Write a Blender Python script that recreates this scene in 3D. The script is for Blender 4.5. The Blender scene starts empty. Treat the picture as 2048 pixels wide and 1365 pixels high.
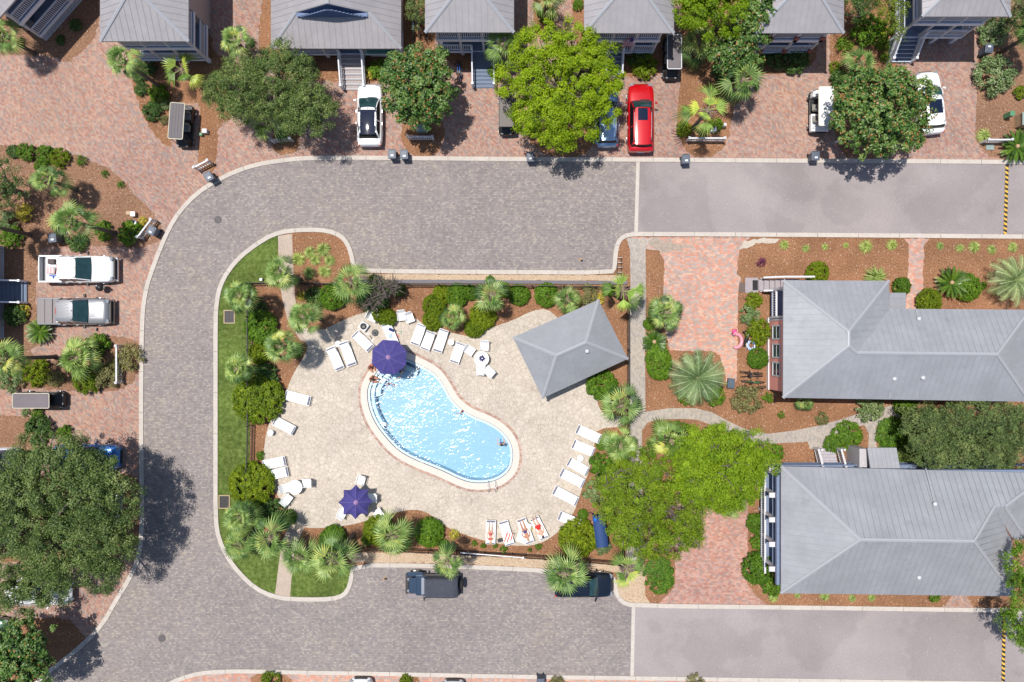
import bpy, math, random
import numpy as np
from mathutils import Vector, Matrix, noise
R = math.radians
sc = bpy.context.scene
C = sc.collection
# ---------------------------------------------------------------- camera, sky, sun, exposure
H, S = 57.0, 27.0                       # camera height (m); pixels of the photo per metre of ground
cam = bpy.data.objects.new('camera', bpy.data.cameras.new('camera'))
C.objects.link(cam)
cam.location = (0, 0, H)
cam.data.sensor_width = 36
cam.data.lens = 36 * H / (2048 / S)
cam.data.clip_end = 2000
sc.camera = cam
SX, SY = -0.19, 0.15                    # towards the sun, per metre of height
w = bpy.data.worlds.new('World'); sc.world = w; w.use_nodes = True
nt = w.node_tree
sky = nt.nodes.new('ShaderNodeTexSky'); sky.sky_type = 'NISHITA'; sky.sun_disc = False
elev = math.atan(1 / math.hypot(SX, SY))
sky.sun_elevation = elev
sky.sun_rotation = math.atan2(SX, SY)
nt.links.new(sky.outputs[0], nt.nodes['Background'].inputs[0])
nt.nodes['Background'].inputs[1].default_value = 0.10
sun = bpy.data.objects.new('sun', bpy.data.lights.new('sun', 'SUN'))
C.objects.link(sun)
sun.data.energy = 4.25; sun.data.angle = R(0.55); sun.data.color = (1, .955, .885)
sun.rotation_euler = Vector((SX, SY, 1)).to_track_quat('Z', 'Y').to_euler()
sun.location = (-10, 8, 60)
sc.view_settings.view_transform = 'Standard'; sc.view_settings.look = 'None'
sc.view_settings.exposure = 0.25; sc.view_settings.gamma = 1
K = 1.5

def at(px, py, z=0.0):                   # the point at height z that the photo shows at pixel (px, py)
    k = (H - z) / H
    return Vector(((px - 1024) / S * k, (682.5 - py) / S * k, z))
def xy(px, py, z=0.0):
    p = at(px, py, z); return (p.x, p.y)

# ---------------------------------------------------------------- materials
def lin(r, g, b):
    f = lambda c: (c/255/12.92) if c/255 <= .04045 else ((c/255+.055)/1.055)**2.4
    return (f(r), f(g), f(b), 1)
def alb(r, g, b, k=None):
    k = k or K
    l = lin(r, g, b); return (l[0]/k, l[1]/k, l[2]/k, 1)
class NT:
    def __init__(s, name):
        s.m = bpy.data.materials.new(name); s.m.use_nodes = True
        s.t = s.m.node_tree; s.b = s.t.nodes['Principled BSDF']
        s.out = s.t.nodes['Material Output']
    def n(s, typ, **kw):
        nd = s.t.nodes.new('ShaderNode' + typ)
        for k, v in kw.items():
            if k.startswith('i_'):
                key = k[2:]
                key = int(key) if key.isdigit() else key.replace('_', ' ')
                nd.inputs[key].default_value = v
            else: setattr(nd, k, v)
        return nd
    def l(s, a, b): s.t.links.new(a, b)
    def math(s, op, a, b=None):
        nd = s.n('Math', operation=op)
        for i, v in enumerate((a, b)):
            if v is None: continue
            if isinstance(v, (int, float)): nd.inputs[i].default_value = v
            else: s.l(v, nd.inputs[i])
        return nd.outputs[0]
    def obj(s): return s.n('TexCoord').outputs['Object']
    def ramp(s, fac, stops, interp='LINEAR'):
        nd = s.n('ValToRGB'); cr = nd.color_ramp; cr.interpolation = interp
        while len(cr.elements) < len(stops): cr.elements.new(0.5)
        for e, (p, c) in zip(cr.elements, stops): e.position = p; e.color = c
        s.l(fac, nd.inputs[0]); return nd.outputs[0]
    def noise(s, vec, scale, detail=4, rough=.55):
        nd = s.n('TexNoise'); nd.inputs['Scale'].default_value = scale
        nd.inputs['Detail'].default_value = detail; nd.inputs['Roughness'].default_value = rough
        s.l(vec, nd.inputs['Vector']); return nd.outputs['Fac']
    def mix(s, fac, a, b, mode='MIX'):
        nd = s.n('MixRGB', blend_type=mode)
        for i, v in enumerate((fac, a, b)):
            if isinstance(v, (int, float)): nd.inputs[i].default_value = v
            elif isinstance(v, tuple): nd.inputs[i].default_value = v
            else: s.l(v, nd.inputs[i])
        return nd.outputs[0]
    def bump(s, h, strength, dist=.02):
        nd = s.n('Bump'); nd.inputs['Strength'].default_value = strength
        nd.inputs['Distance'].default_value = dist
        s.l(h, nd.inputs['Height']); s.l(nd.outputs[0], s.b.inputs['Normal']); return nd
def g(v): return (v, v, v, 1)
def plain(name, col, rough=.6, metal=0.0, var=.12, scale=6.0, spec=.5, coat=0):
    s = NT(name); v = s.obj()
    f = s.noise(v, scale, 3)
    c = s.mix(1.0, col, s.ramp(f, [(.25, g(1-var)), (.75, g(1+var))]), 'MULTIPLY')
    s.l(c, s.b.inputs['Base Color'])
    s.b.inputs['Roughness'].default_value = rough; s.b.inputs['Metallic'].default_value = metal
    s.b.inputs['Specular IOR Level'].default_value = spec
    if coat: s.b.inputs['Coat Weight'].default_value = coat; s.b.inputs['Coat Roughness'].default_value = .04
    return s.m
def pavers(name, cols, l=.2, h=.1, ang=0, mot=.12, joint=.82):
    s = NT(name); v0 = s.obj()
    mp = s.n('Mapping'); mp.inputs['Rotation'].default_value[2] = R(ang); s.l(v0, mp.inputs['Vector'])
    sp = s.n('SeparateXYZ'); s.l(mp.outputs[0], sp.inputs[0])
    yy = s.math('DIVIDE', sp.outputs[1], h); row = s.math('FLOOR', yy)
    xs = s.math('ADD', s.math('DIVIDE', sp.outputs[0], l), s.math('MULTIPLY', s.math('PINGPONG', row, 1), .5))
    col = s.math('FLOOR', xs)
    cb = s.n('CombineXYZ'); s.l(col, cb.inputs[0]); s.l(row, cb.inputs[1])
    wn = s.n('TexWhiteNoise', noise_dimensions='2D'); s.l(cb.outputs[0], wn.inputs['Vector'])
    c = s.ramp(wn.outputs['Value'], [(i/len(cols), k) for i, k in enumerate(cols)], 'CONSTANT')
    fx = s.math('PINGPONG', xs, .5); fy = s.math('PINGPONG', yy, .5)
    e = s.math('MINIMUM', s.math('MULTIPLY', fx, l), s.math('MULTIPLY', fy, h))
    jt = s.math('LESS_THAN', e, .006)
    c = s.mix(jt, c, s.mix(1.0, c, g(1-.45*joint), 'MULTIPLY'))
    f = s.noise(v0, .22, 5, .6)
    c = s.mix(1.0, c, s.ramp(f, [(.3, g(1-mot)), (.7, g(1+mot))]), 'MULTIPLY')
    f2 = s.noise(v0, 1.7, 4, .7)
    c = s.mix(1.0, c, s.ramp(f2, [(.35, g(1-mot*.7)), (.65, g(1+mot*.7))]), 'MULTIPLY')
    c = s.mix(1.0, c, s.ramp(s.noise(v0, .09, 6, .75), [(.38, (.90,.89,.90,1)), (.5, g(1.0)), (.64, (1.06,1.04,.98,1))]), 'MULTIPLY')
    c = s.mix(1.0, c, s.ramp(s.noise(v0, .7, 7, .7), [(.60, g(1.0)), (.70, g(.84))]), 'MULTIPLY')
    s.l(c, s.b.inputs['Base Color']); s.b.inputs['Roughness'].default_value = .85
    s.b.inputs['Specular IOR Level'].default_value = .25
    s.bump(s.math('ADD', s.math('MULTIPLY', e, 8), s.noise(v0, 40, 2)), .35, .01)
    return s.m
def ground_mat(name, stops, scale=9, big=.3, mot=.15, speck=None, rough=.95, bump=.6, sth=.68, patch=False):
    s = NT(name); v = s.obj()
    c = s.ramp(s.noise(v, scale, 6, .72), stops)
    c = s.mix(1.0, c, s.ramp(s.noise(v, big, 4, .6), [(.3, g(1-mot)), (.7, g(1+mot))]), 'MULTIPLY')
    if patch:
        c = s.mix(1.0, c, s.ramp(s.noise(v, .17, 4, .5), [(.50, g(1.0)), (.535, g(.91))]), 'MULTIPLY'); c = s.mix(1.0, c, s.ramp(s.noise(v, .9, 8, .8), [(.62, g(1.0)), (.72, g(.80))]), 'MULTIPLY')
    if speck:
        vo = s.n('TexVoronoi'); vo.inputs['Scale'].default_value = 5; s.l(v, vo.inputs['Vector'])
        sepc = s.n('SeparateXYZ'); s.l(vo.outputs['Color'], sepc.inputs[0])
        m = s.math('MULTIPLY', s.math('LESS_THAN', vo.outputs['Distance'], .17), s.math('GREATER_THAN', sepc.outputs[0], sth))
        c = s.mix(m, c, speck)
    s.l(c, s.b.inputs['Base Color']); s.b.inputs['Roughness'].default_value = rough
    s.b.inputs['Specular IOR Level'].default_value = .15
    s.bump(s.noise(v, scale*2.5, 5, .7), bump, .05)
    return s.m
M = {}
M['red'] = pavers('red_pavers', [alb(200,154,136), alb(184,150,138), alb(206,166,148), alb(168,152,146), alb(194,158,140), alb(182,136,122), alb(202,174,158), alb(186,160,150)], ang=45, mot=.07, joint=.7)
M['dull'] = pavers('dull_pink_pavers', [alb(212,160,144), alb(196,152,138), alb(216,172,156), alb(180,152,144), alb(204,150,132), alb(190,142,128), alb(208,170,158), alb(198,162,150)], l=.22, h=.14, ang=0, mot=.07, joint=.6)
M['pink'] = pavers('pink_pavers', [alb(226,164,143), alb(220,178,161), alb(230,190,169), alb(194,172,163), alb(218,162,141), alb(226,174,153), alb(206,184,175), alb(196,174,165)], l=.22, h=.14, ang=0, mot=.06, joint=.6)
M['greyp'] = pavers('grey_pavers', [alb(168,158,155), alb(160,150,150), alb(166,156,154), alb(172,162,159), alb(186,176,168), alb(153,145,145), alb(168,158,155), alb(162,152,151), alb(174,164,158)], l=.17, h=.12, ang=0, mot=.05, joint=1.0)
M['walk'] = pavers('pale_walk_pavers', [alb(198,188,178), alb(190,180,172), alb(206,196,185), alb(184,176,170), alb(202,190,178)], l=.16, h=.1, ang=90, mot=.06, joint=.7)
M['mulch'] = ground_mat('pine_straw_mulch', [(.3, alb(112,78,58)), (.46, alb(158,114,84)), (.6, alb(184,138,106)), (.76, alb(212,174,144))], 9, .35, .2, alb(222,204,184), sth=.55)
M['mulch2'] = ground_mat('dry_bed_soil', [(.3, alb(110,80,62)), (.48, alb(158,120,96)), (.62, alb(180,142,116)), (.78, alb(200,166,140))], 7, .4, .14, alb(215,200,185))
M['gravel'] = ground_mat('tan_gravel', [(.32, alb(180,140,104)), (.46, alb(210,182,152)), (.6, alb(226,206,182)), (.75, alb(238,226,208))], 11, .8, .06, alb(170,120,80), bump=.4)
M['lawn'] = ground_mat('lawn_grass', [(.3, alb(66,88,34)), (.46, alb(98,118,54)), (.6, alb(122,138,72)), (.78, alb(164,164,110))], 3.5, .55, .26, None, bump=1.0)
M['asphalt'] = ground_mat('worn_asphalt', [(.3, alb(160,150,151)), (.5, alb(176,166,166)), (.7, alb(198,189,187))], 24, .13, .14, alb(196,188,184), bump=.25, patch=True)
M['conc'] = ground_mat('kerb_concrete', [(.3, alb(208,197,187)), (.5, alb(220,210,200)), (.75, alb(230,221,213))], 5, .6, .06, None, bump=.15, rough=.85)
def flagstone():
    s = NT('stamped_flagstone'); v = s.obj()
    nz = s.n('TexNoise'); nz.inputs['Scale'].default_value = 3; s.l(v, nz.inputs['Vector'])
    vm = s.n('VectorMath', operation='SCALE'); s.l(nz.outputs['Color'], vm.inputs[0]); vm.inputs['Scale'].default_value = .12
    va = s.n('VectorMath', operation='ADD'); s.l(v, va.inputs[0]); s.l(vm.outputs[0], va.inputs[1])
    e = s.n('TexVoronoi', feature='DISTANCE_TO_EDGE'); e.inputs['Scale'].default_value = 3.3; s.l(va.outputs[0], e.inputs['Vector'])
    c0 = s.n('TexVoronoi'); c0.inputs['Scale'].default_value = 3.3; s.l(va.outputs[0], c0.inputs['Vector'])
    sp = s.n('SeparateXYZ'); s.l(c0.outputs['Color'], sp.inputs[0])
    c = s.ramp(sp.outputs[0], [(0, alb(215,202,186)), (.5, alb(221,208,193)), (1, alb(227,215,200))])
    c = s.mix(s.ramp(e.outputs['Distance'], [(.02, g(1)), (.07, g(0))]), c, alb(194,180,164))
    c = s.mix(1.0, c, s.ramp(s.noise(v, .25, 5, .65), [(.3, g(.88)), (.7, g(1.1))]), 'MULTIPLY')
    c = s.mix(1.0, c, s.ramp(s.noise(v, 1.3, 5, .7), [(.35, g(.92)), (.65, g(1.06))]), 'MULTIPLY')
    s.l(c, s.b.inputs['Base Color']); s.b.inputs['Roughness'].default_value = .8
    s.bump(e.outputs['Distance'], .3, .01)
    return s.m
M['deck'] = flagstone()
M['coping'] = plain('pool_coping', alb(240,226,214), .7, var=.05, scale=3)
M['brickring'] = pavers('brick_edge_ring', [alb(214,184,168), alb(202,168,152), alb(222,196,182), alb(196,160,144)], .2, .1, 20, .12)
M['plaster'] = plain('pool_plaster', alb(162,203,232), .5, var=.03, scale=2)
M['stepw'] = plain('pool_step_white', alb(214,236,246), .5, var=.03, scale=2)
M['tile'] = plain('blue_pool_tile', (.12,.26,.45,1), .3)
M['white'] = plain('white_paint', alb(236,236,240), .5, var=.04)
M['bluewhite'] = plain('weathered_white_paint', (.72,.74,.8,1), .55, var=.06)
M['plastic'] = plain('white_plastic', (.82,.82,.82,1), .4, var=.03)
M['sling'] = plain('white_sling_fabric', (.84,.84,.83,1), .8, var=.04, scale=30)
M['cream'] = plain('cream_siding', alb(196,180,176), .7, var=.05)
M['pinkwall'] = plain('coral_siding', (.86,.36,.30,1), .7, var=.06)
M['deckfl'] = plain('grey_porch_boards', alb(134,150,180), .7, var=.15, scale=3)
M['tread'] = plain('grey_stair_treads', alb(120,136,162), .7, var=.12, scale=3)
M['greytread'] = plain('pale_concrete_steps', alb(186,176,176), .8, var=.08)
M['dark'] = plain('dark_shade_paint', (.02,.022,.025,1), .6)
M['black'] = plain('black_plastic', (.012,.012,.014,1), .45)
M['iron'] = plain('black_iron', (.012,.01,.01,1), .5)
M['rubber'] = plain('rubber', (.014,.014,.014,1), .8)
M['chrome'] = plain('steel', (.55,.56,.58,1), .25, 1.0, var=.03)
M['winglass'] = plain('window_glass', (.04,.06,.08,1), .08, var=.3, scale=1.5)
M['carglass'] = plain('car_glass', (.018,.05,.055,1), .05, var=.4, scale=2.2, coat=.5)
M['sideglass'] = plain('dark_side_glass', (.006,.008,.01,1), .06)
M['trunk'] = plain('palm_bark', alb(120,104,92), .9, var=.35, scale=14)
M['bark'] = plain('grey_bark', alb(124,112,104), .9, var=.3, scale=10)
M['boot'] = plain('dead_frond_boots', alb(150,128,112), .9, var=.35, scale=16)
M['tan'] = plain('tan_cone', alb(214,178,140), .9, var=.15, scale=14)
M['teal'] = plain('teal_awning', alb(60,118,112), .7)
M['green'] = plain('green_box_paint', alb(96,160,118), .5)
M['sage'] = plain('sage_metal', alb(158,178,172), .5)
M['beige'] = plain('beige_metal', alb(206,176,140), .6)
M['brown'] = plain('brown_paint', alb(110,72,56), .7)
M['brickred'] = plain('brick_red_base', alb(176,104,92), .8)
def roof_metal(name, col):
    s = NT(name); v = s.obj()
    mp = s.n('Mapping'); mp.inputs['Scale'].default_value = (.5, .5, .5); s.l(v, mp.inputs['Vector'])
    c = s.mix(1.0, col, s.ramp(s.noise(mp.outputs[0], 1.2, 5, .6), [(.3, g(.88)), (.7, g(1.09))]), 'MULTIPLY')
    c = s.mix(1.0, c, s.ramp(s.noise(v, 3.5, 6, .75), [(.3, g(.93)), (.7, g(1.05))]), 'MULTIPLY')
    c = s.mix(1.0, c, s.ramp(s.noise(v, .8, 9, .72), [(.60, g(1.0)), (.70, g(.84))]), 'MULTIPLY')
    s.l(c, s.b.inputs['Base Color']); s.b.inputs['Roughness'].default_value = .55
    s.b.inputs['Metallic'].default_value = 0.15
    s.bump(s.noise(v, 6, 3), .12, .02)
    return s.m
M['roof'] = roof_metal('galvanised_roof', alb(180,182,188))
M['roof2'] = roof_metal('weathered_roof', alb(188,183,186))
M['seam'] = plain('roof_seam', alb(176,177,183), .5, var=.05)
M['cap'] = plain('ridge_flashing', alb(192,193,199), .45, .1, var=.04)
def water():
    s = NT('pool_water'); v = s.obj()
    n1 = s.n('TexNoise'); n1.inputs['Scale'].default_value = 2.3; n1.inputs['Detail'].default_value = 3; n1.inputs['Distortion'].default_value = .8; s.l(v, n1.inputs['Vector'])
    n2 = s.n('TexNoise'); n2.inputs['Scale'].default_value = 6.5; n2.inputs['Detail'].default_value = 2; s.l(v, n2.inputs['Vector'])
    n3 = s.noise(v, .35, 2); am = s.ramp(n3, [(.35, g(.45)), (.65, g(1.25))]); h = s.math('MULTIPLY', am, s.math('ADD', s.math('MULTIPLY', n1.outputs['Fac'], 1.0), s.math('MULTIPLY', n2.outputs['Fac'], .5)))
    bp = s.n('Bump'); bp.inputs['Strength'].default_value = 1; bp.inputs['Distance'].default_value = .042; s.l(h, bp.inputs['Height'])
    gl = s.n('BsdfGlossy'); gl.inputs['Roughness'].default_value = .15; gl.inputs['Color'].default_value = (1,1,1,1); s.l(bp.outputs[0], gl.inputs['Normal'])
    tr = s.n('BsdfTransparent'); tr.inputs['Color'].default_value = (.88,.955,.985,1)
    fr = s.n('Fresnel'); fr.inputs['IOR'].default_value = 1.38; s.l(bp.outputs[0], fr.inputs['Normal'])
    mx = s.n('MixShader'); s.l(fr.outputs[0], mx.inputs[0]); s.l(tr.outputs[0], mx.inputs[1]); s.l(gl.outputs[0], mx.inputs[2])
    s.l(mx.outputs[0], s.out.inputs['Surface'])
    return s.m
M['water'] = water()
def leafmat(name, cols, rough=.55, trans=.28, spec=.3):
    s = NT(name)
    at_ = s.n('Attribute', attribute_name='tone')
    n = len(cols)
    c = s.ramp(at_.outputs['Fac'], [(i/(n-1), k) for i, k in enumerate(cols)])
    oi = s.n('ObjectInfo'); c = s.mix(1.0, c, s.ramp(oi.outputs['Random'], [(0, (.80,.86,.8,1)), (.5, g(1.0)), (1, (1.15,1.1,1.0,1))]), 'MULTIPLY')
    s.l(c, s.b.inputs['Base Color']); s.b.inputs['Roughness'].default_value = rough
    s.b.inputs['Specular IOR Level'].default_value = spec
    tl = s.n('BsdfTranslucent'); s.l(c, tl.inputs['Color'])
    mx = s.n('MixShader'); mx.inputs[0].default_value = trans
    s.l(s.b.outputs[0], mx.inputs[1]); s.l(tl.outputs[0], mx.inputs[2]); s.l(mx.outputs[0], s.out.inputs['Surface'])
    return s.m
KF = .70
def lc(r, gg, b): return alb(r, gg, b, KF)
M['cyp'] = leafmat('cypress_leaves', [lc(58,80,6), lc(94,120,8), lc(124,146,14), lc(150,168,34)], .6, .35)
M['cyp2'] = leafmat('juniper_leaves', [lc(62,90,8), lc(98,124,12), lc(130,152,24), lc(158,174,52)], .6, .3)
M['cyp3'] = leafmat('open_juniper_leaves', [lc(46,66,8), lc(84,106,14), lc(118,138,24), lc(150,162,50)], .6, .3)
M['mag'] = leafmat('magnolia_leaves', [lc(16,34,12), lc(34,62,20), lc(64,96,34), lc(104,122,64), lc(140,92,52)], .45, .12, .4)
M['oak'] = leafmat('live_oak_leaves', [lc(26,42,20), lc(54,76,34), lc(92,110,56), lc(134,146,92)], .5, .25)
M['myr'] = leafmat('wax_myrtle_leaves', [lc(34,50,30), lc(62,80,44), lc(94,112,62), lc(132,138,84)], .6, .25)
M['box'] = leafmat('boxwood_leaves', [lc(30,56,8), lc(56,88,14), lc(86,118,24), lc(124,150,50)], .5, .3)
M['yg'] = leafmat('yellow_green_leaves', [lc(44,64,4), lc(76,96,6), lc(106,122,12), lc(138,150,36)], .55, .3)
M['drk'] = leafmat('dark_shrub_leaves', [lc(24,42,20), lc(44,68,28), lc(70,96,42), lc(100,122,66)], .5, .2)
M['yel'] = leafmat('yellow_shrub_leaves', [lc(120,110,30), lc(160,150,50), lc(190,178,74), lc(208,200,110)], .6, .3)
M['pale'] = leafmat('silver_shrub_leaves', [lc(52,72,36), lc(84,106,60), lc(120,138,92), lc(178,184,156)], .6, .3)
M['olive'] = leafmat('olive_shrub_leaves', [lc(66,64,44), lc(96,94,58), lc(120,122,74), lc(140,126,104)], .6, .25)
M['purple'] = leafmat('purple_leaves', [lc(60,20,50), lc(100,36,80), lc(140,60,110)], .6, .3)
M['palmleaf'] = leafmat('sabal_fronds', [lc(40,66,28), lc(72,100,46), lc(106,132,68), lc(150,168,100), lc(176,178,92)], .45, .3, .4)
M['palmbright'] = leafmat('young_palm_fronds', [lc(60,88,36), lc(100,130,54), lc(138,164,78), lc(180,190,76)], .45, .35, .4)
M['pindo'] = leafmat('pindo_fronds', [lc(52,76,44), lc(88,112,72), lc(128,148,100), lc(168,182,134)], .45, .3, .4)
M['sago'] = leafmat('sago_fronds', [lc(30,52,14), lc(56,84,20), lc(94,120,34), lc(150,158,40)], .4, .2, .5)
M['grasst'] = leafmat('muhly_grass', [lc(90,112,50), lc(124,144,72), lc(156,172,98), lc(186,190,128)], .6, .35)

# ---------------------------------------------------------------- mesh helpers
class MB:
    def __init__(s): s.v = []; s.f = []; s.mi = []; s.cur = 0
    def add(s, vs, fs):
        o = len(s.v); s.v += [tuple(p) for p in vs]
        for f in fs: s.f.append([i + o for i in f]); s.mi.append(s.cur)
        return s
    def box(s, cx, cy, cz, sx, sy, sz, rz=0, taper=1.0, taper_y=None):
        ty = taper if taper_y is None else taper_y
        c, n = math.cos(rz), math.sin(rz); vs = []
        for z, kx, ky in ((-.5, 1, 1), (.5, taper, ty)):
            for x, y in ((-.5,-.5),(.5,-.5),(.5,.5),(-.5,.5)):
                X, Y = x*sx*kx, y*sy*ky
                vs.append((cx + X*c - Y*n, cy + X*n + Y*c, cz + z*sz))
        return s.add(vs, [(3,2,1,0),(4,5,6,7),(0,1,5,4),(1,2,6,5),(2,3,7,6),(3,0,4,7)])
    def beam(s, p, q, w, h):
        p, q = Vector(p), Vector(q); d = (q - p)
        if d.length < 1e-6: return s
        d.normalize(); up = Vector((0,0,1))
        if abs(d.z) > .98: up = Vector((1,0,0))
        a = d.cross(up).normalized()*w/2; b = a.cross(d).normalized()*h/2
        vs = [p-a-b, p+a-b, p+a+b, p-a+b, q-a-b, q+a-b, q+a+b, q-a+b]
        return s.add(vs, [(0,1,2,3),(7,6,5,4),(4,5,1,0),(5,6,2,1),(6,7,3,2),(7,4,0,3)])
    def tube(s, pts, rad, n=8, cap=True):
        pts = [Vector(p) for p in pts]
        if isinstance(rad, (int, float)): rad = [rad]*len(pts)
        o = len(s.v); vs = []
        for i, p in enumerate(pts):
            d = (pts[min(i+1, len(pts)-1)] - pts[max(i-1, 0)]).normalized()
            up = Vector((0,0,1)) if abs(d.z) < .95 else Vector((1,0,0))
            a = d.cross(up).normalized(); b = a.cross(d).normalized()
            for k in range(n):
                t = 2*math.pi*k/n; vs.append(p + a*math.cos(t)*rad[i] + b*math.sin(t)*rad[i])
        fs = []
        for i in range(len(pts)-1):
            for k in range(n):
                fs.append((i*n+k, i*n+(k+1)%n, (i+1)*n+(k+1)%n, (i+1)*n+k))
        if cap: fs.append(tuple(range(n))[::-1]); fs.append(tuple((len(pts)-1)*n+k for k in range(n)))
        return s.add(vs, fs)
    def lathe(s, prof, n=20, cx=0, cy=0, cz=0):
        vs = []; fs = []
        for r, z in prof:
            for k in range(n):
                t = 2*math.pi*k/n; vs.append((cx+r*math.cos(t), cy+r*math.sin(t), cz+z))
        for i in range(len(prof)-1):
            for k in range(n): fs.append((i*n+k, i*n+(k+1)%n, (i+1)*n+(k+1)%n, (i+1)*n+k))
        if prof[0][0] > 1e-4: fs.append(tuple(range(n))[::-1])
        if prof[-1][0] > 1e-4: fs.append(tuple((len(prof)-1)*n+k for k in range(n)))
        return s.add(vs, fs)
    def ball(s, c, r, n=10, m=7, sz=None):
        prof = [(r*math.sin(math.pi*i/m)+1e-5, -(sz or r)*math.cos(math.pi*i/m)) for i in range(m+1)]
        return s.lathe(prof, n, c[0], c[1], c[2])
    def torus(s, c, Rr, r, n=20, m=8, axis='z'):
        vs = []; fs = []
        for i in range(n):
            t = 2*math.pi*i/n
            for k in range(m):
                u = 2*math.pi*k/m; a = Rr + r*math.cos(u); b = r*math.sin(u)
                p = (a*math.cos(t), a*math.sin(t), b)
                if axis == 'y': p = (p[0], p[2], p[1])
                if axis == 'x': p = (p[2], p[0], p[1])
                vs.append((c[0]+p[0], c[1]+p[1], c[2]+p[2]))
        for i in range(n):
            for k in range(m): fs.append((i*m+k, ((i+1)%n)*m+k, ((i+1)%n)*m+(k+1)%m, i*m+(k+1)%m))
        return s.add(vs, fs)
    def loft(s, rings, closed=True, cap=True):
        n = len(rings[0]); vs = [p for r in rings for p in r]; fs = []
        for i in range(len(rings)-1):
            for k in range(n if closed else n-1):
                fs.append((i*n+k, i*n+(k+1)%n, (i+1)*n+(k+1)%n, (i+1)*n+k))
        if cap: fs.append(tuple(range(n))[::-1]); fs.append(tuple((len(rings)-1)*n+k for k in range(n)))
        return s.add(vs, fs)
    def prism(s, poly, z0, z1):
        n = len(poly); vs = [(x, y, z0) for x, y in poly] + [(x, y, z1) for x, y in poly]
        return s.add(vs, [tuple(range(n))[::-1], tuple(range(n, 2*n))] + [(k, (k+1)%n, n+(k+1)%n, n+k) for k in range(n)])
    def build(s, name, mats, parent=None, smooth=False, bevel=0, loc=None, rz=0):
        me = bpy.data.meshes.new(name); me.from_pydata(s.v, [], s.f)
        if not isinstance(mats, (list, tuple)): mats = [mats]
        for m in mats: me.materials.append(m)
        if len(mats) > 1: me.polygons.foreach_set('material_index', s.mi)
        me.validate(); me.update()
        if smooth: me.polygons.foreach_set('use_smooth', [True]*len(me.polygons))
        o = bpy.data.objects.new(name, me); C.objects.link(o); o.parent = parent
        if loc is not None: o.location = loc
        if rz: o.rotation_euler[2] = rz
        if bevel:
            b = o.modifiers.new('bevel', 'BEVEL'); b.width = bevel; b.segments = 2; b.limit_method = 'ANGLE'; b.angle_limit = R(40)
        return o
def tag(o, label=None, cat=None, group=None, kind=None):
    if label: o['label'] = label
    if cat: o['category'] = cat
    if group: o['group'] = group
    if kind: o['kind'] = kind
    return o
def empty(name, label, cat, loc=(0,0,0), rz=0, group=None):
    o = bpy.data.objects.new(name, None); C.objects.link(o); o.empty_display_size = .2
    o.location = loc; o.rotation_euler[2] = rz
    return tag(o, label, cat, group)
def dup(o, loc=None, rz=None, label=None, scale=None, group=None, parent=None):
    c = o.copy(); C.objects.link(c); c.parent = parent
    if loc is not None: c.location = loc
    if rz is not None: c.rotation_euler[2] = rz
    if scale is not None: c.scale = scale
    if label: c['label'] = label
    if group: c['group'] = group
    for ch in o.children: dup(ch, parent=c)
    return c
def struct(o): o['kind'] = 'structure'; return o
def hide_proto(o):
    for ch in list(o.children): hide_proto(ch)
    bpy.data.objects.remove(o)
# ---------------------------------------------------------------- the ground, as sheets a few mm apart
from mathutils.geometry import tessellate_polygon
def smooth_poly(pts, it=2, closed=True):
    for _ in range(it):
        q = []; n = len(pts)
        rng = range(n) if closed else range(n-1)
        if not closed: q.append(pts[0])
        for i in rng:
            a, b = pts[i], pts[(i+1) % n]
            q += [(a[0]*.75+b[0]*.25, a[1]*.75+b[1]*.25), (a[0]*.25+b[0]*.75, a[1]*.25+b[1]*.75)]
        if not closed: q.append(pts[-1])
        pts = q
    return pts
def sheet(name, pts, z, mat, sm=0, jag=0, hole=None):
    if sm: pts = smooth_poly(pts, sm)
    if jag:                              # ragged edge of straw and soil
        q = []
        for i in range(len(pts)):
            a, b = pts[i], pts[(i+1) % len(pts)]
            n = max(1, int(math.hypot(a[0]-b[0], a[1]-b[1])/5))
            for k in range(n):
                x, y = a[0]+(b[0]-a[0])*k/n, a[1]+(b[1]-a[1])*k/n
                d = noise.noise(Vector((x*.12, y*.12, 0)))*jag; e = noise.noise(Vector((x*.12, y*.12, 9)))*jag
                q.append((x+d, y+e))
        pts = q
    loops = [[at(x, y, z) for x, y in pts]]
    # keep plan positions of the ground: at() with z ~ 0
    if hole: loops.append([at(x, y, z) for x, y in hole])
    tris = tessellate_polygon(loops)
    vs = [v for l in loops for v in l]
    me = bpy.data.meshes.new(name)
    fs = []
    for t in tris:
        a, b, c = (vs[i] for i in t)
        if (b-a).cross(c-a).z < 0: t = (t[0], t[2], t[1])
        fs.append(t)
    me.from_pydata(vs, [], fs); me.materials.append(mat)
    o = bpy.data.objects.new(name, me); C.objects.link(o); return struct(o)
def strip(name, pts, wpx, z0, z1, mat, closed=False, sm=0):
    if sm: pts = smooth_poly(pts, sm, closed)
    P = [Vector(xy(*p)) for p in pts]; n = len(P); w2 = wpx/S/2; L = []; Rr = []
    for i in range(n):
        a = P[(i-1) % n] if closed or i > 0 else P[i]; b = P[(i+1) % n] if closed or i < n-1 else P[i]
        d = (b-a).normalized(); nn = Vector((-d.y, d.x)); L.append(P[i]+nn*w2); Rr.append(P[i]-nn*w2)
    mb = MB(); rings = [[(L[i].x, L[i].y, z0), (L[i].x, L[i].y, z1), (Rr[i].x, Rr[i].y, z1), (Rr[i].x, Rr[i].y, z0)] for i in range(n)]
    if closed: rings.append(rings[0])
    mb.loft(rings, cap=not closed)
    return struct(mb.build(name, mat))
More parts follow.
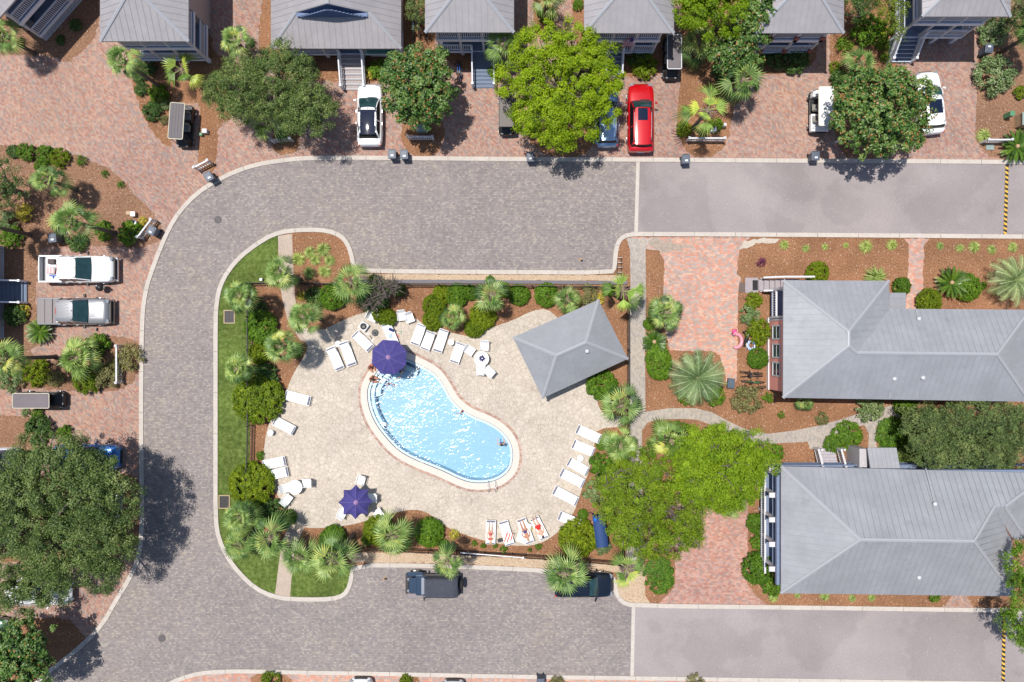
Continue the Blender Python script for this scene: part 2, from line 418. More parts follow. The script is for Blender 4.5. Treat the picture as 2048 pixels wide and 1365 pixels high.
pool = [(779,724),(796,716),(812,717),(845,732),(872,748),(889,772),(902,798),(922,818),(945,832),(979,845),(1005,862),(1022,885),(1027,908),(1024,932),(1016,945),(1002,957),(979,966),(945,967),(919,959),(889,944),(859,932),(829,920),(806,908),(788,894),(770,874),(752,850),(740,825),(734,798),(735,775),(745,755),(758,738)]
pool_s = smooth_poly(pool, 2)
def offset(pts, d):
    n = len(pts); q = []
    for i in range(n):
        a = Vector(pts[i-1]); b = Vector(pts[(i+1) % n]); t = (b-a).normalized()
        q.append((pts[i][0]+t.y*d, pts[i][1]-t.x*d))
    return q
area = sum(pool_s[i][0]*pool_s[(i+1) % len(pool_s)][1]-pool_s[(i+1) % len(pool_s)][0]*pool_s[i][1] for i in range(len(pool_s)))
sg = 1 if area > 0 else -1
o1 = offset(pool_s, 13*sg); o2 = offset(pool_s, 18.5*sg)
sheet('ground', [(-11000,-11000),(13000,-11000),(13000,13000),(-11000,13000)], 0, M['mulch2'], hole=o1[::-1])

OUT = [(2700,327),(2300,326),(2048,325),(1800,323),(1536,322),(1276,320),(1024,319),(800,317),(680,316),(610,317),(560,322),(512,330),(470,344),(430,364),(393,388),(360,423),(338,458),(320,500),(305,540),(295,570),(288,605),(285,645),(283,742),(283,910),(284,1000),(284,1063),(278,1115),(260,1157),(233,1200),(207,1247),(173,1283),(133,1317),(95,1345),(50,1385),(10,1430),(-60,1520)]
BOT = [(300,1395),(341,1365),(383,1350),(417,1344),(483,1342),(600,1345),(745,1347),(1024,1353),(1264,1356),(1536,1360),(2048,1368),(2700,1378)]
INN = [(2700,480),(2048,474),(1536,470),(1301,469),(1267,469),(1247,473),(1236,485),(1231,505),(1229,535),(1224,546),(1024,545),(720,543),(708,536),(702,505),(695,488),(682,472),(655,462),(622,460),(579,462),(545,470),(512,490),(480,515),(457,542),(441,572),(434,605),(432,642),(432,780),(432,910),(432,1037),(438,1077),(457,1117),(480,1147),(512,1177),(545,1192),(579,1198),(645,1199),(679,1195),(695,1183),(703,1160),(705,1130),(860,1131),(1024,1137),(1110,1143),(1212,1148),(1230,1160),(1230,1180),(1241,1203),(1265,1211),(1536,1214),(2048,1221),(2700,1228)]
# drives of red pavers: everything outside the street
sheet('driveway_paving', [(-700,-500),(2700,-500)] + OUT + [(-700,1520)], .004, M['red'])
sheet('driveway_paving', BOT[::1] + [(2700,1800),(200,1800)], .004, M['pink'])
# the street
sheet('road', [(-60,1520)] + OUT[::-1][1:] + INN[:1] + INN[1:] + [(2700,1378)] + BOT[::-1][1:] + [(200,1800)], .008, M['greyp'])
sheet('road', [(1276,322),(2700,329),(2700,478),(1272,467)], .012, M['asphalt'])
sheet('road', [(1268,1214),(2700,1230),(2700,1376),(1264,1354)], .012, M['asphalt'])
for p, q in (((1276,322),(1272,468)), ((1267,1212),(1264,1355))):
    strip('road_joint_band', [p, q], 7, .006, .018, M['conc'])
strip('kerb', OUT, 8.5, 0, .07, M['conc'], sm=1)
strip('kerb', BOT, 8, 0, .07, M['conc'], sm=1)
strip('kerb', INN, 8.5, 0, .10, M['conc'], sm=1)
# planting beds outside the street
beds = [
 [(-40,-60),(200,-60),(200,60),(165,105),(130,128),(112,113),(60,110),(-40,108)],
 [(250,60),(263,165),(277,207),(293,247),(313,277),(343,299),(347,262),(351,212),(398,205),(400,240),(397,300),(396,335),(430,351),(434,300),(436,250),(470,235),(470,120),(425,110),(425,60)],
 [(512,120),(530,-60),(800,-60),(870,-60),(870,110),(880,130),(800,165),(650,163),(560,155)],
 [(545,262),(600,262),(598,300),(570,312),(545,302)],
 [(802,240),(804,290),(820,310),(845,315),(870,311),(886,288),(890,250),(870,225),(820,225)],
 [(868,-60),(890,-60),(890,110),(1000,110),(1015,155),(985,160),(870,118)],
 [(1067,-60),(1107,-60),(1107,60),(1090,80),(1067,70)], [(1144,-60),(1330,-60),(1330,120),(1310,158),(1210,152),(1170,130),(1144,60)],
 [(1050,270),(1075,300),(1110,316),(1160,315),(1190,290),(1180,240),(1080,240)],
 [(1362,-60),(1362,100),(1361,160),(1355,213),(1354,260),(1364,293),(1384,313),(1417,316),(1447,300),(1461,267),(1462,230),(1480,200),(1500,150),(1590,148),(1640,120),(1640,-60)],
 [(1660,-60),(1660,150),(1662,200),(1668,260),(1680,300),(1700,316),(1760,319),(1795,300),(1802,200),(1790,122),(1800,-60)],
 [(1958,-60),(1957,123),(1955,180),(1952,240),(1950,275),(1965,300),(1985,319),(2200,324),(2500,326),(2500,-60)],
 [(-60,290),(13,290),(70,293),(140,307),(180,319),(233,346),(273,393),(300,420),(322,450),(324,472),(310,486),(280,497),(240,493),(110,493),(74,500),(72,640),(94,657),(92,676),(66,700),(40,706),(-60,700)],
 [(-60,690),(60,700),(75,722),(118,720),(150,682),(213,670),(276,680),(280,700),(279,745),(268,765),(240,782),(150,783),(60,778),(-60,778)],
 [(-60,828),(103,835),(103,885),(60,940),(-60,940)],
 [(-60,960),(235,945),(280,955),(282,1000),(282,1062),(262,1110),(200,1125),(-60,1125)],
 [(-60,1255),(60,1240),(130,1232),(162,1262),(172,1282),(110,1335),(20,1400),(-60,1450)],
 [(505,1348),(545,1344),(580,1352),(590,1380),(500,1380)], [(800,1353),(838,1352),(842,1380),(796,1380)], [(1095,1357),(1135,1357),(1140,1385),(1090,1385)], [(1375,1361),(1415,1361),(1420,1385),(1370,1385)],
]
for i, b in enumerate(beds):
    sheet('planting_bed', b, .012, M['mulch2' if i in (0, 12, 13, 14, 11) else 'mulch'], sm=1, jag=5)
sheet('garden_path', [(355,208),(396,206),(396,300),(396,334),(380,322),(343,298),(349,235)], .020, M['red'])
# the island
sheet('planting_bed', INN, .012, M['mulch'], hole=o1[::-1])
sheet('driveway_paving', [(1262,475),(1500,475),(1484,490),(1476,515),(1474,548),(1482,556),(1476,590),(1474,750),(1468,778),(1452,762),(1446,730),(1440,712),(1425,703),(1340,702),(1332,670),(1326,600),(1329,522),(1318,502),(1290,498)], .018, M['pink'], jag=3)
sheet('driveway_paving', [(1355,985),(1351,1117),(1349,1175),(1318,1207),(1535,1211),(1510,1190),(1496,1170),(1496,990),(1480,950),(1400,950)], .018, M['dull'], jag=3)
sheet('garden_path', [(1809,477),(1818,492),(1816,555),(1812,590),(1809,620),(1832,622),(1838,600),(1847,585),(1846,540),(1848,490),(1858,478)], .018, M['pink'], jag=3)
sheet('garden_path', [(1903,1185),(1902,1195),(1887,1216),(1948,1217),(1935,1195),(1932,1185)], .018, M['red'])
sheet('footpath', [(1253,476),(1260,500),(1261,560),(1259,700),(1257,900),(1254,1090),(1250,1130),(1262,1160),(1290,1160),(1285,1090),(1284,860),(1295,846),(1314,840),(1357,838),(1394,840),(1427,852),(1460,868),(1495,884),(1536,888),(1616,884),(1619,898),(1659,898),(1668,872),(1696,855),(1729,851),(1738,868),(1736,900),(1753,900),(1752,856),(1766,840),(1799,838),(1802,818),(1783,811),(1769,815),(1716,828),(1686,838),(1636,852),(1586,862),(1536,868),(1491,859),(1457,843),(1424,825),(1391,817),(1337,817),(1291,824),(1290,700),(1292,600),(1291,500),(1300,478)], .022, M['walk'])
sheet('lawn', [(1757,850),(1775,840),(1800,840),(1850,850),(1850,930),(1800,930),(1757,905)], .018, M['lawn'], jag=4)
# lawns inside the kerb
sheet('lawn', [(556,464),(545,469),(512,490),(480,515),(457,542),(441,572),(434,605),(432,642),(432,780),(432,910),(432,1037),(438,1077),(457,1117),(480,1147),(512,1177),(545,1192),(553,1193),(563,1098),(548,1080),(515,1070),(500,1000),(499,930),(500,850),(502,700),(503,600),(504,566),(556,566)], .018, M['lawn'])
sheet('lawn', [(585,1096),(580,1198),(645,1198),(678,1193),(692,1180),(699,1160),(701,1130),(690,1118),(690,1096)], .018, M['lawn'], jag=2)
walk = M['conc2'] = ground_mat('beige_walk', [(.3, alb(186,166,150)), (.5, alb(204,186,170)), (.75, alb(220,204,190))], 8, .8, .08, None, bump=.2)
sheet('footpath', [(556,472),(584,468),(586,520),(588,566),(591,605),(596,655),(625,660),(640,700),(600,680),(575,640),(565,600),(558,560)], .022, walk)
sheet('footpath', [(590,1030),(615,1045),(606,1060),(590,1098),(585,1130),(580,1194),(550,1189),(560,1110),(565,1080),(578,1052)], .022, walk)
sheet('gravel_strip', [(712,548),(1226,551),(1240,552),(1240,562),(700,560)], .020, M['gravel'], jag=3)
sheet('gravel_strip', [(690,1104),(860,1108),(1024,1116),(1150,1124),(1236,1130),(1236,1145),(1110,1139),(1024,1133),(860,1127),(705,1126)], .020, M['gravel'], jag=3)
sheet('gravel_strip', [(1232,1130),(1262,1128),(1290,1130),(1290,1190),(1300,1207),(1262,1207),(1243,1198),(1235,1180),(1234,1158)], .025, M['gravel'], jag=2)
mb = MB(); a = at(700, 563); b = at(1254, 566)
mb.beam((a.x, a.y, .08), (b.x, b.y, .08), .26, .2); struct(mb.build('garden_edging', plain('dark_edging', alb(128,124,130), .8)))
sheet('dirt_patch', [(1296,478),(1318,476),(1345,488),(1380,490),(1392,494),(1350,500),(1330,506),(1312,500),(1298,492)], .028, plain('damp_dirt', alb(184,168,154), .95, var=.25, scale=5), sm=1, jag=6)
sheet('dirt_patch', [(1492,478),(1560,478),(1550,487),(1520,486),(1490,496),(1478,500)], .028, plain('pale_sand', alb(216,204,188), .95, var=.12, scale=5), sm=1, jag=5)
jm = plain('kerb_joint_dirt', alb(150,140,132), .9)
mb = MB()
for L_, wz in ((OUT, .074), (BOT, .074), (INN, .104)):
    acc = 0
    for a_, b_ in zip(L_, L_[1:]):
        d_ = math.hypot(b_[0]-a_[0], b_[1]-a_[1]); t_ = 82-acc
        while t_ < d_:
            p_ = Vector(xy(a_[0]+(b_[0]-a_[0])*t_/d_, a_[1]+(b_[1]-a_[1])*t_/d_)); u_ = Vector(((b_[0]-a_[0])/d_, -(b_[1]-a_[1])/d_)); n_ = Vector((-u_.y, u_.x))*.15
            if abs(p_.x) < 60: mb.beam((p_.x-n_.x, p_.y-n_.y, wz), (p_.x+n_.x, p_.y+n_.y, wz), .03, .006)
            t_ += 82
        acc = (acc+d_) % 82
struct(mb.build('kerb_joints', jm))
# pool terrace
deck = [(595,655),(616,688),(612,708),(592,738),(579,765),(575,778),(560,805),(545,832),(532,865),(527,910),(524,930),(530,960),(545,975),(560,1000),(580,1030),(592,1048),(610,1056),(642,1057),(685,1053),(715,1047),(739,1040),(785,1027),(829,1018),(859,1027),(889,1053),(929,1070),(972,1083),(1024,1092),(1067,1092),(1097,1080),(1124,1057),(1147,1030),(1164,977),(1177,947),(1186,910),(1190,880),(1194,858),(1251,853),(1251,832),(1211,832),(1197,815),(1194,795),(1180,775),(1155,700),(1120,640),(1094,617),(1064,622),(1024,642),(992,652),(945,675),(912,668),(855,655),(829,635),(795,625),(742,622),(712,630),(672,647),(645,662)]
sheet('pool_deck', smooth_poly(deck, 1), .030, M['deck'], hole=o2[::-1])
sheet('pool_surround', o2, .034, M['brickring'], hole=o1[::-1])
# the pool: coping, shell, steps, water
P0 = [Vector(xy(*p)) for p in pool_s]; P1 = [Vector(xy(*p)) for p in o1]; n = len(P0)
mb = MB(); rings = [[(P1[i%n].x, P1[i%n].y, 0.0), (P1[i%n].x, P1[i%n].y, .065), (P0[i%n].x, P0[i%n].y, .065), (P0[i%n].x, P0[i%n].y, -.12)] for i in range(n+1)]
mb.loft(rings, closed=False, cap=False); cop = mb.build('pool_coping', M['coping']); struct(cop)
dz = -1.15
mb = MB()
inn = [Vector((p.x*.97 + 0, p.y*.97, 0)) for p in P0]
cx = sum(p.x for p in P0)/n; cy = sum(p.y for p in P0)/n
mb.loft([[(P0[i%n].x, P0[i%n].y, -.02), (P0[i%n].x, P0[i%n].y, dz+.15), (cx+(P0[i%n].x-cx)*.96, cy+(P0[i%n].y-cy)*.96, dz)] for i in range(n+1)], closed=False, cap=False)
base = len(mb.v)
fl = [Vector((cx+(p.x-cx)*.96, cy+(p.y-cy)*.96, dz)) for p in P0]
mb.add(fl, tessellate_polygon([fl]))
shell = mb.build('pool_shell', M['plaster']); struct(shell)
# waterline tile band
mb = MB()
Pm = [Vector(xy(*p)) for p in offset(pool_s, -.25*sg)]
mb.loft([[(Pm[i%n].x, Pm[i%n].y, .0), (Pm[i%n].x, Pm[i%n].y, -.16)] for i in range(n+1)], closed=False, cap=False)
struct(mb.build('pool_tile_band', M['tile']))
wsurf = sheet('pool_water', offset(pool_s, .6*sg), -.10, M['water'])
Q0 = [Vector(xy(*p)) for p in offset(pool_s, -.9*sg)]; Q1 = [Vector(xy(*p)) for p in offset(pool_s, -5.2*sg)]
mb = MB(); mb.loft([[(Q0[i%n].x, Q0[i%n].y, -1.2), (Q0[i%n].x, Q0[i%n].y, -.05), (Q1[i%n].x, Q1[i%n].y, -.05), (Q1[i%n].x, Q1[i%n].y, -1.2)] for i in range(n+1)], closed=False, cap=False); struct(mb.build('pool_ledge', M['stepw']))
# steps and bench at the shallow end
def step(pts_in, dpx0, dpx1, z, name):
    a = [Vector(xy(*p)) for p in offset(pool_s, -dpx0*sg)]; b = [Vector(xy(*p)) for p in offset(pool_s, -dpx1*sg)]
    idx = [i for i in range(n) if pts_in(*pool_s[i])]
    # contiguous run
    st = next(k for k in range(len(idx)) if idx[k-1] != (idx[k]-1) % n or k == 0 and (idx[-1]+1) % n != idx[0])
    idx = idx[st:]+idx[:st]
    mb = MB(); mb.loft([[(a[i].x, a[i].y, -1.2), (a[i].x, a[i].y, z), (b[i].x, b[i].y, z), (b[i].x, b[i].y, -1.2)] for i in idx])
    o = struct(mb.build(name, M['stepw']))
    mb = MB(); q = [Vector(xy(*p)) for p in offset(pool_s, -(dpx1-.8)*sg)]
    mb.loft([[(q[i].x, q[i].y, z+.004), (q[i].x, q[i].y, z+.012), (b[i].x, b[i].y, z+.012), (b[i].x, b[i].y, z+.004)] for i in idx])
    struct(mb.build('step_edge_tiles', M['tile'])); return o
step(lambda x, y: x < 790 and y < 862, 5.4, 13, -.32, 'pool_step')
step(lambda x, y: x < 842 and y < 800, 13.2, 24, -.62, 'pool_step')

# ---------------------------------------------------------------- iron fence round the pool
def fence(pts, name, label, gaps=()):
    root = empty(name, label, 'fence', at(*pts[0]))
    O = at(*pts[0]); hh = 1.25
    P = [at(*p) - O for p in pts]
    for i in range(len(P)-1):
        a, b = P[i], P[i+1]; d = b-a; L = d.length; u = d/L
        m = MB()
        for z in (.12, hh-.22, hh-.08): m.beam(a+Vector((0,0,z)), b+Vector((0,0,z)), .035, .035)
        k = int(L/.115)
        for j in range(1, k):
            p = a+u*(L*j/k); m.box(p.x, p.y, hh/2+.02, .028, .028, hh-.02, math.atan2(u.y, u.x))
        m.build('fence_panel', M['iron'], root)
        m = MB(); k = max(1, round(L/2.4))
        for j in range(k+(1 if i == len(P)-2 else 0)):
            p = a+u*(L*j/k); m.box(p.x, p.y, hh/2+.04, .06, .06, hh+.08)
            m.lathe([(.045, 0), (.03, .05), (.0001, .07)], 6, p.x, p.y, hh+.08)
        m.build('fence_post', M['iron'], root)
    return root
fence([(503,568),(570,568)], 'iron_fence', 'short black iron fence run just left of the beige walk above the pool')
fence([(592,569),(760,570),(1000,573),(1254,576),(1254,700),(1254,858)], 'iron_fence', 'black iron fence behind the top shrubs, turning down beside the pavilion roof')
fence([(1254,870),(1250,1000),(1243,1108),(1236,1122)], 'iron_fence', 'black iron fence between the pool loungers and the large bright juniper trees')
fence([(1234,1122),(1150,1115),(1024,1106),(860,1098),(700,1091),(618,1089)], 'iron_fence', 'black iron fence along the bottom of the pool above the parked jeep')
fence([(503,570),(505,700),(505,850),(503,935),(503,1000),(520,1060),(560,1085)], 'iron_fence', 'black iron fence along the left lawn strip beside the big round bushes')

# ---------------------------------------------------------------- roofs
def newell(f):
    nn = Vector((0,0,0))
    for i in range(len(f)): nn += f[i].cross(f[(i+1) % len(f)])
    return nn.normalized()
def make_roof(name, faces, caps, parent, mat=None, th=.13, seam=.42, inv=None):
    """faces: lists of world points; caps: hips and ridges as pairs; seams run down each slope as raised ribs."""
    inv = inv or Matrix.Identity(4)
    mb = MB(); edges = {}
    F = [[Vector(p) for p in f] for f in faces]
    for f in F:
        if newell(f).z < 0: f.reverse()
    key = lambda p: (round(p.x, 2), round(p.y, 2), round(p.z, 2))
    for f in F:
        mb.add(f, [tuple(range(len(f)))])
        mb.add([p-Vector((0,0,th)) for p in f], [tuple(range(len(f)))[::-1]])
        for i in range(len(f)):
            a, b = f[i], f[(i+1) % len(f)]; e = (key(a), key(b))
            edges[e] = (a, b)
    for e, (a, b) in edges.items():
        if (e[1], e[0]) not in edges:
            d = Vector((0,0,th)); mb.add([a, a-d, b-d, b], [(0,1,2,3)])
    mb.cur = 1
    for f in F:
        nn = newell(f)
        if abs(nn.z) > .9995: down = Vector((0,-1,0))
        else: down = (Vector((nn.x, nn.y, 0)) - nn*nn.dot(Vector((nn.x, nn.y, 0)))).normalized()
        ea = nn.cross(down).normalized()
        o = f[0]; pr = [((p-o).dot(ea), (p-o).dot(down)) for p in f]
        lo = min(p[0] for p in pr); hi = max(p[0] for p in pr)
        k = math.ceil(lo/seam)*seam
        while k < hi:
            xs = []
            for i in range(len(pr)):
                (x0, y0), (x1, y1) = pr[i], pr[(i+1) % len(pr)]
                if (x0-k)*(x1-k) < 0: xs.append(y0+(y1-y0)*(k-x0)/(x1-x0))
            xs.sort()
            for i in range(0, len(xs)-1, 2):
                if xs[i+1]-xs[i] > .15:
                    a = o+ea*k+down*xs[i]+nn*.012; b = o+ea*k+down*xs[i+1]+nn*.012
                    mb.beam(a, b, .026, .026)
            k += seam
    mb.v = [tuple(inv @ Vector(p)) for p in mb.v]
    r = mb.build(name, [mat or M['roof'], M['seam']], parent)
    for a, b in caps:
        a, b = inv @ Vector(a), inv @ Vector(b)
        m = MB(); up = Vector((0,0,.05)); d = (b-a).normalized(); s_ = d.cross(Vector((0,0,1))).normalized()*.11; dn = Vector((0,0,-.035))
        ex = d*.02
        m.loft([[a-ex+s_+dn+up, a-ex+up+Vector((0,0,.02)), a-ex-s_+dn+up, a-ex-up*.2], [b+ex+s_+dn+up, b+ex+up+Vector((0,0,.02)), b+ex-s_+dn+up, b+ex-up*.2]])
        m.build('ridge_cap', M['cap'], r)
    return r
def rail(mb, p, q, z, h=.92, sp=.14, tr=.09):
    p = Vector((p[0], p[1], z)) if len(p) == 2 else Vector(p); q = Vector((q[0], q[1], z)) if len(q) == 2 else Vector(q)
    mb.beam(p+Vector((0,0,h)), q+Vector((0,0,h)), tr, .05); mb.beam(p+Vector((0,0,.1)), q+Vector((0,0,.1)), .05, .05)
    L = (q-p).length; k = max(2, int(L/sp)); u = (q-p)/k
    for j in range(1, k):
        a = p+u*j; mb.box(a.x, a.y, a.z+.1+(h-.12)/2, .04, .04, h-.12)
def lattice(mb, p, q, z0, z1, sp=.16):
    p = Vector(p); q = Vector(q); L = (q-p).length; u = (q-p)/L; hh = z1-z0
    def P(t, z): a = p+u*t; return Vector((a.x, a.y, z))
    mb.beam(P(0, z1), P(L, z1), .03, .06); mb.beam(P(0, z0+.03), P(L, z0+.03), .03, .06)
    t = -hh
    while t < L:
        a, b = t, t+hh; a2, za = (0, z0-a) if a < 0 else (a, z0); b2, zb = (L, z1-(b-L)) if b > L else (b, z1)
        if b2 > a2+.02:
            mb.beam(P(a2, za), P(b2, zb), .012, .035)
            mb.beam(P(a2, z0+z1-za), P(b2, z0+z1-zb), .018, .035)
        t += sp
def window(parent, x, y, z, w_, h_, face):
    """face: 's' looks to -y, 'e' to +x, 'w' to -x"""
    f = MB(); p = MB(); ax = {'s': (1,0), 'n': (1,0), 'e': (0,1), 'w': (0,1)}[face]; out = {'s': (0,-1), 'n': (0,1), 'e': (1,0), 'w': (-1,0)}[face]
    def bar(u0, u1, z0, z1, dep, m):
        cx_, cy_ = x+ax[0]*(u0+u1)/2+out[0]*dep/2, y+ax[1]*(u0+u1)/2+out[1]*dep/2
        sx = abs(u1-u0)*ax[0]+dep*abs(out[0]); sy = abs(u1-u0)*ax[1]+dep*abs(out[1])
        m.box(cx_, cy_, (z0+z1)/2, sx, sy, z1-z0)
    t = .1
    bar(-w_/2-t, w_/2+t, z-t, z, .07, f); bar(-w_/2-t, w_/2+t, z+h_, z+h_+t, .07, f)
    bar(-w_/2-t, -w_/2, z, z+h_, .062, f); bar(w_/2, w_/2+t, z, z+h_, .062, f); bar(-w_/2, w_/2, z+h_/2-.025, z+h_/2+.025, .045, f)
    bar(-w_/2, w_/2, z, z+h_, .03, p)
    o = f.build('window', M['white'], parent); p.build('pane', M['winglass'], o); return o
def stairs(parent, x0, x1, ytop, L, z, n_, mat, railing=True, open_=False, nos=True):
    m = MB(); e = MB()
    for i in range(n_):
        zt = z*(1-(i+1)/(n_+1)); y = ytop-L*(i+.5)/n_
        m.box((x0+x1)/2, y, zt-.02 if open_ else zt/2, x1-x0-.02, L/n_-.004, .04 if open_ else zt)
        if nos: e.box((x0+x1)/2, ytop-L*(i+1)/n_+.02, zt+.006, x1-x0-.03, .035, .012)
    st = m.build('stairs', mat, parent)
    if nos: e.build('nosing', M['bluewhite'], st)
    for x in (x0-.04, x1+.04):
        r = MB(); r.beam((x, ytop, z-.05), (x, ytop-L, .05), .06, .26)
        if railing:
            rail(r, (x, ytop, z), (x, ytop-L+.05, .12), 0)
            for yy, zz in ((ytop-.05, z), (ytop-L+.02, 0)):
                r.box(x, yy, zz+.52, .13, .13, 1.04); r.box(x, yy, zz+1.06, .17, .17, .05)
        r.build('stair_rail', M['bluewhite'], parent)
    return st
def cottage(label, wpor, loc, rz=0, z0=.95, z1=3.25, zE=5.4, depth=11, dp=2.1, wall='cream', ov=.45, ovs=.6, slope=.56,
            stair=None, cols=(0, .33, .67, 1), roofmat='roof2', lat=False, upper=True, skirt=True, wins=(), base_red=False, nos=True, gablet=None, upright=True):
    root = empty('cottage', label, 'house', loc, rz); x0, x1 = -wpor/2, wpor/2
    # walls, floors
    w_ = MB(); w_.box(0, dp+(depth-dp)/2, zE/2, wpor-.1, depth-dp, zE); wl = w_.build('wall', M[wall], root)
    lv = [(z0, 'lower')] + ([(z1, 'upper')] if upper else [])
    for z, nm in lv:
        m = MB(); m.box(0, dp/2-.005, z-.06, wpor, dp-.01, .12); m.build('porch_floor', M['deckfl'], root)
        m = MB(); m.box(0, -.03, z-.16, wpor+.1, .06, .24)
        if nm == 'upper': m.box(0, -.07, z-.2, wpor+.2, .06, .36)
        for s_ in (-1, 1): m.box(s_*(wpor/2+.02), dp/2, z-.16, .06, dp, .24)
        m.build('porch_fascia', M['bluewhite'], root)
        gap = (stair[0], stair[1]) if stair and nm == 'lower' else None
        m = MB(); xs = [x0+.02+(wpor-.04)*c for c in cols]
        segs = []
        for a, b in zip(xs, xs[1:]):
            if gap and a < gap[1] and b > gap[0]:
                if gap[0]-a > .25: segs.append((a, gap[0]))
                if b-gap[1] > .25: segs.append((gap[1], b))
            else: segs.append((a, b))
        for a, b in segs: m = MB(); rail(m, (a, .05), (b, .05), z); m.build('porch_railing', M['bluewhite'], root)
        for x in (x0+.05, x1-.05): m = MB(); rail(m, (x, .05), (x, dp-.05), z); m.build('porch_railing', M['bluewhite'], root)
        top = (z1-.3 if nm == 'lower' and upper else zE-.1)
        for x in xs:
            m = MB(); m.box(x, .06, (z+top)/2, .15, .15, top-z); m.box(x, .06, z+.1, .2, .2, .2)
            c = m.build('column', M['white'], root)
            if base_red: m = MB(); m.box(x, .06, z+.0, .32, .32, .75); m.build('column_base', M['brickred'], c)
    m = MB()
    if lat: 
        lattice(m, (x0, .0, 0), (x1, .0, 0), .02, z0-.28); lattice(m, (x0, 0, 0), (x0, dp, 0), .02, z0-.28); lattice(m, (x1, 0, 0), (x1, dp, 0), .02, z0-.28)
        m.build('lattice_skirt', M['bluewhite'], root)
    else:
        for c in cols: m.box(x0+.1+(wpor-.2)*c, .15, z0/2-.05, .25, .25, z0-.1)
        m.build('pier', M['bluewhite'], root)
    m = MB(); m.box(0, dp+.03, (z0+2.2)/2+.3, .95, .06, 2.1); d = m.build('door', M['white'], root)
    if upper: window(root, x0+wpor*.25, dp, z1+.7, .9, 1.3, 's'); window(root, x0+wpor*.75, dp, z1+.7, .9, 1.3, 's')
    window(root, x0+wpor*.2, dp, z0+.7, .9, 1.3, 's'); window(root, x0+wpor*.8, dp, z0+.7, .9, 1.3, 's')
    for (side, y, z) in wins: window(root, x1-.05 if side == 'e' else x0+.05, y, z, .7, 1.1, side)
    # roof
    rx0, rx1, ry0, ry1 = x0-ovs, x1+ovs, -ov, depth+ov; hw = (rx1-rx0)/2; zr = zE+hw*slope
    A, B, Cc, D = (rx0,ry0,zE), (rx1,ry0,zE), (rx1,ry1,zE), (rx0,ry1,zE)
    E, F = (0, ry0+hw, zr), (0, ry1-hw, zr)
    if gablet:
        t = gablet; zg = zE+t*slope; G1 = (rx0+t, ry0+t, zg); G2 = (rx1-t, ry0+t, zg); GA = (0, ry0+t-.35, zr)
        G1b = (rx0+t, ry0+t-.35, zg); G2b = (rx1-t, ry0+t-.35, zg)
        faces = [[A, B, G2, G1], [B, Cc, F, (0, ry0+t, zr), G2], [D, A, G1, (0, ry0+t, zr), F], [Cc, D, F]]
        r = make_roof('roof', faces, [(A, G1), (B, G2), ((0, ry0+t, zr), F)], root, M[roofmat])
        m = MB(); m.add([(rx0+t+.1, ry0+t+.02, zg), (rx1-t-.1, ry0+t+.02, zg), (0, ry0+t+.02, zr-.08)], [(0,1,2)]); m.add([(rx0+t+.1, ry0+t-.3, zg+.02), (rx1-t-.1, ry0+t-.3, zg+.02), (0, ry0+t-.3, zr-.1), (rx0+t+.1, ry0+t, zg+.02), (rx1-t-.1, ry0+t, zg+.02), (0, ry0+t, zr-.1)], [(0,1,2), (0,3,4,1)])
        z = zg+.1
        while z < zr-.15:
            hwz = (zr-z)/slope-.15; m.box(0, ry0+t-.32, z, hwz*2, .05, .05); z += .13
        m.build('louvered_gable', plain('shadow_blue_louvre', alb(104,128,172), .6), root)  # the overhang's blue shadow is put into the gable colour
    else:
        r = make_roof('roof', [[A, B, E], [B, Cc, F, E], [Cc, D, F], [D, A, E, F]], [(A, E), (B, E), (E, F)], root, M[roofmat])
    m = MB(); m.box(0, .06, zE-.16, wpor+.1, .14, .2)
    for s_ in (-1, 1): m.box(s_*wpor/2, dp/2+.1, zE-.16, .14, dp, .2)
    m.build('porch_beam', M['bluewhite'], root)
    if stair: stairs(root, stair[0], stair[1], -.06, stair[2], z0, stair[3], M[stair[4] if len(stair) > 4 else 'tread'], nos=nos)
    return root
def fp(px, py): p = at(px, py); return (p.x, p.y, 0)
# front planes lie at ground pixel y = 682.5 - 571
YF = 571/S
def cx_(a, b, z=5.4): return (at(a, 0, z).x + at(b, 0, z).x)/2
def wd(a, b, z=5.4): return at(b, 0, z).x - at(a, 0, z).x
cottage('two storey cream cottage with a windowed side wall and wrap porch near the top left', wd(200,377)-1.2, (cx_(200,377), 20.55, 0), cols=(0,.3,.65,1), wins=[('e',5.2,3.9),('e',8.2,3.9),('e',11,3.9),('e',8.2,1.5)], depth=13, dp=2.5)
c3 = cottage('low wide cottage with a louvered gable and a teal awning over its front', 8.6, (cx_(543,801,3.2), 20.95, 0), z0=1.0, zE=3.2, upper=False, wall='white', dp=1.6, ov=.5, ovs=.25, gablet=2.03, stair=(-.15,1.45,2.3,7,'greytread'), cols=(0,.35,.66,1), depth=12, roofmat='roof2')
m = MB(); m.add([(2.0,-.5,2.35),(4.0,-.5,2.35),(4.0,.15,2.75),(2.0,.15,2.75)], [(0,1,2,3)]); m.add([(2.0,-.5,2.31),(4.0,-.5,2.31),(4.0,.15,2.71),(2.0,.15,2.71)], [(3,2,1,0)]); m.box(3.0,-.5,2.26,2.0,.03,.12); m.build('awning', M['teal'], c3)
m = MB(); m.box(3.0,.8,1.7,2.2,1.55,3.0); m.build('front_bay', M['white'], c3)
cottage('two storey cottage with a long blue grey front stair beside the magnolia', wd(850,1028)-1.2, (cx_(850,1028), YF, 0), stair=(.0,1.5,2.35,9), nos=False)
c5 = cottage('two storey cottage with the striped flag above its porch, behind the red car', wd(1168,1348)-1.2, (cx_(1168,1348), YF-.05, 0), stair=(-.95,.15,1.5,5))
cottage('two storey cottage on brick red column bases, half hidden by trees', wd(1508,1688)-1.2, (cx_(1508,1688), YF-.05, 0), base_red=True, cols=(0,.25,.62,1))
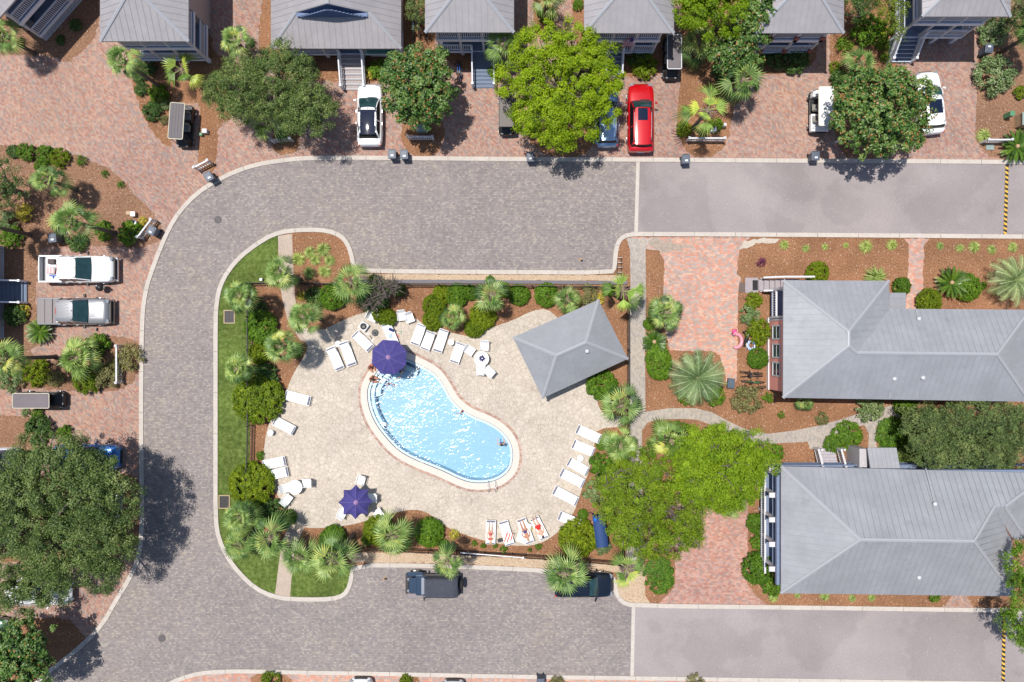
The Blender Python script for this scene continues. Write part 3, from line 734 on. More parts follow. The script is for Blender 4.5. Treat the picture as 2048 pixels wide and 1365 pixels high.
cottage('tall two storey cottage with a steep railed stair at the top right corner', wd(1843,2023,5.9)-1.3, (cx_(1843,2023,5.9), 594/S, 0), z0=1.45, z1=3.9, zE=5.9, stair=(-2.35,-.75,1.35,6), lat=False, dp=2.6)
# rotated cottage, top left
Cg = Vector(fp(93, 82)); u = Vector((72, 82, 0)).normalized(); ang = math.atan2(u.y, u.x)
cen = Cg+u*3.4
cottage('angled cottage at the top left corner with two porch decks over white lattice', 6.8, tuple(cen), ang, lat=True, cols=(0,.5,1), dp=3.4, z0=.95)
# cottages at the left edge, fronts facing right
cottage('cottage at the left edge with a blue grey stair down to the pickups', 6.8, (at(8,575).x, at(8,585).y, 0), R(90), stair=(-.75,.75,1.7,7), nos=False, dp=1.9, lat=True)
cottage('cottage at the left edge with a railed porch beside the large oak', 6.6, (at(44,900).x-.1, at(44,985).y, 0), R(90), dp=2.2, lat=True, cols=(0,.5,1))
# ---------------------------------------------------------------- coral house and grey-roofed house at the right
def W(px, py, z): return tuple(at(px, py, z))
root8 = empty('coral_house', 'coral red house with three white windows and long grey metal roof', 'house', at(1700, 700))
inv8 = Matrix.Translation(-Vector(root8.location))
zE, zA, zB = 4.3, 6.3, 6.05
TL, TR, BL = W(1567,561,zE), W(1778,562,zE), W(1566,796,zE)
ap1, ap2 = W(1698,663,zA), W(1698,692,zA)
r1, r2 = W(1714,706,zB), W(1995,709,zB)
V1, ET, BR = W(1779,618,zE), W(2060,620,zE), W(2060,804,zE)
roof8 = make_roof('roof', [[TL,TR,ap1], [BL,TL,ap1,ap2], [TR,V1,r1,ap2,ap1], [V1,ET,r2,r1], [ap2,r1,r2,BR,BL], [ET,BR,r2]],
          [(TL,ap1),(TR,ap1),(ap1,ap2),(BL,ap2),(ap2,r1),(r1,r2),(ET,r2),(BR,r2)], root8, M['roof'], inv=inv8)
lo = make_roof('porch_roof', [[W(1779,586,3.3),W(1812,586,3.1),W(1812,622,3.1),W(1779,622,3.3)]], [], root8, M['roof'], inv=inv8, seam=.3)
def box_px(mb, x0, y0, x1, y1, z0, z1, inv):
    """box between ground pixels"""
    a = Vector(xy(x0, y0)); b = Vector(xy(x1, y1)); c = (a+b)/2; o = inv.translation
    mb.box(c.x+o.x, c.y+o.y, (z0+z1)/2, abs(a.x-b.x), abs(a.y-b.y), z1-z0); return mb
GX = lambda px, z: 1024+(px-1024)*(H-z)/H      # ground pixel below a pixel seen at height z
GY = lambda py, z: 682.5+(py-682.5)*(H-z)/H
xW = 1535.5; yT = GY(561,zE)+9; yB = GY(796,zE)-9
yS = 642
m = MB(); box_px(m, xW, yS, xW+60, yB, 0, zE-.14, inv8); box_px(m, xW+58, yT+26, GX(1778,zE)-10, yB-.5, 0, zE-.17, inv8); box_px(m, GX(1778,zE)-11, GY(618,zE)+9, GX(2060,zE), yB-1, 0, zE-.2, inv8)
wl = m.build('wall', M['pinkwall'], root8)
m = MB(); box_px(m, xW-2.5, yS-6, xW+.5, yB+1, 0, .35, inv8); box_px(m, xW-1.2, yS-2, xW+.4, yS+1, .3, zE-.2, inv8); m.build('wall_trim', M['white'], root8)
ox = inv8.translation
wx = at(xW, 0).x+ox.x
for py in (665, 702, 739):
    window(root8, wx, at(0, GY(py,2.2)).y+ox.y, 1.25, .85, 1.4, 'w')
# porch recess with railings at the upper corner
m = MB(); box_px(m, xW, yT+2, xW+60, yS, .7, .85, inv8); m.build('porch_floor', M['deckfl'], root8)
a = at(xW+1, yT+3); b = at(xW+1, yS-3); c_ = at(GX(1566,zE)+2, yT+3); A_ = a+ox; B_ = b+ox; C_ = c_+ox
m = MB(); rail(m, (A_.x, A_.y), (B_.x, B_.y), .85, sp=.17, tr=.14); m.build('porch_railing', M['white'], root8)
m = MB(); m.beam((A_.x, A_.y, zE-.25), (B_.x, B_.y, zE-.25), .16, .24); m.box(A_.x, A_.y, zE/2, .16, .16, zE-.3); m.box(B_.x, B_.y+.1, zE/2, .14, .14, zE-.3); m.build('porch_post', M['white'], root8)
# approach: landing, steps and handrails on the left
m = MB()
for i in range(4): box_px(m, 1516+i*9.5, 560, 1516+i*9.5+9.5, 582, 0, .18+.16*i, inv8)
box_px(m, 1554, 560, 1590, 582, 0, .84, inv8); box_px(m, 1490, 556, 1516, 586, 0, .07, inv8)
m.build('steps', plain('grey_wood_steps', alb(182,172,176), .8), root8)
m = MB(); box_px(m, 1504.5, 561, 1515, 581, .075, .09, inv8); m.build('doormat', M['rubber'], root8)
m = MB(); box_px(m, 1478, 566, 1489.5, 585, .02, .04, inv8); m.build('paver_pad', plain('dark_pad', alb(120,104,98), .8), root8)
for y in (557.5, 583.5):
    p0 = at(1519, y)+ox; p1 = at(1556, y)+ox; p2 = at(1590 if y > 570 else 1612, y)+ox
    m = MB(); rail(m, (p0.x, p0.y, .1), (p1.x, p1.y, .84), 0, h=.85, tr=.12); rail(m, (p1.x, p1.y, .84), (p2.x, p2.y, .84), 0, h=.85, tr=.12)
    m.build('handrail', M['white'], root8)
def vent(parent, px, py, z, inv, to):
    p = inv @ Vector(W(px, py, z)); m = MB(); m.lathe([(.13,-.25),(.13,.02),(.16,.05),(.12,.16),(.0001,.2)], 14, p.x, p.y, p.z)
    v_ = m.build('roof_vent', M['white'], parent, smooth=True)
    if to:
        q = inv @ Vector(W(to[0], to[1], 4.34)); p.z += -.03; d = (q-p).normalized(); m = MB(); sd_ = d.cross(Vector((0,0,1))).normalized()*.035
        a_ = p+d*.2+Vector((0,0,.04)); b_ = q+Vector((0,0,.04)); m.add([a_-sd_, a_+sd_, b_+sd_, b_-sd_], [(0,1,2,3)]); m.build('drip_streak', M['cap'], v_)
for q in ((1837,638,4.72,(1831,619)), (1788,758,5.0,(1778,797)), (1845,756,5.09,(1832,797))): vent(roof8, q[0], q[1], q[2], inv8, q[3])

root9 = empty('grey_roofed_house', 'large house under a wide grey hip roof at the bottom right', 'house', at(1750, 1060))
inv9 = Matrix.Translation(-Vector(root9.location))
zR = 7.0; oz = inv9.translation
TL, BL, BR, TR = W(1562,933,zE), W(1562,1187,zE), W(2030,1193,zE), W(2100,947,zE)
L1, L2 = W(1721,1080,zR), W(1949,1083,zR)
Va = W(1990,1013,5.65)
S2, E2 = W(2010,1014,5.65), W(2055,1080,zE)
Vb = W(2024,1079,zE)
roof9 = make_roof('roof', [[TL,L1,L2,Va,S2,TR], [TL,BL,L1], [BL,BR,L2,L1], [BR,Vb,Va,L2], [Va,Vb,E2,S2], [S2,E2,TR]],
          [(TL,L1),(BL,L1),(L1,L2),(L2,BR),(L2,Va),(S2,TR),(S2,E2)], root9, M['roof'], inv=inv9)
for q in ((1869,1008,5.66,(1851,937)), (1837,1155,5.12,(1825,1188))): vent(roof9, q[0], q[1], q[2], inv9, q[3])
yT = GY(933,zE)+12; yB = GY(1187,zE)-10; xW = GX(1562,zE)+38
m = MB(); box_px(m, xW, yT+10, GX(2030,zE)-10, yB, 0, zE-.14, inv9); m.build('wall', M['white'], root9)
m = MB(); box_px(m, xW-45, yT+4, xW, yB-2, .7, .85, inv9); box_px(m, xW, yT-4, GX(2060,zE), yT+10, .7, .85, inv9); m.build('porch_floor', M['deckfl'], root9)
xP = xW-42
m = MB(); a = at(xP, yT+4)+oz; b = at(xP, yB-4)+oz; m.beam((a.x, a.y, zE-.3), (b.x, b.y, zE-.3), .2, .3); a2 = at(xP, yT-2)+oz; b2 = at(2060, yT-2)+oz; m.beam((a2.x, a2.y, zE-.3), (b2.x, b2.y, zE-.3), .2, .3); m.build('porch_beam', plain('blue_grey_beam', alb(130,146,176), .6), root9)
for py in (939, 989, 1038, 1087, 1136):
    p = at(xP, GY(py, 3.5))+oz; m = MB(); m.box(p.x, p.y, 2.0, .2, .2, 3.9); m.box(p.x-.25, p.y, 3.75, .48, .34, .14); m.build('column', M['white'], root9)
m = MB(); a = at(xP-3, yT+10)+oz; b = at(xP-3, yB-6)+oz; rail(m, (a.x, a.y), (b.x, b.y), .85, sp=.16, tr=.13)
m.build('porch_railing', M['white'], root9)
m = MB(); a = at(xP, yT-3)+oz; b = at(2050, yT-3)+oz; rail(m, (a.x, a.y), (b.x, b.y), .85, sp=.16); m.build('porch_railing', plain('blue_grey_rail', alb(120,136,168), .6), root9)
# rust brown leaf litter in the roof valley
def onplane(f, px, py):
    n_ = (Vector(f[1])-Vector(f[0])).cross(Vector(f[2])-Vector(f[0])); o_ = Vector((0,0,H)); r_ = at(px, py, 0)-o_
    return o_+r_*((Vector(f[0])-o_).dot(n_)/r_.dot(n_))
m = MB(); pp = [onplane((BR, Vb, L2), *q)+Vector((0,0,.06)) for q in ((2004,1040),(2012,1044),(2022,1058),(2035,1076),(2024,1080),(2014,1066))]
m.add([inv9 @ p for p in pp], [tuple(range(6))]); m.build('leaf_litter', plain('rusty_leaf_litter', alb(150,104,88), .95, var=.4, scale=9), roof9)
# rear steps (towards the footpath) and small covered stair
m = MB(); zt = .85
for i in range(6):
    box_px(m, 1634, 897+i*5.6, 1668, 897+i*5.6+5.6, 0, .13*(i+1), inv9)
m.build('steps', plain('light_wood_steps', alb(196,190,198), .8), root9)
for x in (1626, 1671):
    m = MB(); p0 = at(x, 896)+oz; p1 = at(x+2, 932)+oz; rail(m, (p0.x, p0.y, .1), (p1.x, p1.y, .85), 0, h=.9, tr=.12)
    q0 = at(x+6, 896)+oz; q1 = at(x+8, 932)+oz; m.beam((q0.x, q0.y, .5), (q1.x, q1.y, 1.3), .1, .06)
    for p in (p0, q0): m.box(p.x, p.y, .55, .14, .14, 1.1)
    m.build('handrail', M['white'], root9)
make_roof('shed_roof', [[W(1735,896,2.5), W(1793,896,2.5), W(1800,937,3.0), W(1741,937,3.0)]], [], root9, M['roof'], inv=inv9, seam=.3)
m = MB(); box_px(m, GX(1719,2.2), GY(898,2.2), GX(1736,2.2), GY(935,2.2), 0, 2.2, inv9); m.build('side_bay', plain('pale_panel', alb(206,202,206), .7), root9)

# ---------------------------------------------------------------- open pavilion by the pool
rp = empty('pool_pavilion', 'open pavilion with a grey hip roof standing on the pool terrace', 'pavilion', at(1141, 698))
ip = Matrix.Translation(-Vector(rp.location)); ze = 2.7
q = [W(1197,600,ze), W(1256,718,ze), W(1085,797,ze), W(1026,675,ze)]
R1, R2 = W(1172,685,4.25), W(1113,711,4.25)
# make the plan regular
rf = make_roof('roof', [[q[0],q[1],R1], [q[1],q[2],R2,R1], [q[2],q[3],R2], [q[3],q[0],R1,R2]], [(q[0],R1),(q[1],R1),(R1,R2),(q[2],R2),(q[3],R2)], rp, M['roof'], inv=ip, seam=.32)
vent(rf, 1174, 703, 3.9, ip, None)
cc = sum((Vector(p) for p in q), Vector())/4
for p in q:
    p = ip @ (cc+(Vector(p)-cc)*.86); m = MB(); m.box(p.x, p.y, ze/2-.1, .16, .16, ze-.25, R(27)); m.box(p.x, p.y, .12, .24, .24, .2, R(27)); m.build('column', M['white'], rp)
m = MB(); qq = [ip @ (cc+(Vector(p)-cc)*.86) for p in q]
for i in range(4):
    a, b = qq[i], qq[(i+1)%4]; m.beam((a.x,a.y,ze-.3), (b.x,b.y,ze-.3), .12, .2)
m.build('beam', M['white'], rp)
m = MB(); c0 = ip @ cc; m.box(c0.x, c0.y, .45, 2.0, .8, .9, R(27)); m.box(c0.x, c0.y, .93, 2.2, 1.0, .06, R(27)); m.build('counter', M['bluewhite'], rp)
# ---------------------------------------------------------------- foliage
def leaves_mesh(name, P, N, L, Wd, tone, mat, rng):
    n = len(P); r = rng.normal(size=(n,3)); N = N/np.linalg.norm(N, axis=1, keepdims=True)
    T = r-(r*N).sum(1)[:,None]*N; T /= np.linalg.norm(T, axis=1, keepdims=True); B = np.cross(N, T)
    L = np.broadcast_to(L, n)[:,None]; Wd = np.broadcast_to(Wd, n)[:,None]
    V = np.empty((n,4,3)); V[:,0] = P-T*L/2; V[:,1] = P+B*Wd/2-N*L*.08; V[:,2] = P+T*L/2; V[:,3] = P-B*Wd/2-N*L*.08
    return quads_mesh(name, V, tone, mat)
def quads_mesh(name, V, tone, mat):
    n = len(V); me = bpy.data.meshes.new(name)
    me.vertices.add(4*n); me.vertices.foreach_set('co', V.reshape(-1))
    me.loops.add(4*n); me.loops.foreach_set('vertex_index', np.arange(4*n, dtype=np.int32))
    me.polygons.add(n); me.polygons.foreach_set('loop_start', np.arange(0, 4*n, 4, dtype=np.int32))
    me.polygons.foreach_set('loop_total', np.full(n, 4, dtype=np.int32))
    me.update(); a = me.attributes.new('tone', 'FLOAT', 'POINT'); a.data.foreach_set('value', np.repeat(np.clip(tone, 0, 1), 4).astype(np.float32))
    me.materials.append(mat); return me
def cloud(rng, blobs, M_, lp, pr, low=-.35, inner=.2, jit=.12, gap=None):
    """puffs over the surface of ellipsoid blobs (x, y, z, r, rz); returns leaf points, normals and tone"""
    A = np.array([b[3]**2 for b in blobs]); A = A/A.sum(); Ps = []; Ns = []; Ts = []
    bi = rng.choice(len(blobs), M_, p=A)
    for i in bi:
        b = blobs[i]; d = rng.normal(size=3); d /= np.linalg.norm(d)
        while d[2] < low: d = rng.normal(size=3); d /= np.linalg.norm(d)
        rad = 1+rng.uniform(-jit, jit) if rng.random() > inner else rng.uniform(.45, .85)
        c = np.array(b[:3])+d*np.array([b[3], b[3], b[4]])*rad
        if gap is not None and noise.noise(Vector((c[0]*.8+M_, c[1]*.8, c[2]*.8))) < -gap: continue
        s = pr*rng.uniform(.6, 1.35); k = int(lp*rng.uniform(.7, 1.3))
        dd = rng.normal(size=(k,3)); dd /= np.linalg.norm(dd, axis=1, keepdims=True)
        Ps.append(c+dd*s*np.array([1,1,.65])*rng.random((k,1))**.4)
        Ns.append(dd*.55+d*.35+np.array([0,0,.55])+rng.normal(size=(k,3))*.35)
        Ts.append(np.clip(rng.normal(.5+rng.normal()*.1, .17, k), 0, 1))
    return np.vstack(Ps), np.vstack(Ns), np.concatenate(Ts)
def tree(name, label, cat, blobs, base, kind, n_puff, lp, pr, leaf, aspect=.5, seed=1, trunk_r=.18, group=None, low=-.35, inner=.2, tone_hi=0, bare=0, gap=9.):
    """blobs: (px, py, z, r, rz) with z the height at which the photo shows the blob's middle"""
    rng = np.random.default_rng(seed)
    root = empty(name, label, cat, at(*base), group=group); O = root.location
    B = []
    for px, py, z, r, rz in blobs: p = at(px, py, z)-O; B.append((p.x, p.y, p.z, r, rz))
    P, N, T = cloud(rng, B, n_puff, lp, pr, low, inner, .17, gap)
    keep = P[:,2] > .25
    P, N, T = P[keep], N[keep], T[keep]
    if tone_hi: # a share of leaves that turn
        m = rng.random(len(T)) < tone_hi; T[m] = 1
        T[~m] = np.minimum(T[~m], .72)
    me = leaves_mesh('crown', P, N, leaf*rng.uniform(.7, 1.3, len(P)), leaf*aspect, T, M[kind], rng)
    o = bpy.data.objects.new('crown', me); C.objects.link(o); o.parent = root
    m = MB(); top = min(b[2]-b[4]*.3 for b in B); fork = max(.6, top*.45)
    cxm = sum(b[0] for b in B)/len(B); cym = sum(b[1] for b in B)/len(B)
    f = Vector((cxm*.25, cym*.25, fork)); m.tube([(0,0,-.05), (cxm*.1, cym*.1, fork*.5), f], [trunk_r*1.25, trunk_r, trunk_r*.85], 9)
    for b in B:
        c = Vector(b[:3]); mid = (f+c)/2+Vector((0,0,-.15)); m.tube([f, mid, c], [trunk_r*.6, trunk_r*.4, trunk_r*.12], 7)
        for k in range(4+bare):
            d = Vector(rng.normal(size=3)); d.z = abs(d.z)*.6; d.normalize(); e = c+Vector((d.x*b[3], d.y*b[3], d.z*b[4]))*(.92 if k < 4 else 1.04)
            h = (c+e)/2+Vector(rng.normal(size=3))*.2; m.tube([mid.lerp(c, .6), h, e], [trunk_r*.28, trunk_r*.16, .015], 5)
    if bare:
        for k in range(bare*26):
            b = B[rng.integers(len(B))]; d = Vector(rng.normal(size=3)); d.z = abs(d.z)+.4; d.normalize()
            p = Vector((b[0]+d.x*b[3]*1.02, b[1]+d.y*b[3]*1.02, b[2]+d.z*b[4]*1.06)); e = p+Vector(rng.normal(size=3))*.3+Vector((0,0,.08)); m.tube([p, p.lerp(e, .5)+Vector(rng.normal(size=3))*.04, e], [.04,.03,.01], 4)
    m.build('trunk', M['bark'], root)
    return root
rs = random.Random(5)
def ring_blobs(px, py, rpx, z, k, r, rz, mid=1.2, seed=3):
    q = random.Random(seed); out = [(px, py, z+.5, r*mid, rz*1.1)]
    for i in range(k):
        a = 2*math.pi*(i+q.uniform(-.25,.25))/k; d = (rpx-r*S*1.08)*q.uniform(.85, 1.05)
        out.append((px+math.cos(a)*d, py+math.sin(a)*d, z+q.uniform(-.6,.2), r*q.uniform(.85,1.12), rz*q.uniform(.85,1.1)))
    return out
tree('cypress_tree', 'wide bright yellow green feathery tree between the dark cart and the blue car', 'tree', ring_blobs(1118,168,122,5.2,9,1.75,1.3,1.5,3)+[(1080,95,5.4,1.5,1.2),(1150,80,5.2,1.3,1.1),(1190,110,4.9,1.3,1),(1205,165,4.9,1.2,1),(1200,215,4.7,1.2,1),(1120,262,4.8,1.3,1),(1060,240,4.8,1.2,1),(1165,255,4.7,1.1,.9)], (1122,200), 'cyp', 700, 92, .36, .14, .5, 11, gap=.36)
tree('cypress_tree', 'bright yellow green tree at the top edge above the fan palms', 'tree', [(1385,5,5.2,1.6,1.3),(1430,20,5.6,1.9,1.5),(1420,-30,5.4,1.7,1.4),(1475,-5,5.2,1.5,1.2),(1375,-25,5,1.5,1.2)], (1430,60), 'cyp', 300, 90, .36, .14, .5, 12)
tree('magnolia_tree', 'dark glossy tree right of the bright top tree, left of the red based porch', 'tree', [(1500,55,4.8,1.5,1.2),(1475,95,4.5,1.3,1.1),(1515,20,5,1.4,1.2),(1450,110,4,1.0,.9),(1490,125,3.8,.9,.8)], (1490,110), 'mag', 330, 40, .34, .19, .55, 13, tone_hi=.05)
tree('magnolia_tree', 'round dark glossy magnolia hanging over the white car roof', 'tree', ring_blobs(838,170,84,4.6,8,1.25,1.1,1.35,7), (846,215), 'mag', 430, 50, .32, .2, .55, 14, tone_hi=.06)
tree('magnolia_tree', 'broad dark magnolia between the white golf cart and the white hatchback', 'tree', ring_blobs(1762,222,98,4.8,9,1.4,1.2,1.5,9)+[(1825,190,4.6,1.2,1),(1720,175,4.5,1.1,.9)], (1745,255), 'mag', 540, 50, .32, .2, .55, 15, tone_hi=.07)
tree('magnolia_tree', 'dark magnolia in the bottom left corner', 'tree', ring_blobs(30,1318,82,4.4,8,1.3,1.1,1.4,4), (70,1300), 'mag', 480, 42, .34, .2, .55, 16, tone_hi=.03)
tree('live_oak', 'spreading live oak left of the white car, with a fan palm under it', 'tree', ring_blobs(480,180,72,4.6,7,1.15,.95,1.3,2)+ring_blobs(615,218,62,4.4,6,1.1,.95,1.2,6)+[(560,150,4.8,1.5,1.2),(560,115,4.6,1.1,.9),(540,200,4.6,1.5,1.1),(600,140,4.5,1.1,.9)], (556,240), 'oak', 800, 78, .36, .13, .42, 17, gap=.34)
tree('live_oak', 'very large live oak covering the parked cars at the lower left', 'tree', ring_blobs(120,1030,150,6.2,11,2.2,1.4,1.7,8)+[(60,930,5.6,1.7,1.2),(210,960,5.8,1.5,1.1),(225,1090,5.6,1.7,1.2),(200,1140,5,1.4,1),(90,1170,5,1.5,1.0),(20,1150,5,1.6,1.1),(-20,1000,6,2.2,1.4),(150,905,5,1.2,.9),(100,895,5,1.1,.9),(205,925,4.8,1.0,.8),(50,1190,4.6,1.3,.9),(110,1185,4.6,1.0,.8),(10,1185,4.6,1.3,.9)], (110,1030), 'oak', 1350, 96, .42, .14, .42, 18, gap=.40, trunk_r=.3, inner=.15)
tree('dark_tree', 'dark dense tree cut by the left edge above the yellow shrub', 'tree', [(8,352,3,1.1,1.1),(30,375,2.6,.9,.9),(-15,390,3,1.2,1.1),(10,395,2.4,.8,.8)], (40,385), 'drk', 130, 42, .28, .12, .45, 19)
tree('juniper_tree', 'large sprawling bright green tree over the corner of the pool path', 'tree', [(1290,1000,3.6,1.7,.9),(1240,965,3.4,1.3,.8),(1225,1010,3.3,1.2,.8),(1255,1055,3.3,1.3,.8),(1300,1075,3.2,1.3,.8),(1350,1085,3.3,1.1,.8),(1375,1040,3.4,1.1,.8),(1345,1010,3.6,1.3,.8),(1215,960,3.2,.9,.6),(1310,945,3.4,1.0,.7),(1390,1070,3.2,.7,.6),(1270,930,3.2,.8,.6)], (1302,1010), 'cyp3', 640, 84, .36, .13, .46, 20, gap=.33, trunk_r=.2, bare=3)
tree('juniper_tree', 'rounded bright green tree touching the front of the wide grey roof', 'tree', ring_blobs(1436,938,92,4.9,9,1.45,1.1,1.9,12)+[(1505,895,4.7,1.1,.8),(1530,935,4.5,.9,.7),(1400,885,4.7,1,.8)], (1432,930), 'cyp2', 680, 88, .36, .13, .46, 21, gap=.42, trunk_r=.2, bare=2)
tree('wax_myrtle', 'long shaggy dark green tree filling the gap between the two right hand roofs', 'tree', [(1850,860,3.2,1.4,1.1),(1895,850,3.4,1.5,1.2),(1950,845,3.4,1.6,1.2),(2005,850,3.4,1.6,1.2),(2050,855,3.4,1.5,1.2),(1870,905,3.1,1.2,1),(1920,905,3.2,1.3,1),(1980,910,3.2,1.4,1),(2040,905,3.2,1.5,1),(1835,830,2.8,.9,.8),(1840,890,2.6,.8,.7)], (1930,880), 'myr', 800, 60, .36, .18, .26, 22, trunk_r=.15)
tree('broadleaf_tree', 'bright green tree at the right edge overlapping the rusty roof corner', 'tree', [(2060,1130,6.2,1.5,1.2),(2045,1180,6,1.0,1)], (2030,1150), 'box', 170, 46, .3, .13, .5, 23)
tree('broadleaf_tree', 'green tree by the lower street above the striped speed hump', 'tree', [(2035,1245,3.8,1.1,.9),(2060,1275,3.6,1.0,.9)], (2010,1225), 'box', 140, 46, .3, .12, .5, 24)
tree('broadleaf_tree', 'loose yellow green tree beside the railed porch at the top right', 'tree', [(1782,30,4,1.0,1),(1790,60,3.8,.8,.8),(1775,0,4,1,1)], (1780,60), 'yg', 90, 34, .34, .11, .5, 25, inner=.4)
tree('broadleaf_tree', 'pale leafy tree in the gap left of the blue stair cottage', 'tree', [(832,20,2.6,.8,.9),(838,-10,2.8,.9,.9),(835,42,2.2,.5,.6)], (835,45), 'myr', 90, 40, .3, .13, .3, 26)
tree('broadleaf_tree', 'dark tree filling the bed at the top edge right of the red based porch', 'tree', [(1715,15,3.2,1.0,1),(1738,-5,3.2,1.1,1),(1700,-15,3,.9,.9)], (1715,40), 'drk', 120, 40, .3, .12, .45, 27)
tree('broadleaf_tree', 'dark green tree in the top right corner', 'tree', [(2040,8,3.4,1,1),(2030,40,3.0,.8,.8),(2050,60,3,.8,.8)], (2000,50), 'drk', 120, 42, .3, .12, .45, 28)
tree('bare_shrub_tree', 'half bare twisted shrub tree with pale branches at the top of the pool', 'tree', [(762,580,2.0,.75,.6),(745,600,1.8,.7,.6),(785,575,1.9,.45,.4)], (770,592), 'drk', 90, 36, .26, .1, .45, 29, trunk_r=.09, bare=14)

# -------- palms
def fan_frond(V, T, rng, org, az, pitch, pet, blade, nseg, droop, tone, spread=150):
    ca, sa = math.cos(az), math.sin(az); cp, sp = math.cos(pitch), math.sin(pitch)
    d = np.array([ca*cp, sa*cp, sp]); side = np.array([-sa, ca, 0]); up = np.cross(d, side)*-1
    up = np.cross(side, d)*-1; up = up if up[2] > 0 else -up
    hub = org+d*pet; hub = hub-np.array([0,0,.04*pet])
    w_ = .018
    V.append([org-side*w_, org+side*w_, hub+side*w_, hub-side*w_]); T.append(.62)
    for k in range(nseg):
        a = (k/(nseg-1)-.5)*R(spread); l = blade*(1-.22*abs(a)/R(107))*rng.uniform(.9, 1.08)
        v = d*math.cos(a)+side*math.sin(a); nn = up
        b = np.cross(nn, v); b /= np.linalg.norm(b); b = b*(.022+.018*math.cos(a/2.2))
        p1 = hub+v*l*.55+nn*.03-np.array([0,0,droop*.12*l]); tip = hub+v*l*.97-np.array([0,0,droop*.62*l*rng.uniform(.7,1.3)])
        tn = tone+rng.normal()*.11
        V.append([hub, p1-b, p1+b, hub]); T.append(tn)
        V.append([p1-b, tip-b*.12, tip+b*.12, p1+b]); T.append(tn+.06)
def palm_mesh(seed, nfr, pet, blade, mat, sparse=False):
    rng = np.random.default_rng(seed); V = []; T = []
    for i in range(nfr):
        f = i/nfr; az = i*2.39996+rng.uniform(-.45,.45)
        pitch = R(72-115*f+rng.uniform(-14,14))
        if sparse: pitch = R(50-70*f+rng.uniform(-10,10))
        fan_frond(V, T, rng, np.array([math.cos(az)*.07, math.sin(az)*.07, .15-.25*f]), az, pitch, pet*(.30+.75*f)*rng.uniform(.75,1.2), blade*rng.uniform(.75,1.12), 12, .35+.7*f, .56-.28*f+rng.normal()*.2, rng.uniform(85,120) if sparse else rng.uniform(110,165))
    V = np.array(V)
    return quads_mesh('crown', V, np.array(T), mat)
def boots_mesh():
    m = MB(); rng = random.Random(3); m.tube([(0,0,-.55),(0,0,-.2),(0,0,.12)], [.13,.24,.10], 9)
    for k in range(34):
        a = rng.uniform(0, 6.28); z = rng.uniform(-.4, .1); l = rng.uniform(.18,.42)
        m.beam((math.cos(a)*.12, math.sin(a)*.12, z), (math.cos(a)*(.12+l), math.sin(a)*(.12+l), z+l*.35), .035, .02)
    return m
PALM = {
 'fan': [palm_mesh(i, 25, .78, .82, M['palmleaf']) for i in (1,2,3,4,5)],
 'bright': [palm_mesh(i, 7, .85, 1.05, M['palmbright'], True) for i in (14,25,36)],
 'mid': [palm_mesh(i, 16, .8, .95, M['palmleaf']) for i in (8,9,11,12)]}
boots = boots_mesh().build('frond_boots', M['boot']); boots_me = boots.data; bpy.data.objects.remove(boots)
tm = MB(); tm.tube([(0,0,0),(0,0,.06),(0,0,.5),(0,0,1)], [.24,.17,.15,.15], 10); tk = tm.build('trunk', M['trunk']); trunk_me = tk.data; bpy.data.objects.remove(tk)
def palm(px, py, rpx, z, label, kind='fan', seed=0, lean=(0, 0)):
    """crown seen at (px, py) at height z; lean: ground offset of the foot in pixels"""
    c = at(px, py, z); base = Vector((c.x+lean[0]/S, c.y-lean[1]/S, 0))
    root = empty('palm_tree', label, 'palm tree', base, group='fan palms')
    o = bpy.data.objects.new('crown', PALM[kind][seed % len(PALM[kind])]); C.objects.link(o); o.parent = root
    o.location = (c.x-base.x, c.y-base.y, z); s_ = rpx/S/1.6*(H-z)/H; o.scale = (s_, s_, s_); o.rotation_euler[2] = seed*1.7
    b = bpy.data.objects.new('frond_boots', boots_me); C.objects.link(b); b.parent = root; b.location = o.location; b.scale = (s_, s_, s_)
    t = bpy.data.objects.new('trunk', trunk_me); C.objects.link(t); t.parent = root
    d = Vector((c.x-base.x, c.y-base.y, z-.1)); t.rotation_euler = d.to_track_quat('Z', 'Y').to_euler(); t.scale = (.9, .9, d.length)
    return root
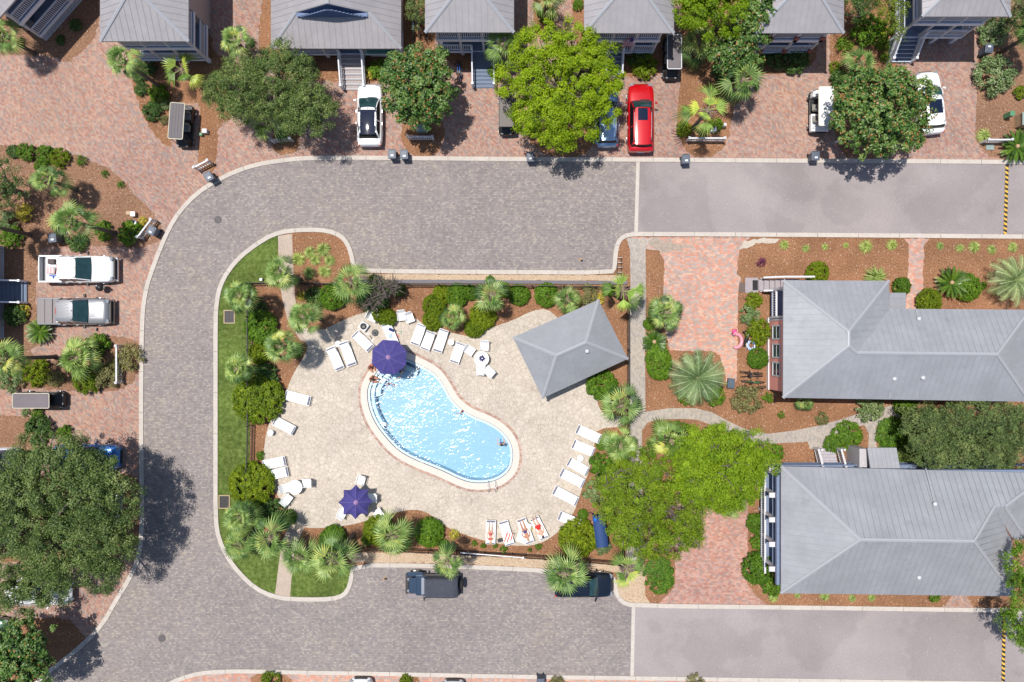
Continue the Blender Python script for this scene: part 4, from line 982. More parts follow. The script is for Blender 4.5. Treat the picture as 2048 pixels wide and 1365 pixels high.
palms = [
 (470,80,42,3.3,'fan palm in the brick gap right of the cream cottage','fan',1),
 (243,120,44,5.0,'tall leaning fan palm at the front left corner of the cream cottage','fan',2,(14,8)),
 (364,140,46,2.6,'bright sparse fan palm in front of the cream cottage porch','bright',0),
 (6,70,46,3.5,'fan palm at the top left edge below the angled porch','fan',3),
 (95,360,44,3.6,'fan palm in the left bed beside three small round tufts','fan',4),
 (140,442,52,5.8,'large fan palm with a long trunk left of the round bush with the hose','fan',5),
 (-53,445,50,6.0,'fan palm beyond the left edge whose trunk enters the bed','fan',6),
 (155,716,54,2.3,'fan palm in the island bed below the silver pickup','fan',7),
 (6,718,48,5.9,'tall fan palm at the left edge below the spiky sago','fan',8),
 (535,248,48,2.2,'fan palm under the live oak at the kerb','mid',1),
 (1005,88,46,4.0,'fan palm beside the long blue grey stair','mid',2),
 (1094,-6,42,3.8,'fan palm cut by the top edge above the bright feathery tree','mid',3),
 (1398,84,44,2.6,'fan palm beside the second dark golf cart','mid',4),
 (1486,160,56,4.0,'large fan palm at the edge of the pink drive below the dark glossy tree','mid',5),
 (1415,222,54,4.2,'sparse fan palm above the long white picket fence','bright',1),
 (1720,128,44,2.2,'pale fan palm behind the broad magnolia','mid',6),
 (1822,268,30,1.4,'low fan palm peeping out under the broad magnolia by the white hatchback','mid',7),
 (2080,59,44,4.5,'fan palm beyond the right edge whose trunk crosses the top right bed','fan',9),
 (557,545,42,4.4,'fan palm where the beige walk crosses the top fence','fan',10,(8,4)),
 (478,592,42,4.4,'fan palm on the lawn above the upper drain grate','fan',11),
 (702,566,50,3.6,'large fan palm between the grass clumps and the bare twisted tree','mid',8),
 (606,634,44,4.8,'fan palm over the top left corner of the pool terrace','fan',12),
 (560,694,44,4.6,'fan palm left of the two loungers with a small round table','fan',13),
 (474,738,42,3.8,'fan palm on the lawn above the big round bush','fan',14),
 (982,590,46,3.8,'fan palm above the round table with the folded cloth','mid',9),
 (905,634,32,2.0,'small grey green fan palm between the clipped bushes and the lounger row','fan',15),
 (1135,600,34,2.2,'small fan palm touching the top of the pavilion roof','mid',10),
 (1246,582,48,4.5,'sparse bright fan palm at the top right corner of the iron fence','bright',2),
 (1332,625,46,3.4,'fan palm at the left edge of the pink driveway','fan',16),
 (1243,812,50,3.6,'fan palm right of the pavilion where the curved path starts','mid',11),
 (1240,892,46,3.0,'grey green fan palm right of the topmost end lounger','fan',17),
 (1342,882,50,3.0,'fan palm at the top left edge of the bright sprawling trees','fan',18),
 (478,1035,44,3.4,'fan palm just below the lower drain grate','fan',19),
 (476,1090,40,3.0,'fan palm at the inner curb of the lower left curve','mid',12),
 (540,1078,56,3.6,'wide fan palm with a brown heart at the lower left of the terrace','mid',13),
 (596,1116,44,3.2,'fan palm over the beige walk at the bottom fence','mid',14),
 (664,1120,54,4.6,'fan palm leaning over the bottom corner lawn','mid',15,(14,-14)),
 (784,1070,52,3.4,'large fan palm over the round bushes below the navy umbrella','mid',16),
 (895,1126,42,5.0,'fan palm leaning over the jeep','mid',17),
 (1130,1148,54,4.4,'fan palm hanging over the rear of the black car','mid',18),
 (1254,1138,44,3.2,'fan palm in the gravel right of the black car','bright',3),
 (1470,1012,32,2.0,'fan palm half hidden under the rounded bright green tree','mid',19),
 (1612,806,22,1.0,'small fan palm tucked under the eave of the coral house','fan',20),
]
for p in palms: palm(*p)
# -------- feather palms
def pinnate_mesh(seed, nfr, L, wl, mat, nleaf, pitch0, pitch1, curve, vee=.5, tone0=.35, hang=0.3, varf=.1):
    rng = np.random.default_rng(seed); V = []; T = []
    for i in range(nfr):
        az = i*2.39996+rng.uniform(-.1,.1); f = i/nfr; pit = R(pitch0+(pitch1-pitch0)*f); l = L*rng.uniform(.88,1.06)
        d = np.array([math.cos(az), math.sin(az), 0]); side = np.array([-d[1], d[0], 0]); z = np.array([0,0,1.])
        pts = []; p = np.array([0,0,.0])+d*.05; a = pit
        for k in range(9):
            pts.append(p.copy()); p = p+(d*math.cos(a)+z*math.sin(a))*l/8; a -= curve/8
        pts = np.array(pts); tn = tone0+rng.normal()*varf
        for k in range(8): V.append([pts[k]-side*.015, pts[k]+side*.015, pts[k+1]+side*.012, pts[k+1]-side*.012]); T.append(.95)
        for k in range(nleaf):
            u = (k+.5)/nleaf; q = u*8*.995; j = int(q); o = pts[j]+(pts[min(j+1,8)]-pts[j])*(q-j); t = pts[min(j+1,8)]-pts[j]; t /= np.linalg.norm(t)
            wl_ = wl*math.sin(math.pi*(.12+.84*u))**.6*rng.uniform(.85,1.1)
            for s_ in (-1, 1):
                v = side*s_*.8+t*.65+z*vee*.5; v /= np.linalg.norm(v); b = t*.022
                e = o+v*wl_-z*hang*wl_
                V.append([o-b, o+b, e+b*.3, e-b*.3]); T.append(tn+rng.normal()*.08+.1*vee)
    return quads_mesh('crown', np.array(V), np.array(T), mat)
pin_me = pinnate_mesh(3, 36, 2.1, .42, M['pindo'], 26, 80, 5, R(95), .4, .45, varf=.2)
sag_me = pinnate_mesh(5, 40, 1.02, .16, M['sago'], 26, 48, 4, R(35), .3, .35, .1)
def feather(name, px, py, z, s_, label, me, cone=False, stem=.3):
    c = at(px, py, z); root = empty(name, label, 'palm', (c.x, c.y, 0))
    o = bpy.data.objects.new('crown', me); C.objects.link(o); o.parent = root; o.location = (0,0,z*.55 if z > 1 else z*.6); o.scale = (s_,)*3; o.rotation_euler[2] = px*.1
    m = MB(); m.tube([(0,0,0),(0,0,o.location.z)], [.2*s_*1.2,.16*s_], 9)
    m.build('trunk', M['trunk'], root)
    if cone: m = MB(); m.ball((0,0,o.location.z+.08), .15, 10, 6, .12); m.build('seed_cone', M['tan'], root)
feather('pindo_palm', 1400, 757, 2.2, 1.12, 'big blue green feather palm on the mulch beside the pink drive', pin_me)
feather('pindo_palm', 2050, 558, 2.6, .98, 'blue green feather palm at the right edge above the coral house roof', pin_me)
feather('sago_palm', 1310, 684, .8, .92, 'sago with a tan heart at the left edge of the pink driveway', sag_me, True)
feather('sago_palm', 1908, 565, .8, 1.16, 'sago with a tan heart beside the round ball bush above the coral house', sag_me, True)
feather('sago_palm', 2040, 291, .8, 1.25, 'sago with a tan heart by the kerb at the right edge', sag_me, True)
feather('sago_palm', 75, 664, .7, .95, 'dark spiky sago below the silver pickup', sag_me)

# -------- shrubs: a few prototypes, copied
def ball_mesh(seed, kind, n_puff=34, lp=34, leaf=.13, pr=.22, flat=.75, low=-.2, aspect=.5):
    rng = np.random.default_rng(seed)
    bl = [(0,0,flat*.5,.86,flat*.66)]*3+[(math.cos(a)*.3, math.sin(a)*.3, flat*.5, .62, flat*.55) for a in rng.uniform(0, 6.28, 3)]
    P, N, T = cloud(rng, bl, n_puff, lp, pr, low, .15, .08); P[:,2] = np.maximum(P[:,2], .03)
    return leaves_mesh('shrub', P, N, leaf*rng.uniform(.75,1.25,len(P)), leaf*aspect, T, M[kind], rng)
SH = {}
def proto(k, kind, **kw): SH[k] = [ball_mesh(s_, kind, **kw) for s_ in (1, 2)]
proto('b', 'box', n_puff=95, lp=34, leaf=.13, pr=.16); proto('y', 'yg', n_puff=95, lp=36, leaf=.12, pr=.16)
proto('d', 'drk', n_puff=80, lp=34, leaf=.15, pr=.18); proto('g', 'yel', n_puff=60, lp=26, leaf=.13, pr=.2)
proto('p', 'pale', n_puff=70, lp=32, leaf=.13, pr=.19); proto('o', 'olive', n_puff=60, lp=34, leaf=.12, pr=.24)
proto('l', 'box', n_puff=34, lp=16, leaf=.2, pr=.3); proto('u', 'purple', n_puff=26, lp=16, leaf=.2, pr=.3)
# the large clipped balls get finer leaves
proto('Y', 'yg', n_puff=420, lp=40, leaf=.075, pr=.10)
proto('B', 'box', n_puff=380, lp=36, leaf=.085, pr=.11)
proto('H', 'box', n_puff=240, lp=30, leaf=.09, pr=.12, flat=.5)
def shrub(px, py, rpx, k, label, h=None, sy=1, rz=0):
    r = rpx/S*1.04; hh = h or min(1.6, max(.35, r*1.15)); c = at(px, py, hh*.5)
    o = bpy.data.objects.new('grass_clump' if k == 't' else 'shrub', SH[k][int(px+py) % 2]); C.objects.link(o)
    o.location = (c.x, c.y, 0); o.scale = (r*rs.uniform(.94,1.06), r*sy*rs.uniform(.92,1.06), hh); o.rotation_euler[2] = rz if (sy != 1 or rz) else (px*7+py*3) % 6.28
    tag(o, label, 'grass clump' if k == 't' else 'shrub', 'grass clumps' if k == 't' else 'shrubs in the beds'); return o
def tuft_mesh(seed):
    rng = np.random.default_rng(seed); V = []; T = []
    for i in range(230):
        az = rng.uniform(0, 6.28); l = rng.uniform(.6, 1.05); a = rng.uniform(.25, 1.3)
        d = np.array([math.cos(az), math.sin(az), 0]); s_ = np.array([-d[1], d[0], 0])*.022; o = d*rng.uniform(0,.15)
        p = o+d*l*.45*math.cos(a*.7)+np.array([0,0,l*.6*math.sin(a)]); e = o+d*l*(.6+.4*math.cos(a))+np.array([0,0,l*.35*math.sin(a)])
        t = rng.uniform(.1,.9); V += [[o-s_, o+s_, p+s_, p-s_], [p-s_, p+s_, e+s_*.2, e-s_*.2]]; T += [t, t+.1]
    return quads_mesh('grass_clump', np.array(V), np.array(T), M['grasst'])
SH['t'] = [tuft_mesh(1), tuft_mesh(2)]
shrubs = [
 (25,303,13,'d','small dark shrub, leftmost of the row at the top of the left bed'),(50,304,18,'b','round green shrub second in the row topping the left bed'),
 (88,308,18,'b','green shrub third in the row topping the left bed'),(118,316,21,'y','lime shrub ending the row at the top of the left bed'),(82,332,14,'b','shrub right above the fan palm in the left bed'),
 (163,322,12,'l','small loose shrub, first of three dots along the brick edge'),(209,348,8,'l','tiny tuft shrub, middle of three dots along the brick edge'),(241,370,8,'l','tiny tuft shrub, lowest of three dots along the brick edge'),
 (48,425,20,'g','yellow shrub alone on the soil near the left edge'),(12,444,22,'p','pale green shrub at the left edge under the palm trunk'),(20,475,24,'b','shrub at the left edge above the grey lattice wall'),
 (258,466,25,'b','round bush with the hose pot beside the white picket fence'),(206,462,20,'b','shrub between the long palm trunk and the white pickup'),(152,485,20,'d','dark shrub right above the white pickup'),(285,443,10,'g','small yellow shrub at the tip of the slanted picket fence'),
 (278,154,13,'d','small dark bush, topmost of the pair at the brick curve'),(282,178,14,'d','small dark bush, lower of the pair at the brick curve'),(295,132,18,'d','dark shrub below the cream cottage porch'),
 (316,186,20,'b','leafy shrub above the golf cart with cream rimmed roof'),(304,222,19,'d','dark leafy bush left of the golf cart with cream rimmed roof'),(330,209,11,'p','pale small shrub touching the cream rimmed cart'),(327,240,10,'o','thin brownish shrub left of the cream rimmed cart'),
 (28,630,24,'d','dark shrub between the blue grey stair and the sago'),(46,622,14,'g','yellow green shrub left of the silver pickup bed'),(20,757,28,'p','silvery shrub mass at the left edge above the flat roofed cart'),(72,746,29,'y','round olive green bush above the flat roofed cart'),
 (108,757,17,'o','brown twiggy shrub right of the round olive bush'),(192,690,25,'b','green shrub right of the fan palm in the island bed'),(172,760,30,'y','yellow green shrub under the island bed palm'),(212,752,28,'o','bronze shrub left of the upright picket fence'),(258,714,26,'o','dark bronze feathery bush at the kerb'),(228,735,16,'o','small bronze shrub behind the upright picket fence'),
 (50,826,9,'p','small pale shrub above the railed porch'),(74,828,13,'b','small shrub right above the shaded hedge by the railed porch'),(75,862,28,'d','dark shaded hedge beside the railed porch'),
 (128,868,17,'b','feathery green shrub above the blue car'),
 (618,140,18,'p','grassy pale shrub left of the wooden steps'),(738,146,13,'g','small straw coloured shrub above the white car'),(756,138,20,'b','round shrub left behind the magnolia by the awning'),
 (985,140,15,'b','small bush at the foot of the long blue grey stair'),(1092,28,17,'b','round bush between the two brick strips at the top edge'),(1157,10,12,'b','small bush at the top edge left of the flag cottage'),(1205,108,18,'d','shaded bush left of the flag cottage stair'),
 (1290,132,25,'y','clipped bush in front of the red car'),(1276,112,22,'d','shaded dark bush behind the clipped one in front of the red car'),
 (1376,222,12,'y','small bush left of the sparse palm with the long picket fence'),(1368,258,17,'y','fern like yellow green bush at the left end of the long picket fence'),(1432,250,16,'b','low bush behind the two white boxes'),
 (1592,120,26,'d','shaded dark hedge in front of the red based porch'),(1545,118,24,'d','shaded dark hedge left in front of the red based porch'),(1450,140,26,'d','dark shrub under the dark glossy tree'),
 (1688,92,19,'l','loose leafy shrub on the bed right of the pink drive top'),(1670,135,12,'y','small lime shrub beside the pale fan palm'),(1680,158,20,'d','dark shrub under the pale fan palm'),
 (1740,60,34,'b','large round bush left of the tall cottage porch'),(1768,92,16,'l','leafy light shrub below the large round bush'),(1772,116,13,'l','leafy light shrub at the corner of the tall cottage drive'),
 (1990,62,30,'p','speckled round bush behind the wheeled bin'),(1993,150,38,'p','large speckled bush below the wheeled bin'),(2042,185,14,'y','lime shrub at the right edge above the utility box'),(1970,270,16,'t','grassy clump above the picket fence at the right edge'),
 (665,593,28,'B','bright round ball bush under the large fan palm above the loungers'),(630,595,20,'d','dark bush left of the bright ball above the loungers'),(602,592,9,'g','tiny yellow bush beside the beige walk'),(725,600,13,'y','small ball bush right of the bright ball'),(750,560,13,'b','small bush against the top fence beside the twisted tree'),
 (768,632,28,'Y','slanted lime ball bush above the loungered umbrella',1.2,.72,-.5),(752,603,26,'d','dark shrub under the twisted tree'),(800,582,12,'b','small bush right of the twisted tree'),
 (868,612,24,'Y','lime clipped bush at the left end of the top hedge group'),(914,590,25,'B','bright clipped ball in the top hedge group'),(884,590,20,'Y','lime clipped bush touching the bright ball from the left'),(866,640,22,'Y','lime clipped bush right above the lounger trio'),(940,585,16,'B','small clipped bush right of the bright ball'),
 (966,632,27,'Y','lime clipped bush above the round table'),(950,655,22,'Y','lime clipped bush lowest of the pair above the round table'),(1038,590,22,'B','round ball bush third along the top fence'),(1093,590,24,'B','round ball bush left of the small palm above the pavilion'),(1008,580,16,'Y','small lime bush behind the fan palm above the table'),
 (1172,594,24,'o','mixed loose shrub above the pavilion roof'),(1196,600,14,'g','yellowish shrub at the tip of the pavilion roof'),(1218,580,14,'b','small bush left of the sparse corner palm'),(980,560,9,'b','tiny bush tight against the top fence'),
 (520,655,33,'B','bright leafy round bush beside the left fence, the uppermost'),(515,622,20,'d','dark shrub above the bright leafy bush at the left fence'),(518,708,22,'Y','bush below the bright leafy bush at the left fence'),(590,702,15,'b','small bush right of the fan palm left of the loungers'),
 (515,798,50,'Y','biggest round lime bush, midway down the left fence'),(530,752,24,'d','dark shrub above the biggest round lime bush'),(502,970,46,'Y','big round lime bush above the lower drain grate'),(542,1024,27,'d','dark glossy shrub below the white round table'),(577,1036,16,'b','small green shrub by the walk below the round table'),(520,912,9,'b','tiny bush between the left fence and the terrace'),
 (664,1078,27,'B','bright ball bush just inside the bottom fence'),(757,1062,31,'Y','large lime bush left under the palm below the umbrella'),(795,1085,24,'y','lime bush under the palm below the umbrella'),(858,1066,29,'B','round green bush right of the palm below the umbrella'),(888,1091,11,'B','small ball bush right of the round green bush'),(733,1080,14,'b','small bush beside the bottom palm trunk'),
 (908,1070,11,'g','small yellow tuft on a stem above the jeep palm'),(948,1088,7,'l','tiny plant, first left of the sunbathers'),(967,1091,7,'l','tiny plant, second left of the sunbathers'),(990,1092,6,'l','tiny plant below the first sunbather'),(1007,1098,9,'l','leafy little plant below the striped towel'),(1077,1095,8,'l','little plant below the sunbather in red shorts'),(1060,1100,5,'l','tiniest plant below the pair of sunbathers'),
 (1156,1078,40,'Y','big round lime bush beside the blue canopy swing'),(1166,1030,11,'B','small ball bush above the big one by the blue swing'),(1207,1096,18,'p','oval pale bush below the blue swing',None,.7,.7),(1145,1105,20,'y','lime bush under the big round one at the bottom fence'),
 (1203,770,32,'B','leafy round bush at the right corner of the pavilion'),(1203,890,12,'B','small bush at the head of the topmost end lounger'),(1206,930,28,'b','leafy bush right of the end loungers'),(1190,985,24,'p','silvery bush under the left edge of the sprawling trees'),
 (1299,648,13,'B','small round bush left of the driveway palm'),(1318,725,26,'B','tall oval clipped bush below the driveway sago',1.2,1.35,.2),(1374,795,18,'b','bush under the left side of the big feather palm'),(1430,790,22,'b','bush under the right side of the big feather palm'),
 (1495,800,30,'o','loose olive bush below the bicycles'),(1537,795,12,'l','sparse plant at the corner of the coral house'),(1508,602,17,'y','lime bush at the front steps of the coral house'),(1500,630,21,'p','white flowered bush in front of the coral house'),(1518,664,27,'y','bush with pale twigs under the first coral house window'),(1517,717,22,'B','clipped ball under the lowest coral house window'),(1522,524,10,'u','small purple plant on the mulch'),
 (1636,546,23,'Y','clipped bush above the coral house roof corner'),(1755,555,26,'t','spiky grassy bush above the coral house roof'),(1805,573,19,'B','dark green bush beside the pink garden path'),(1860,603,26,'Y','clipped bush right of the pink garden path'),(1937,575,26,'B','round ball bush beside the tan hearted sago'),(1966,572,9,'b','small bush right of the ball and sago'),
 (1740,815,28,'p','grey green bush at the lower eave of the coral house'),(1812,810,24,'B','green bush where the footpath meets the coral house'),(1696,872,30,'H','clipped hedge mound inside the loop of the footpath',.9),(1668,890,20,'H','lower left part of the hedge mounds inside the footpath loop',.7),(1786,868,34,'H','low round green ground cover right of the footpath',.6),
 (1563,830,8,'l','tiny plant on the mulch left below the coral house'),(1645,838,13,'o','loose small plant on the mulch by the curved path'),(1552,906,18,'b','bush at the corner of the wide grey roof'),
 (1513,1048,20,'B','ball bush left of the white porch columns'),(1520,1084,18,'b','low bush between two larger ones beside the porch columns'),(1518,1138,34,'B','largest ball bush beside the porch columns'),(1548,1020,20,'o','climbing vine with pale flowers on the porch rail'),(1547,1065,18,'o','vine on the porch rail below the first one'),(1545,1175,20,'b','bush at the lower corner of the wide grey roof'),
 (1319,1152,31,'H','clipped hedge with white dots right of the gravel',.7,1.32,.01),(1362,862,20,'b','bush beside the fan palm at the curved path'),(1300,900,20,'l','leafy plant left of the sprawling trees'),
 (541,1362,20,'y','shrub cut by the bottom edge, leftmost'),(812,1362,13,'y','small shrub at the bottom edge between two white cars'),(1115,1366,13,'o','shrub at the bottom edge right of the dark bin'),(1390,1366,18,'o','brown shrub at the bottom edge below the asphalt'),
 (100,20,16,'d','shaded shrub right of the white lattice porch'),(150,50,12,'d','lower shaded shrub right of the white lattice porch'),(120,80,10,'d','small shaded shrub below the white lattice porch'),
 (595,518,16,'t','grass clump, leftmost of the seven beside the beige walk'),(618,505,14,'t','grass clump, second along the top of the seven'),(645,499,16,'t','grass clump, topmost of the seven beside the walk'),(629,520,13,'t','grass clump in the middle of the seven'),(658,521,13,'t','grass clump, rightmost of the seven'),(617,546,14,'t','grass clump, lower left of the seven'),(648,543,15,'t','grass clump, lower right of the seven'),
 (1570,490,11,'t','grass clump, first along the kerb above the coral house'),(1613,497,9,'t','grass clump, second along the kerb above the coral house'),(1651,494,8,'t','small grass clump, third along the kerb above the coral house'),(1693,491,7,'t','smallest grass clump above the coral house'),(1734,493,16,'t','wide grass clump, fifth along the kerb'),(1786,490,13,'t','grass clump left of the pink garden path'),
 (1882,492,9,'t','grass clump just right of the pink garden path'),(1922,496,10,'t','second grass clump right of the garden path'),(1951,494,13,'t','third grass clump right of the garden path'),(1986,499,11,'t','fourth grass clump right of the garden path'),(2028,494,11,'t','grass clump at the right edge below the speed hump'),
 (1548,1197,12,'t','grass clump at the lower left corner of the wide roof'),(1596,1192,7,'t','small grass clump, second below the wide roof'),(1651,1194,11,'t','grass clump, third below the wide roof'),(1706,1198,9,'t','grass clump, fourth below the wide roof'),(1745,1197,9,'t','grass clump, fifth below the wide roof'),(1870,1194,12,'b','low green shrub below the wide roof near the pink walk'),
]
for s_ in shrubs: shrub(*s_)

# ---------------------------------------------------------------- vehicles (front towards +x, origin on the ground)
CARP = {}
def paint(name, col, metal=.25, rough=.3): 
    if name not in CARP: CARP[name] = plain(name, col, rough, metal, var=.015, scale=1, coat=.8)
    return CARP[name]
def wheel(parent, x, y, r, w_=.22, rim='chrome'):
    m = MB(); m.torus((x, y, r), r-.09, .1, 20, 8, 'y'); m.tube([(x, y-w_/2, r), (x, y+w_/2, r)], r-.04, 18)
    t = m.build('wheel', M['rubber'], parent, smooth=False)
    s_ = 1 if y > 0 else -1; m = MB()
    m.tube([(x, y+s_*(w_/2-.01), r), (x, y+s_*(w_/2+.02), r)], r*.6, 16)
    for k in range(5):
        a = k*1.2566; m.beam((x, y+s_*(w_/2+.025), r), (x+math.cos(a)*r*.58, y+s_*(w_/2+.025), r+math.sin(a)*r*.58), .02, .07)
    m.build('rim', M[rim], t)
def body_loft(st, W2):
    rings = []
    for x, wf, zb, zt in st:
        w_ = W2*wf; hh = zt-zb
        half = [(w_*.90, zb), (w_*.985, zb+hh*.22), (w_, zb+hh*.52), (w_*.975, zb+hh*.78), (w_*.925, zt-.045), (w_*.86, zt-.008), (w_*.5, zt+.03), (0, zt+.045)]
        rings.append([(x, y, z) for y, z in half]+[(x, -y, z) for y, z in half[-2::-1]])
    m = MB(); m.loft(rings, closed=True, cap=True); return m
def car(label, cat, loc, heading, L, Wd, Ht, col, ws=(.22, .02), rear=(-.36, -.46), belt=.98, hood=.9, glass='carglass', sunroof=None, rails=False, roofcol=None, bed=None, mirror=None, lamp='white', trim=None, scale=1, wr=.33, tail=None, name='parked_car', lowrear=None):
    root = empty(name, label, cat, loc, heading); W2 = Wd/2; h = L/2; P = col
    tz = tail or belt
    st = [(-h, .72, .38, tz-.18), (-h+.06, .84, .30, tz-.06), (-h+.18, .93, .24, tz-.01), (-h+.45, .985, .2, tz), (-h*.5, 1, .2, belt), (0, 1, .2, belt-.01), (h*.25, 1, .2, belt-.03), (ws[0]*L+.12, .99, .2, hood+.03), (h-.85, .985, .2, hood), (h-.5, .96, .2, hood-.03), (h-.28, .91, .22, hood-.09), (h-.12, .82, .27, hood-.2), (h-.03, .70, .34, hood-.33), (h, .6, .42, hood-.45)]
    b = body_loft(st, W2).build('body', P, root, smooth=True)
    # hood crease lines and shut line
    xw = ws[0]*L+.18
    for s_ in (-1, 1): m = MB(); m.beam((xw, s_*W2*.62, hood+.035), (h-.42, s_*W2*.5, hood-.02), .03, .03); m.build('hood_crease', P, b)
    # greenhouse
    gb, gt = W2*.87, W2*.66
    xs0, xs1, xr1, xr0 = ws[0]*L, ws[1]*L, rear[0]*L, rear[1]*L
    def ring(x, wb, wt, zt, zb):
        return [(x, wb, zb), (x, wb*.985+wt*.015, zb+(zt-zb)*.1), (x, wt*1.02, zt-.05), (x, wt*.9, zt-.01), (x, wt*.45, zt+.03), (x, 0, zt+.04), (x, -wt*.45, zt+.03), (x, -wt*.9, zt-.01), (x, -wt*1.02, zt-.05), (x, -(wb*.985+wt*.015), zb+(zt-zb)*.1), (x, -wb, zb)]
    zb = belt-.02; zg = Ht-.04
    m = MB(); m.loft([ring(xr0, gb*.93, gb*.86, zb+.03, zb), ring((xr0+xr1)/2, gb*.96, gb*.83, zb+(zg-zb)*.62, zb), ring(xr1, gb, gt, zg-.04, zb), ring((xr1+xs1)/2, gb, gt*1.02, zg, zb), ring(xs1, gb, gt*.98, zg-.04, zb), ring((xs0+xs1)/2+.05, gb*.99, gb*.84, zb+(zg-zb)*.58, zb), ring(xs0, gb*.96, gb*.9, zb+.03, zb)])
    gm = m.build('glasshouse', M['sideglass'], root, smooth=True)
    # windscreen lighter than the side glass
    m = MB(); rows = []
    for t in (0, .25, .5, .75, 1):
        x = xs0+(xs1-xs0)*t; wv = gb*.86+(gt*.9-gb*.86)*t; z = zb+.05+(zg-zb-.02)*(1-(1-t)**1.25) if t < 1 else zg+.0
        rows.append([(x+.05*(1-(k/3)**2)+.012, wv*k/3, z+.03) for k in range(-3, 4)])
    m.loft(rows, closed=False, cap=False); m.build('windscreen', M[glass], root, smooth=True)
    m = MB(); m.beam((xs0+.1, -gb*.7, zb+.09), (xs0+.1, gb*.1, zb+.12), .03, .02); m.build('wiper', M['black'], root)
    # roof skin
    m = MB(); rows = []; N = 8
    for i in range(N+1):
        t = i/N; x = xr1-.12+(xs1-xr1+.14)*t; z = Ht-.075+.075*math.sin(math.pi*min(1, max(0, .12+.76*t))); wv = gt*(1.0+.05*math.sin(math.pi*t))
        rows.append([(x+(.07*(1-(k/4)**2) if i == N else (-.08*(1-(k/4)**2) if i == 0 else 0)), wv*k/4, z-.045*(k/4)**2-(.04 if abs(k) == 4 else 0)) for k in range(-4, 5)])
    m.loft(rows, closed=False, cap=False)
    rf_ = m.build('roof', roofcol or P, root, smooth=True)
    if sunroof:
        m = MB(); a, b_ = sunroof[0]*L, sunroof[1]*L; wv = gt*sunroof[2]; rows = []
        for i in range(6):
            t = i/5; x = a+(b_-a)*t; tt = (x-(xr1-.12))/(xs1-xr1+.14); z = Ht-.075+.075*math.sin(math.pi*min(1, max(0, .12+.76*tt)))+.012
            rows.append([(x, wv*k/3, z-.045*(wv/gt*k/3)**2) for k in range(-3, 4)])
        m.loft(rows, closed=False, cap=False); m.build('sunroof', M['sunglass'], rf_, smooth=True)
    if rails:
        for s_ in (-1, 1):
            m = MB(); m.tube([(xr1+.1, s_*gt*.93, Ht-.04), (xr1+.3, s_*gt*.93, Ht+.03), (xs1-.35, s_*gt*.95, Ht+.03), (xs1-.15, s_*gt*.95, Ht-.04)], .022, 6); m.build('roof_rail', M['chrome'], root)
    # pillars
    for s_ in (-1, 1):
        m = MB(); m.tube([(xs0-.02, s_*gb*.93, zb+.03), ((xs0+xs1)/2, s_*(gb*.93+gt)/2*.995, (zb+zg)/2+.12), (xs1+.02, s_*gt*1.0, zg-.03)], .035, 6); m.build('pillar', P, root); m = MB()
        m.tube([(xr0+.06, s_*gb*.92, zb+.03), ((xr0+xr1)/2, s_*(gb*.93+gt)/2*.99, (zb+zg)/2+.1), (xr1, s_*gt, zg-.05)], .05, 6); m.build('pillar', P, root); m = MB()
        xm = (xs1+xr1)/2-.05; m.beam((xm, s_*gb*1.0, zb), (xm, s_*gt*1.03, zg-.06), .07, .03)
        m.build('pillar', P, root)
        m = MB(); mx = xs0-.12; m.box(mx, s_*(W2+.09), belt+.03, .13, .2, .14, s_*.25); m.beam((mx, s_*(W2-.04), belt-.02), (mx, s_*(W2+.05), belt+.0), .05, .04)
        m.build('wing_mirror', mirror or P, root, bevel=.02)
        m = MB(); m.box(h-.2, s_*W2*.70, hood-.2, .26, .3, .12, s_*-.35); m.build('headlight', M['lampglass'], root, bevel=.03)
        m = MB(); m.box(-h+.11, s_*W2*.76, tz-.16, .16, .26, .12, s_*.3); m.build('tail_light', M['redlamp'], root, bevel=.03)
        for i in (0, 1):
            m = MB(); m.beam((.12-i*L*.2, s_*(W2+.012), belt-.1), (.30-i*L*.2, s_*(W2+.012), belt-.1), .03, .03); m.build('door_handle', M['chrome'], root)
        wheel(root, h-.92, s_*(W2-.13), wr); wheel(root, -h+.98, s_*(W2-.13), wr)
    m = MB(); m.box(h-.02, 0, .52, .08, Wd*.5, .2); m.build('grille', M['black'], root)
    m = MB(); m.box(-h-.01, 0, .62, .03, .5, .12); m.build('number_plate', M['bluewhite'], root)
    if scale != 1: root.scale = (scale,)*3
    return root
M['sunglass'] = plain('sunroof_glass', (.008,.014,.035,1), .05, var=.1); M['lampglass'] = plain('headlamp_glass', (.22,.24,.27,1), .1); M['redlamp'] = plain('tail_lamp_red', (.45,.01,.01,1), .2)
pw = paint('white_car_paint', (.78,.79,.8,1), 0, .3); pr = paint('red_car_paint', (.52,.003,.008,1), .15, .25); pb = paint('ice_blue_car_paint', (.22,.36,.55,1), .5, .3)
pk = paint('black_car_paint', (.008,.014,.028,1), .3, .2); ps = paint('silver_car_paint', (.62,.64,.66,1), .3, .3); pn = paint('blue_car_paint', (.02,.14,.42,1), .3, .25); pg = paint('dark_grey_paint', (.06,.055,.055,1), .3, .35)
N90 = R(90)
car('white crossover with a long black glass roof, half under the round magnolia', 'car', at(743,236), N90, 4.55, 1.86, 1.6, pw, ws=(.24,.06), rear=(-.30,-.40), sunroof=(-.36,.03,.86), rails=True, hood=.95, belt=1.02)
car('bright red suv with a dark sunroof parked on the brick drive', 'suv', at(1278,242), N90, 5.0, 1.96, 1.75, pr, ws=(.22,.09), rear=(-.40,-.445), sunroof=(-.09,.08,.55), rails=True, hood=1.05, belt=1.12, trim=1)
car('ice blue suv mostly hidden under the bright feathery tree', 'suv', at(1211,240), N90, 4.4, 1.8, 1.62, pb, ws=(.22,.08), rear=(-.40,-.455), rails=True, hood=.98, belt=1.04)
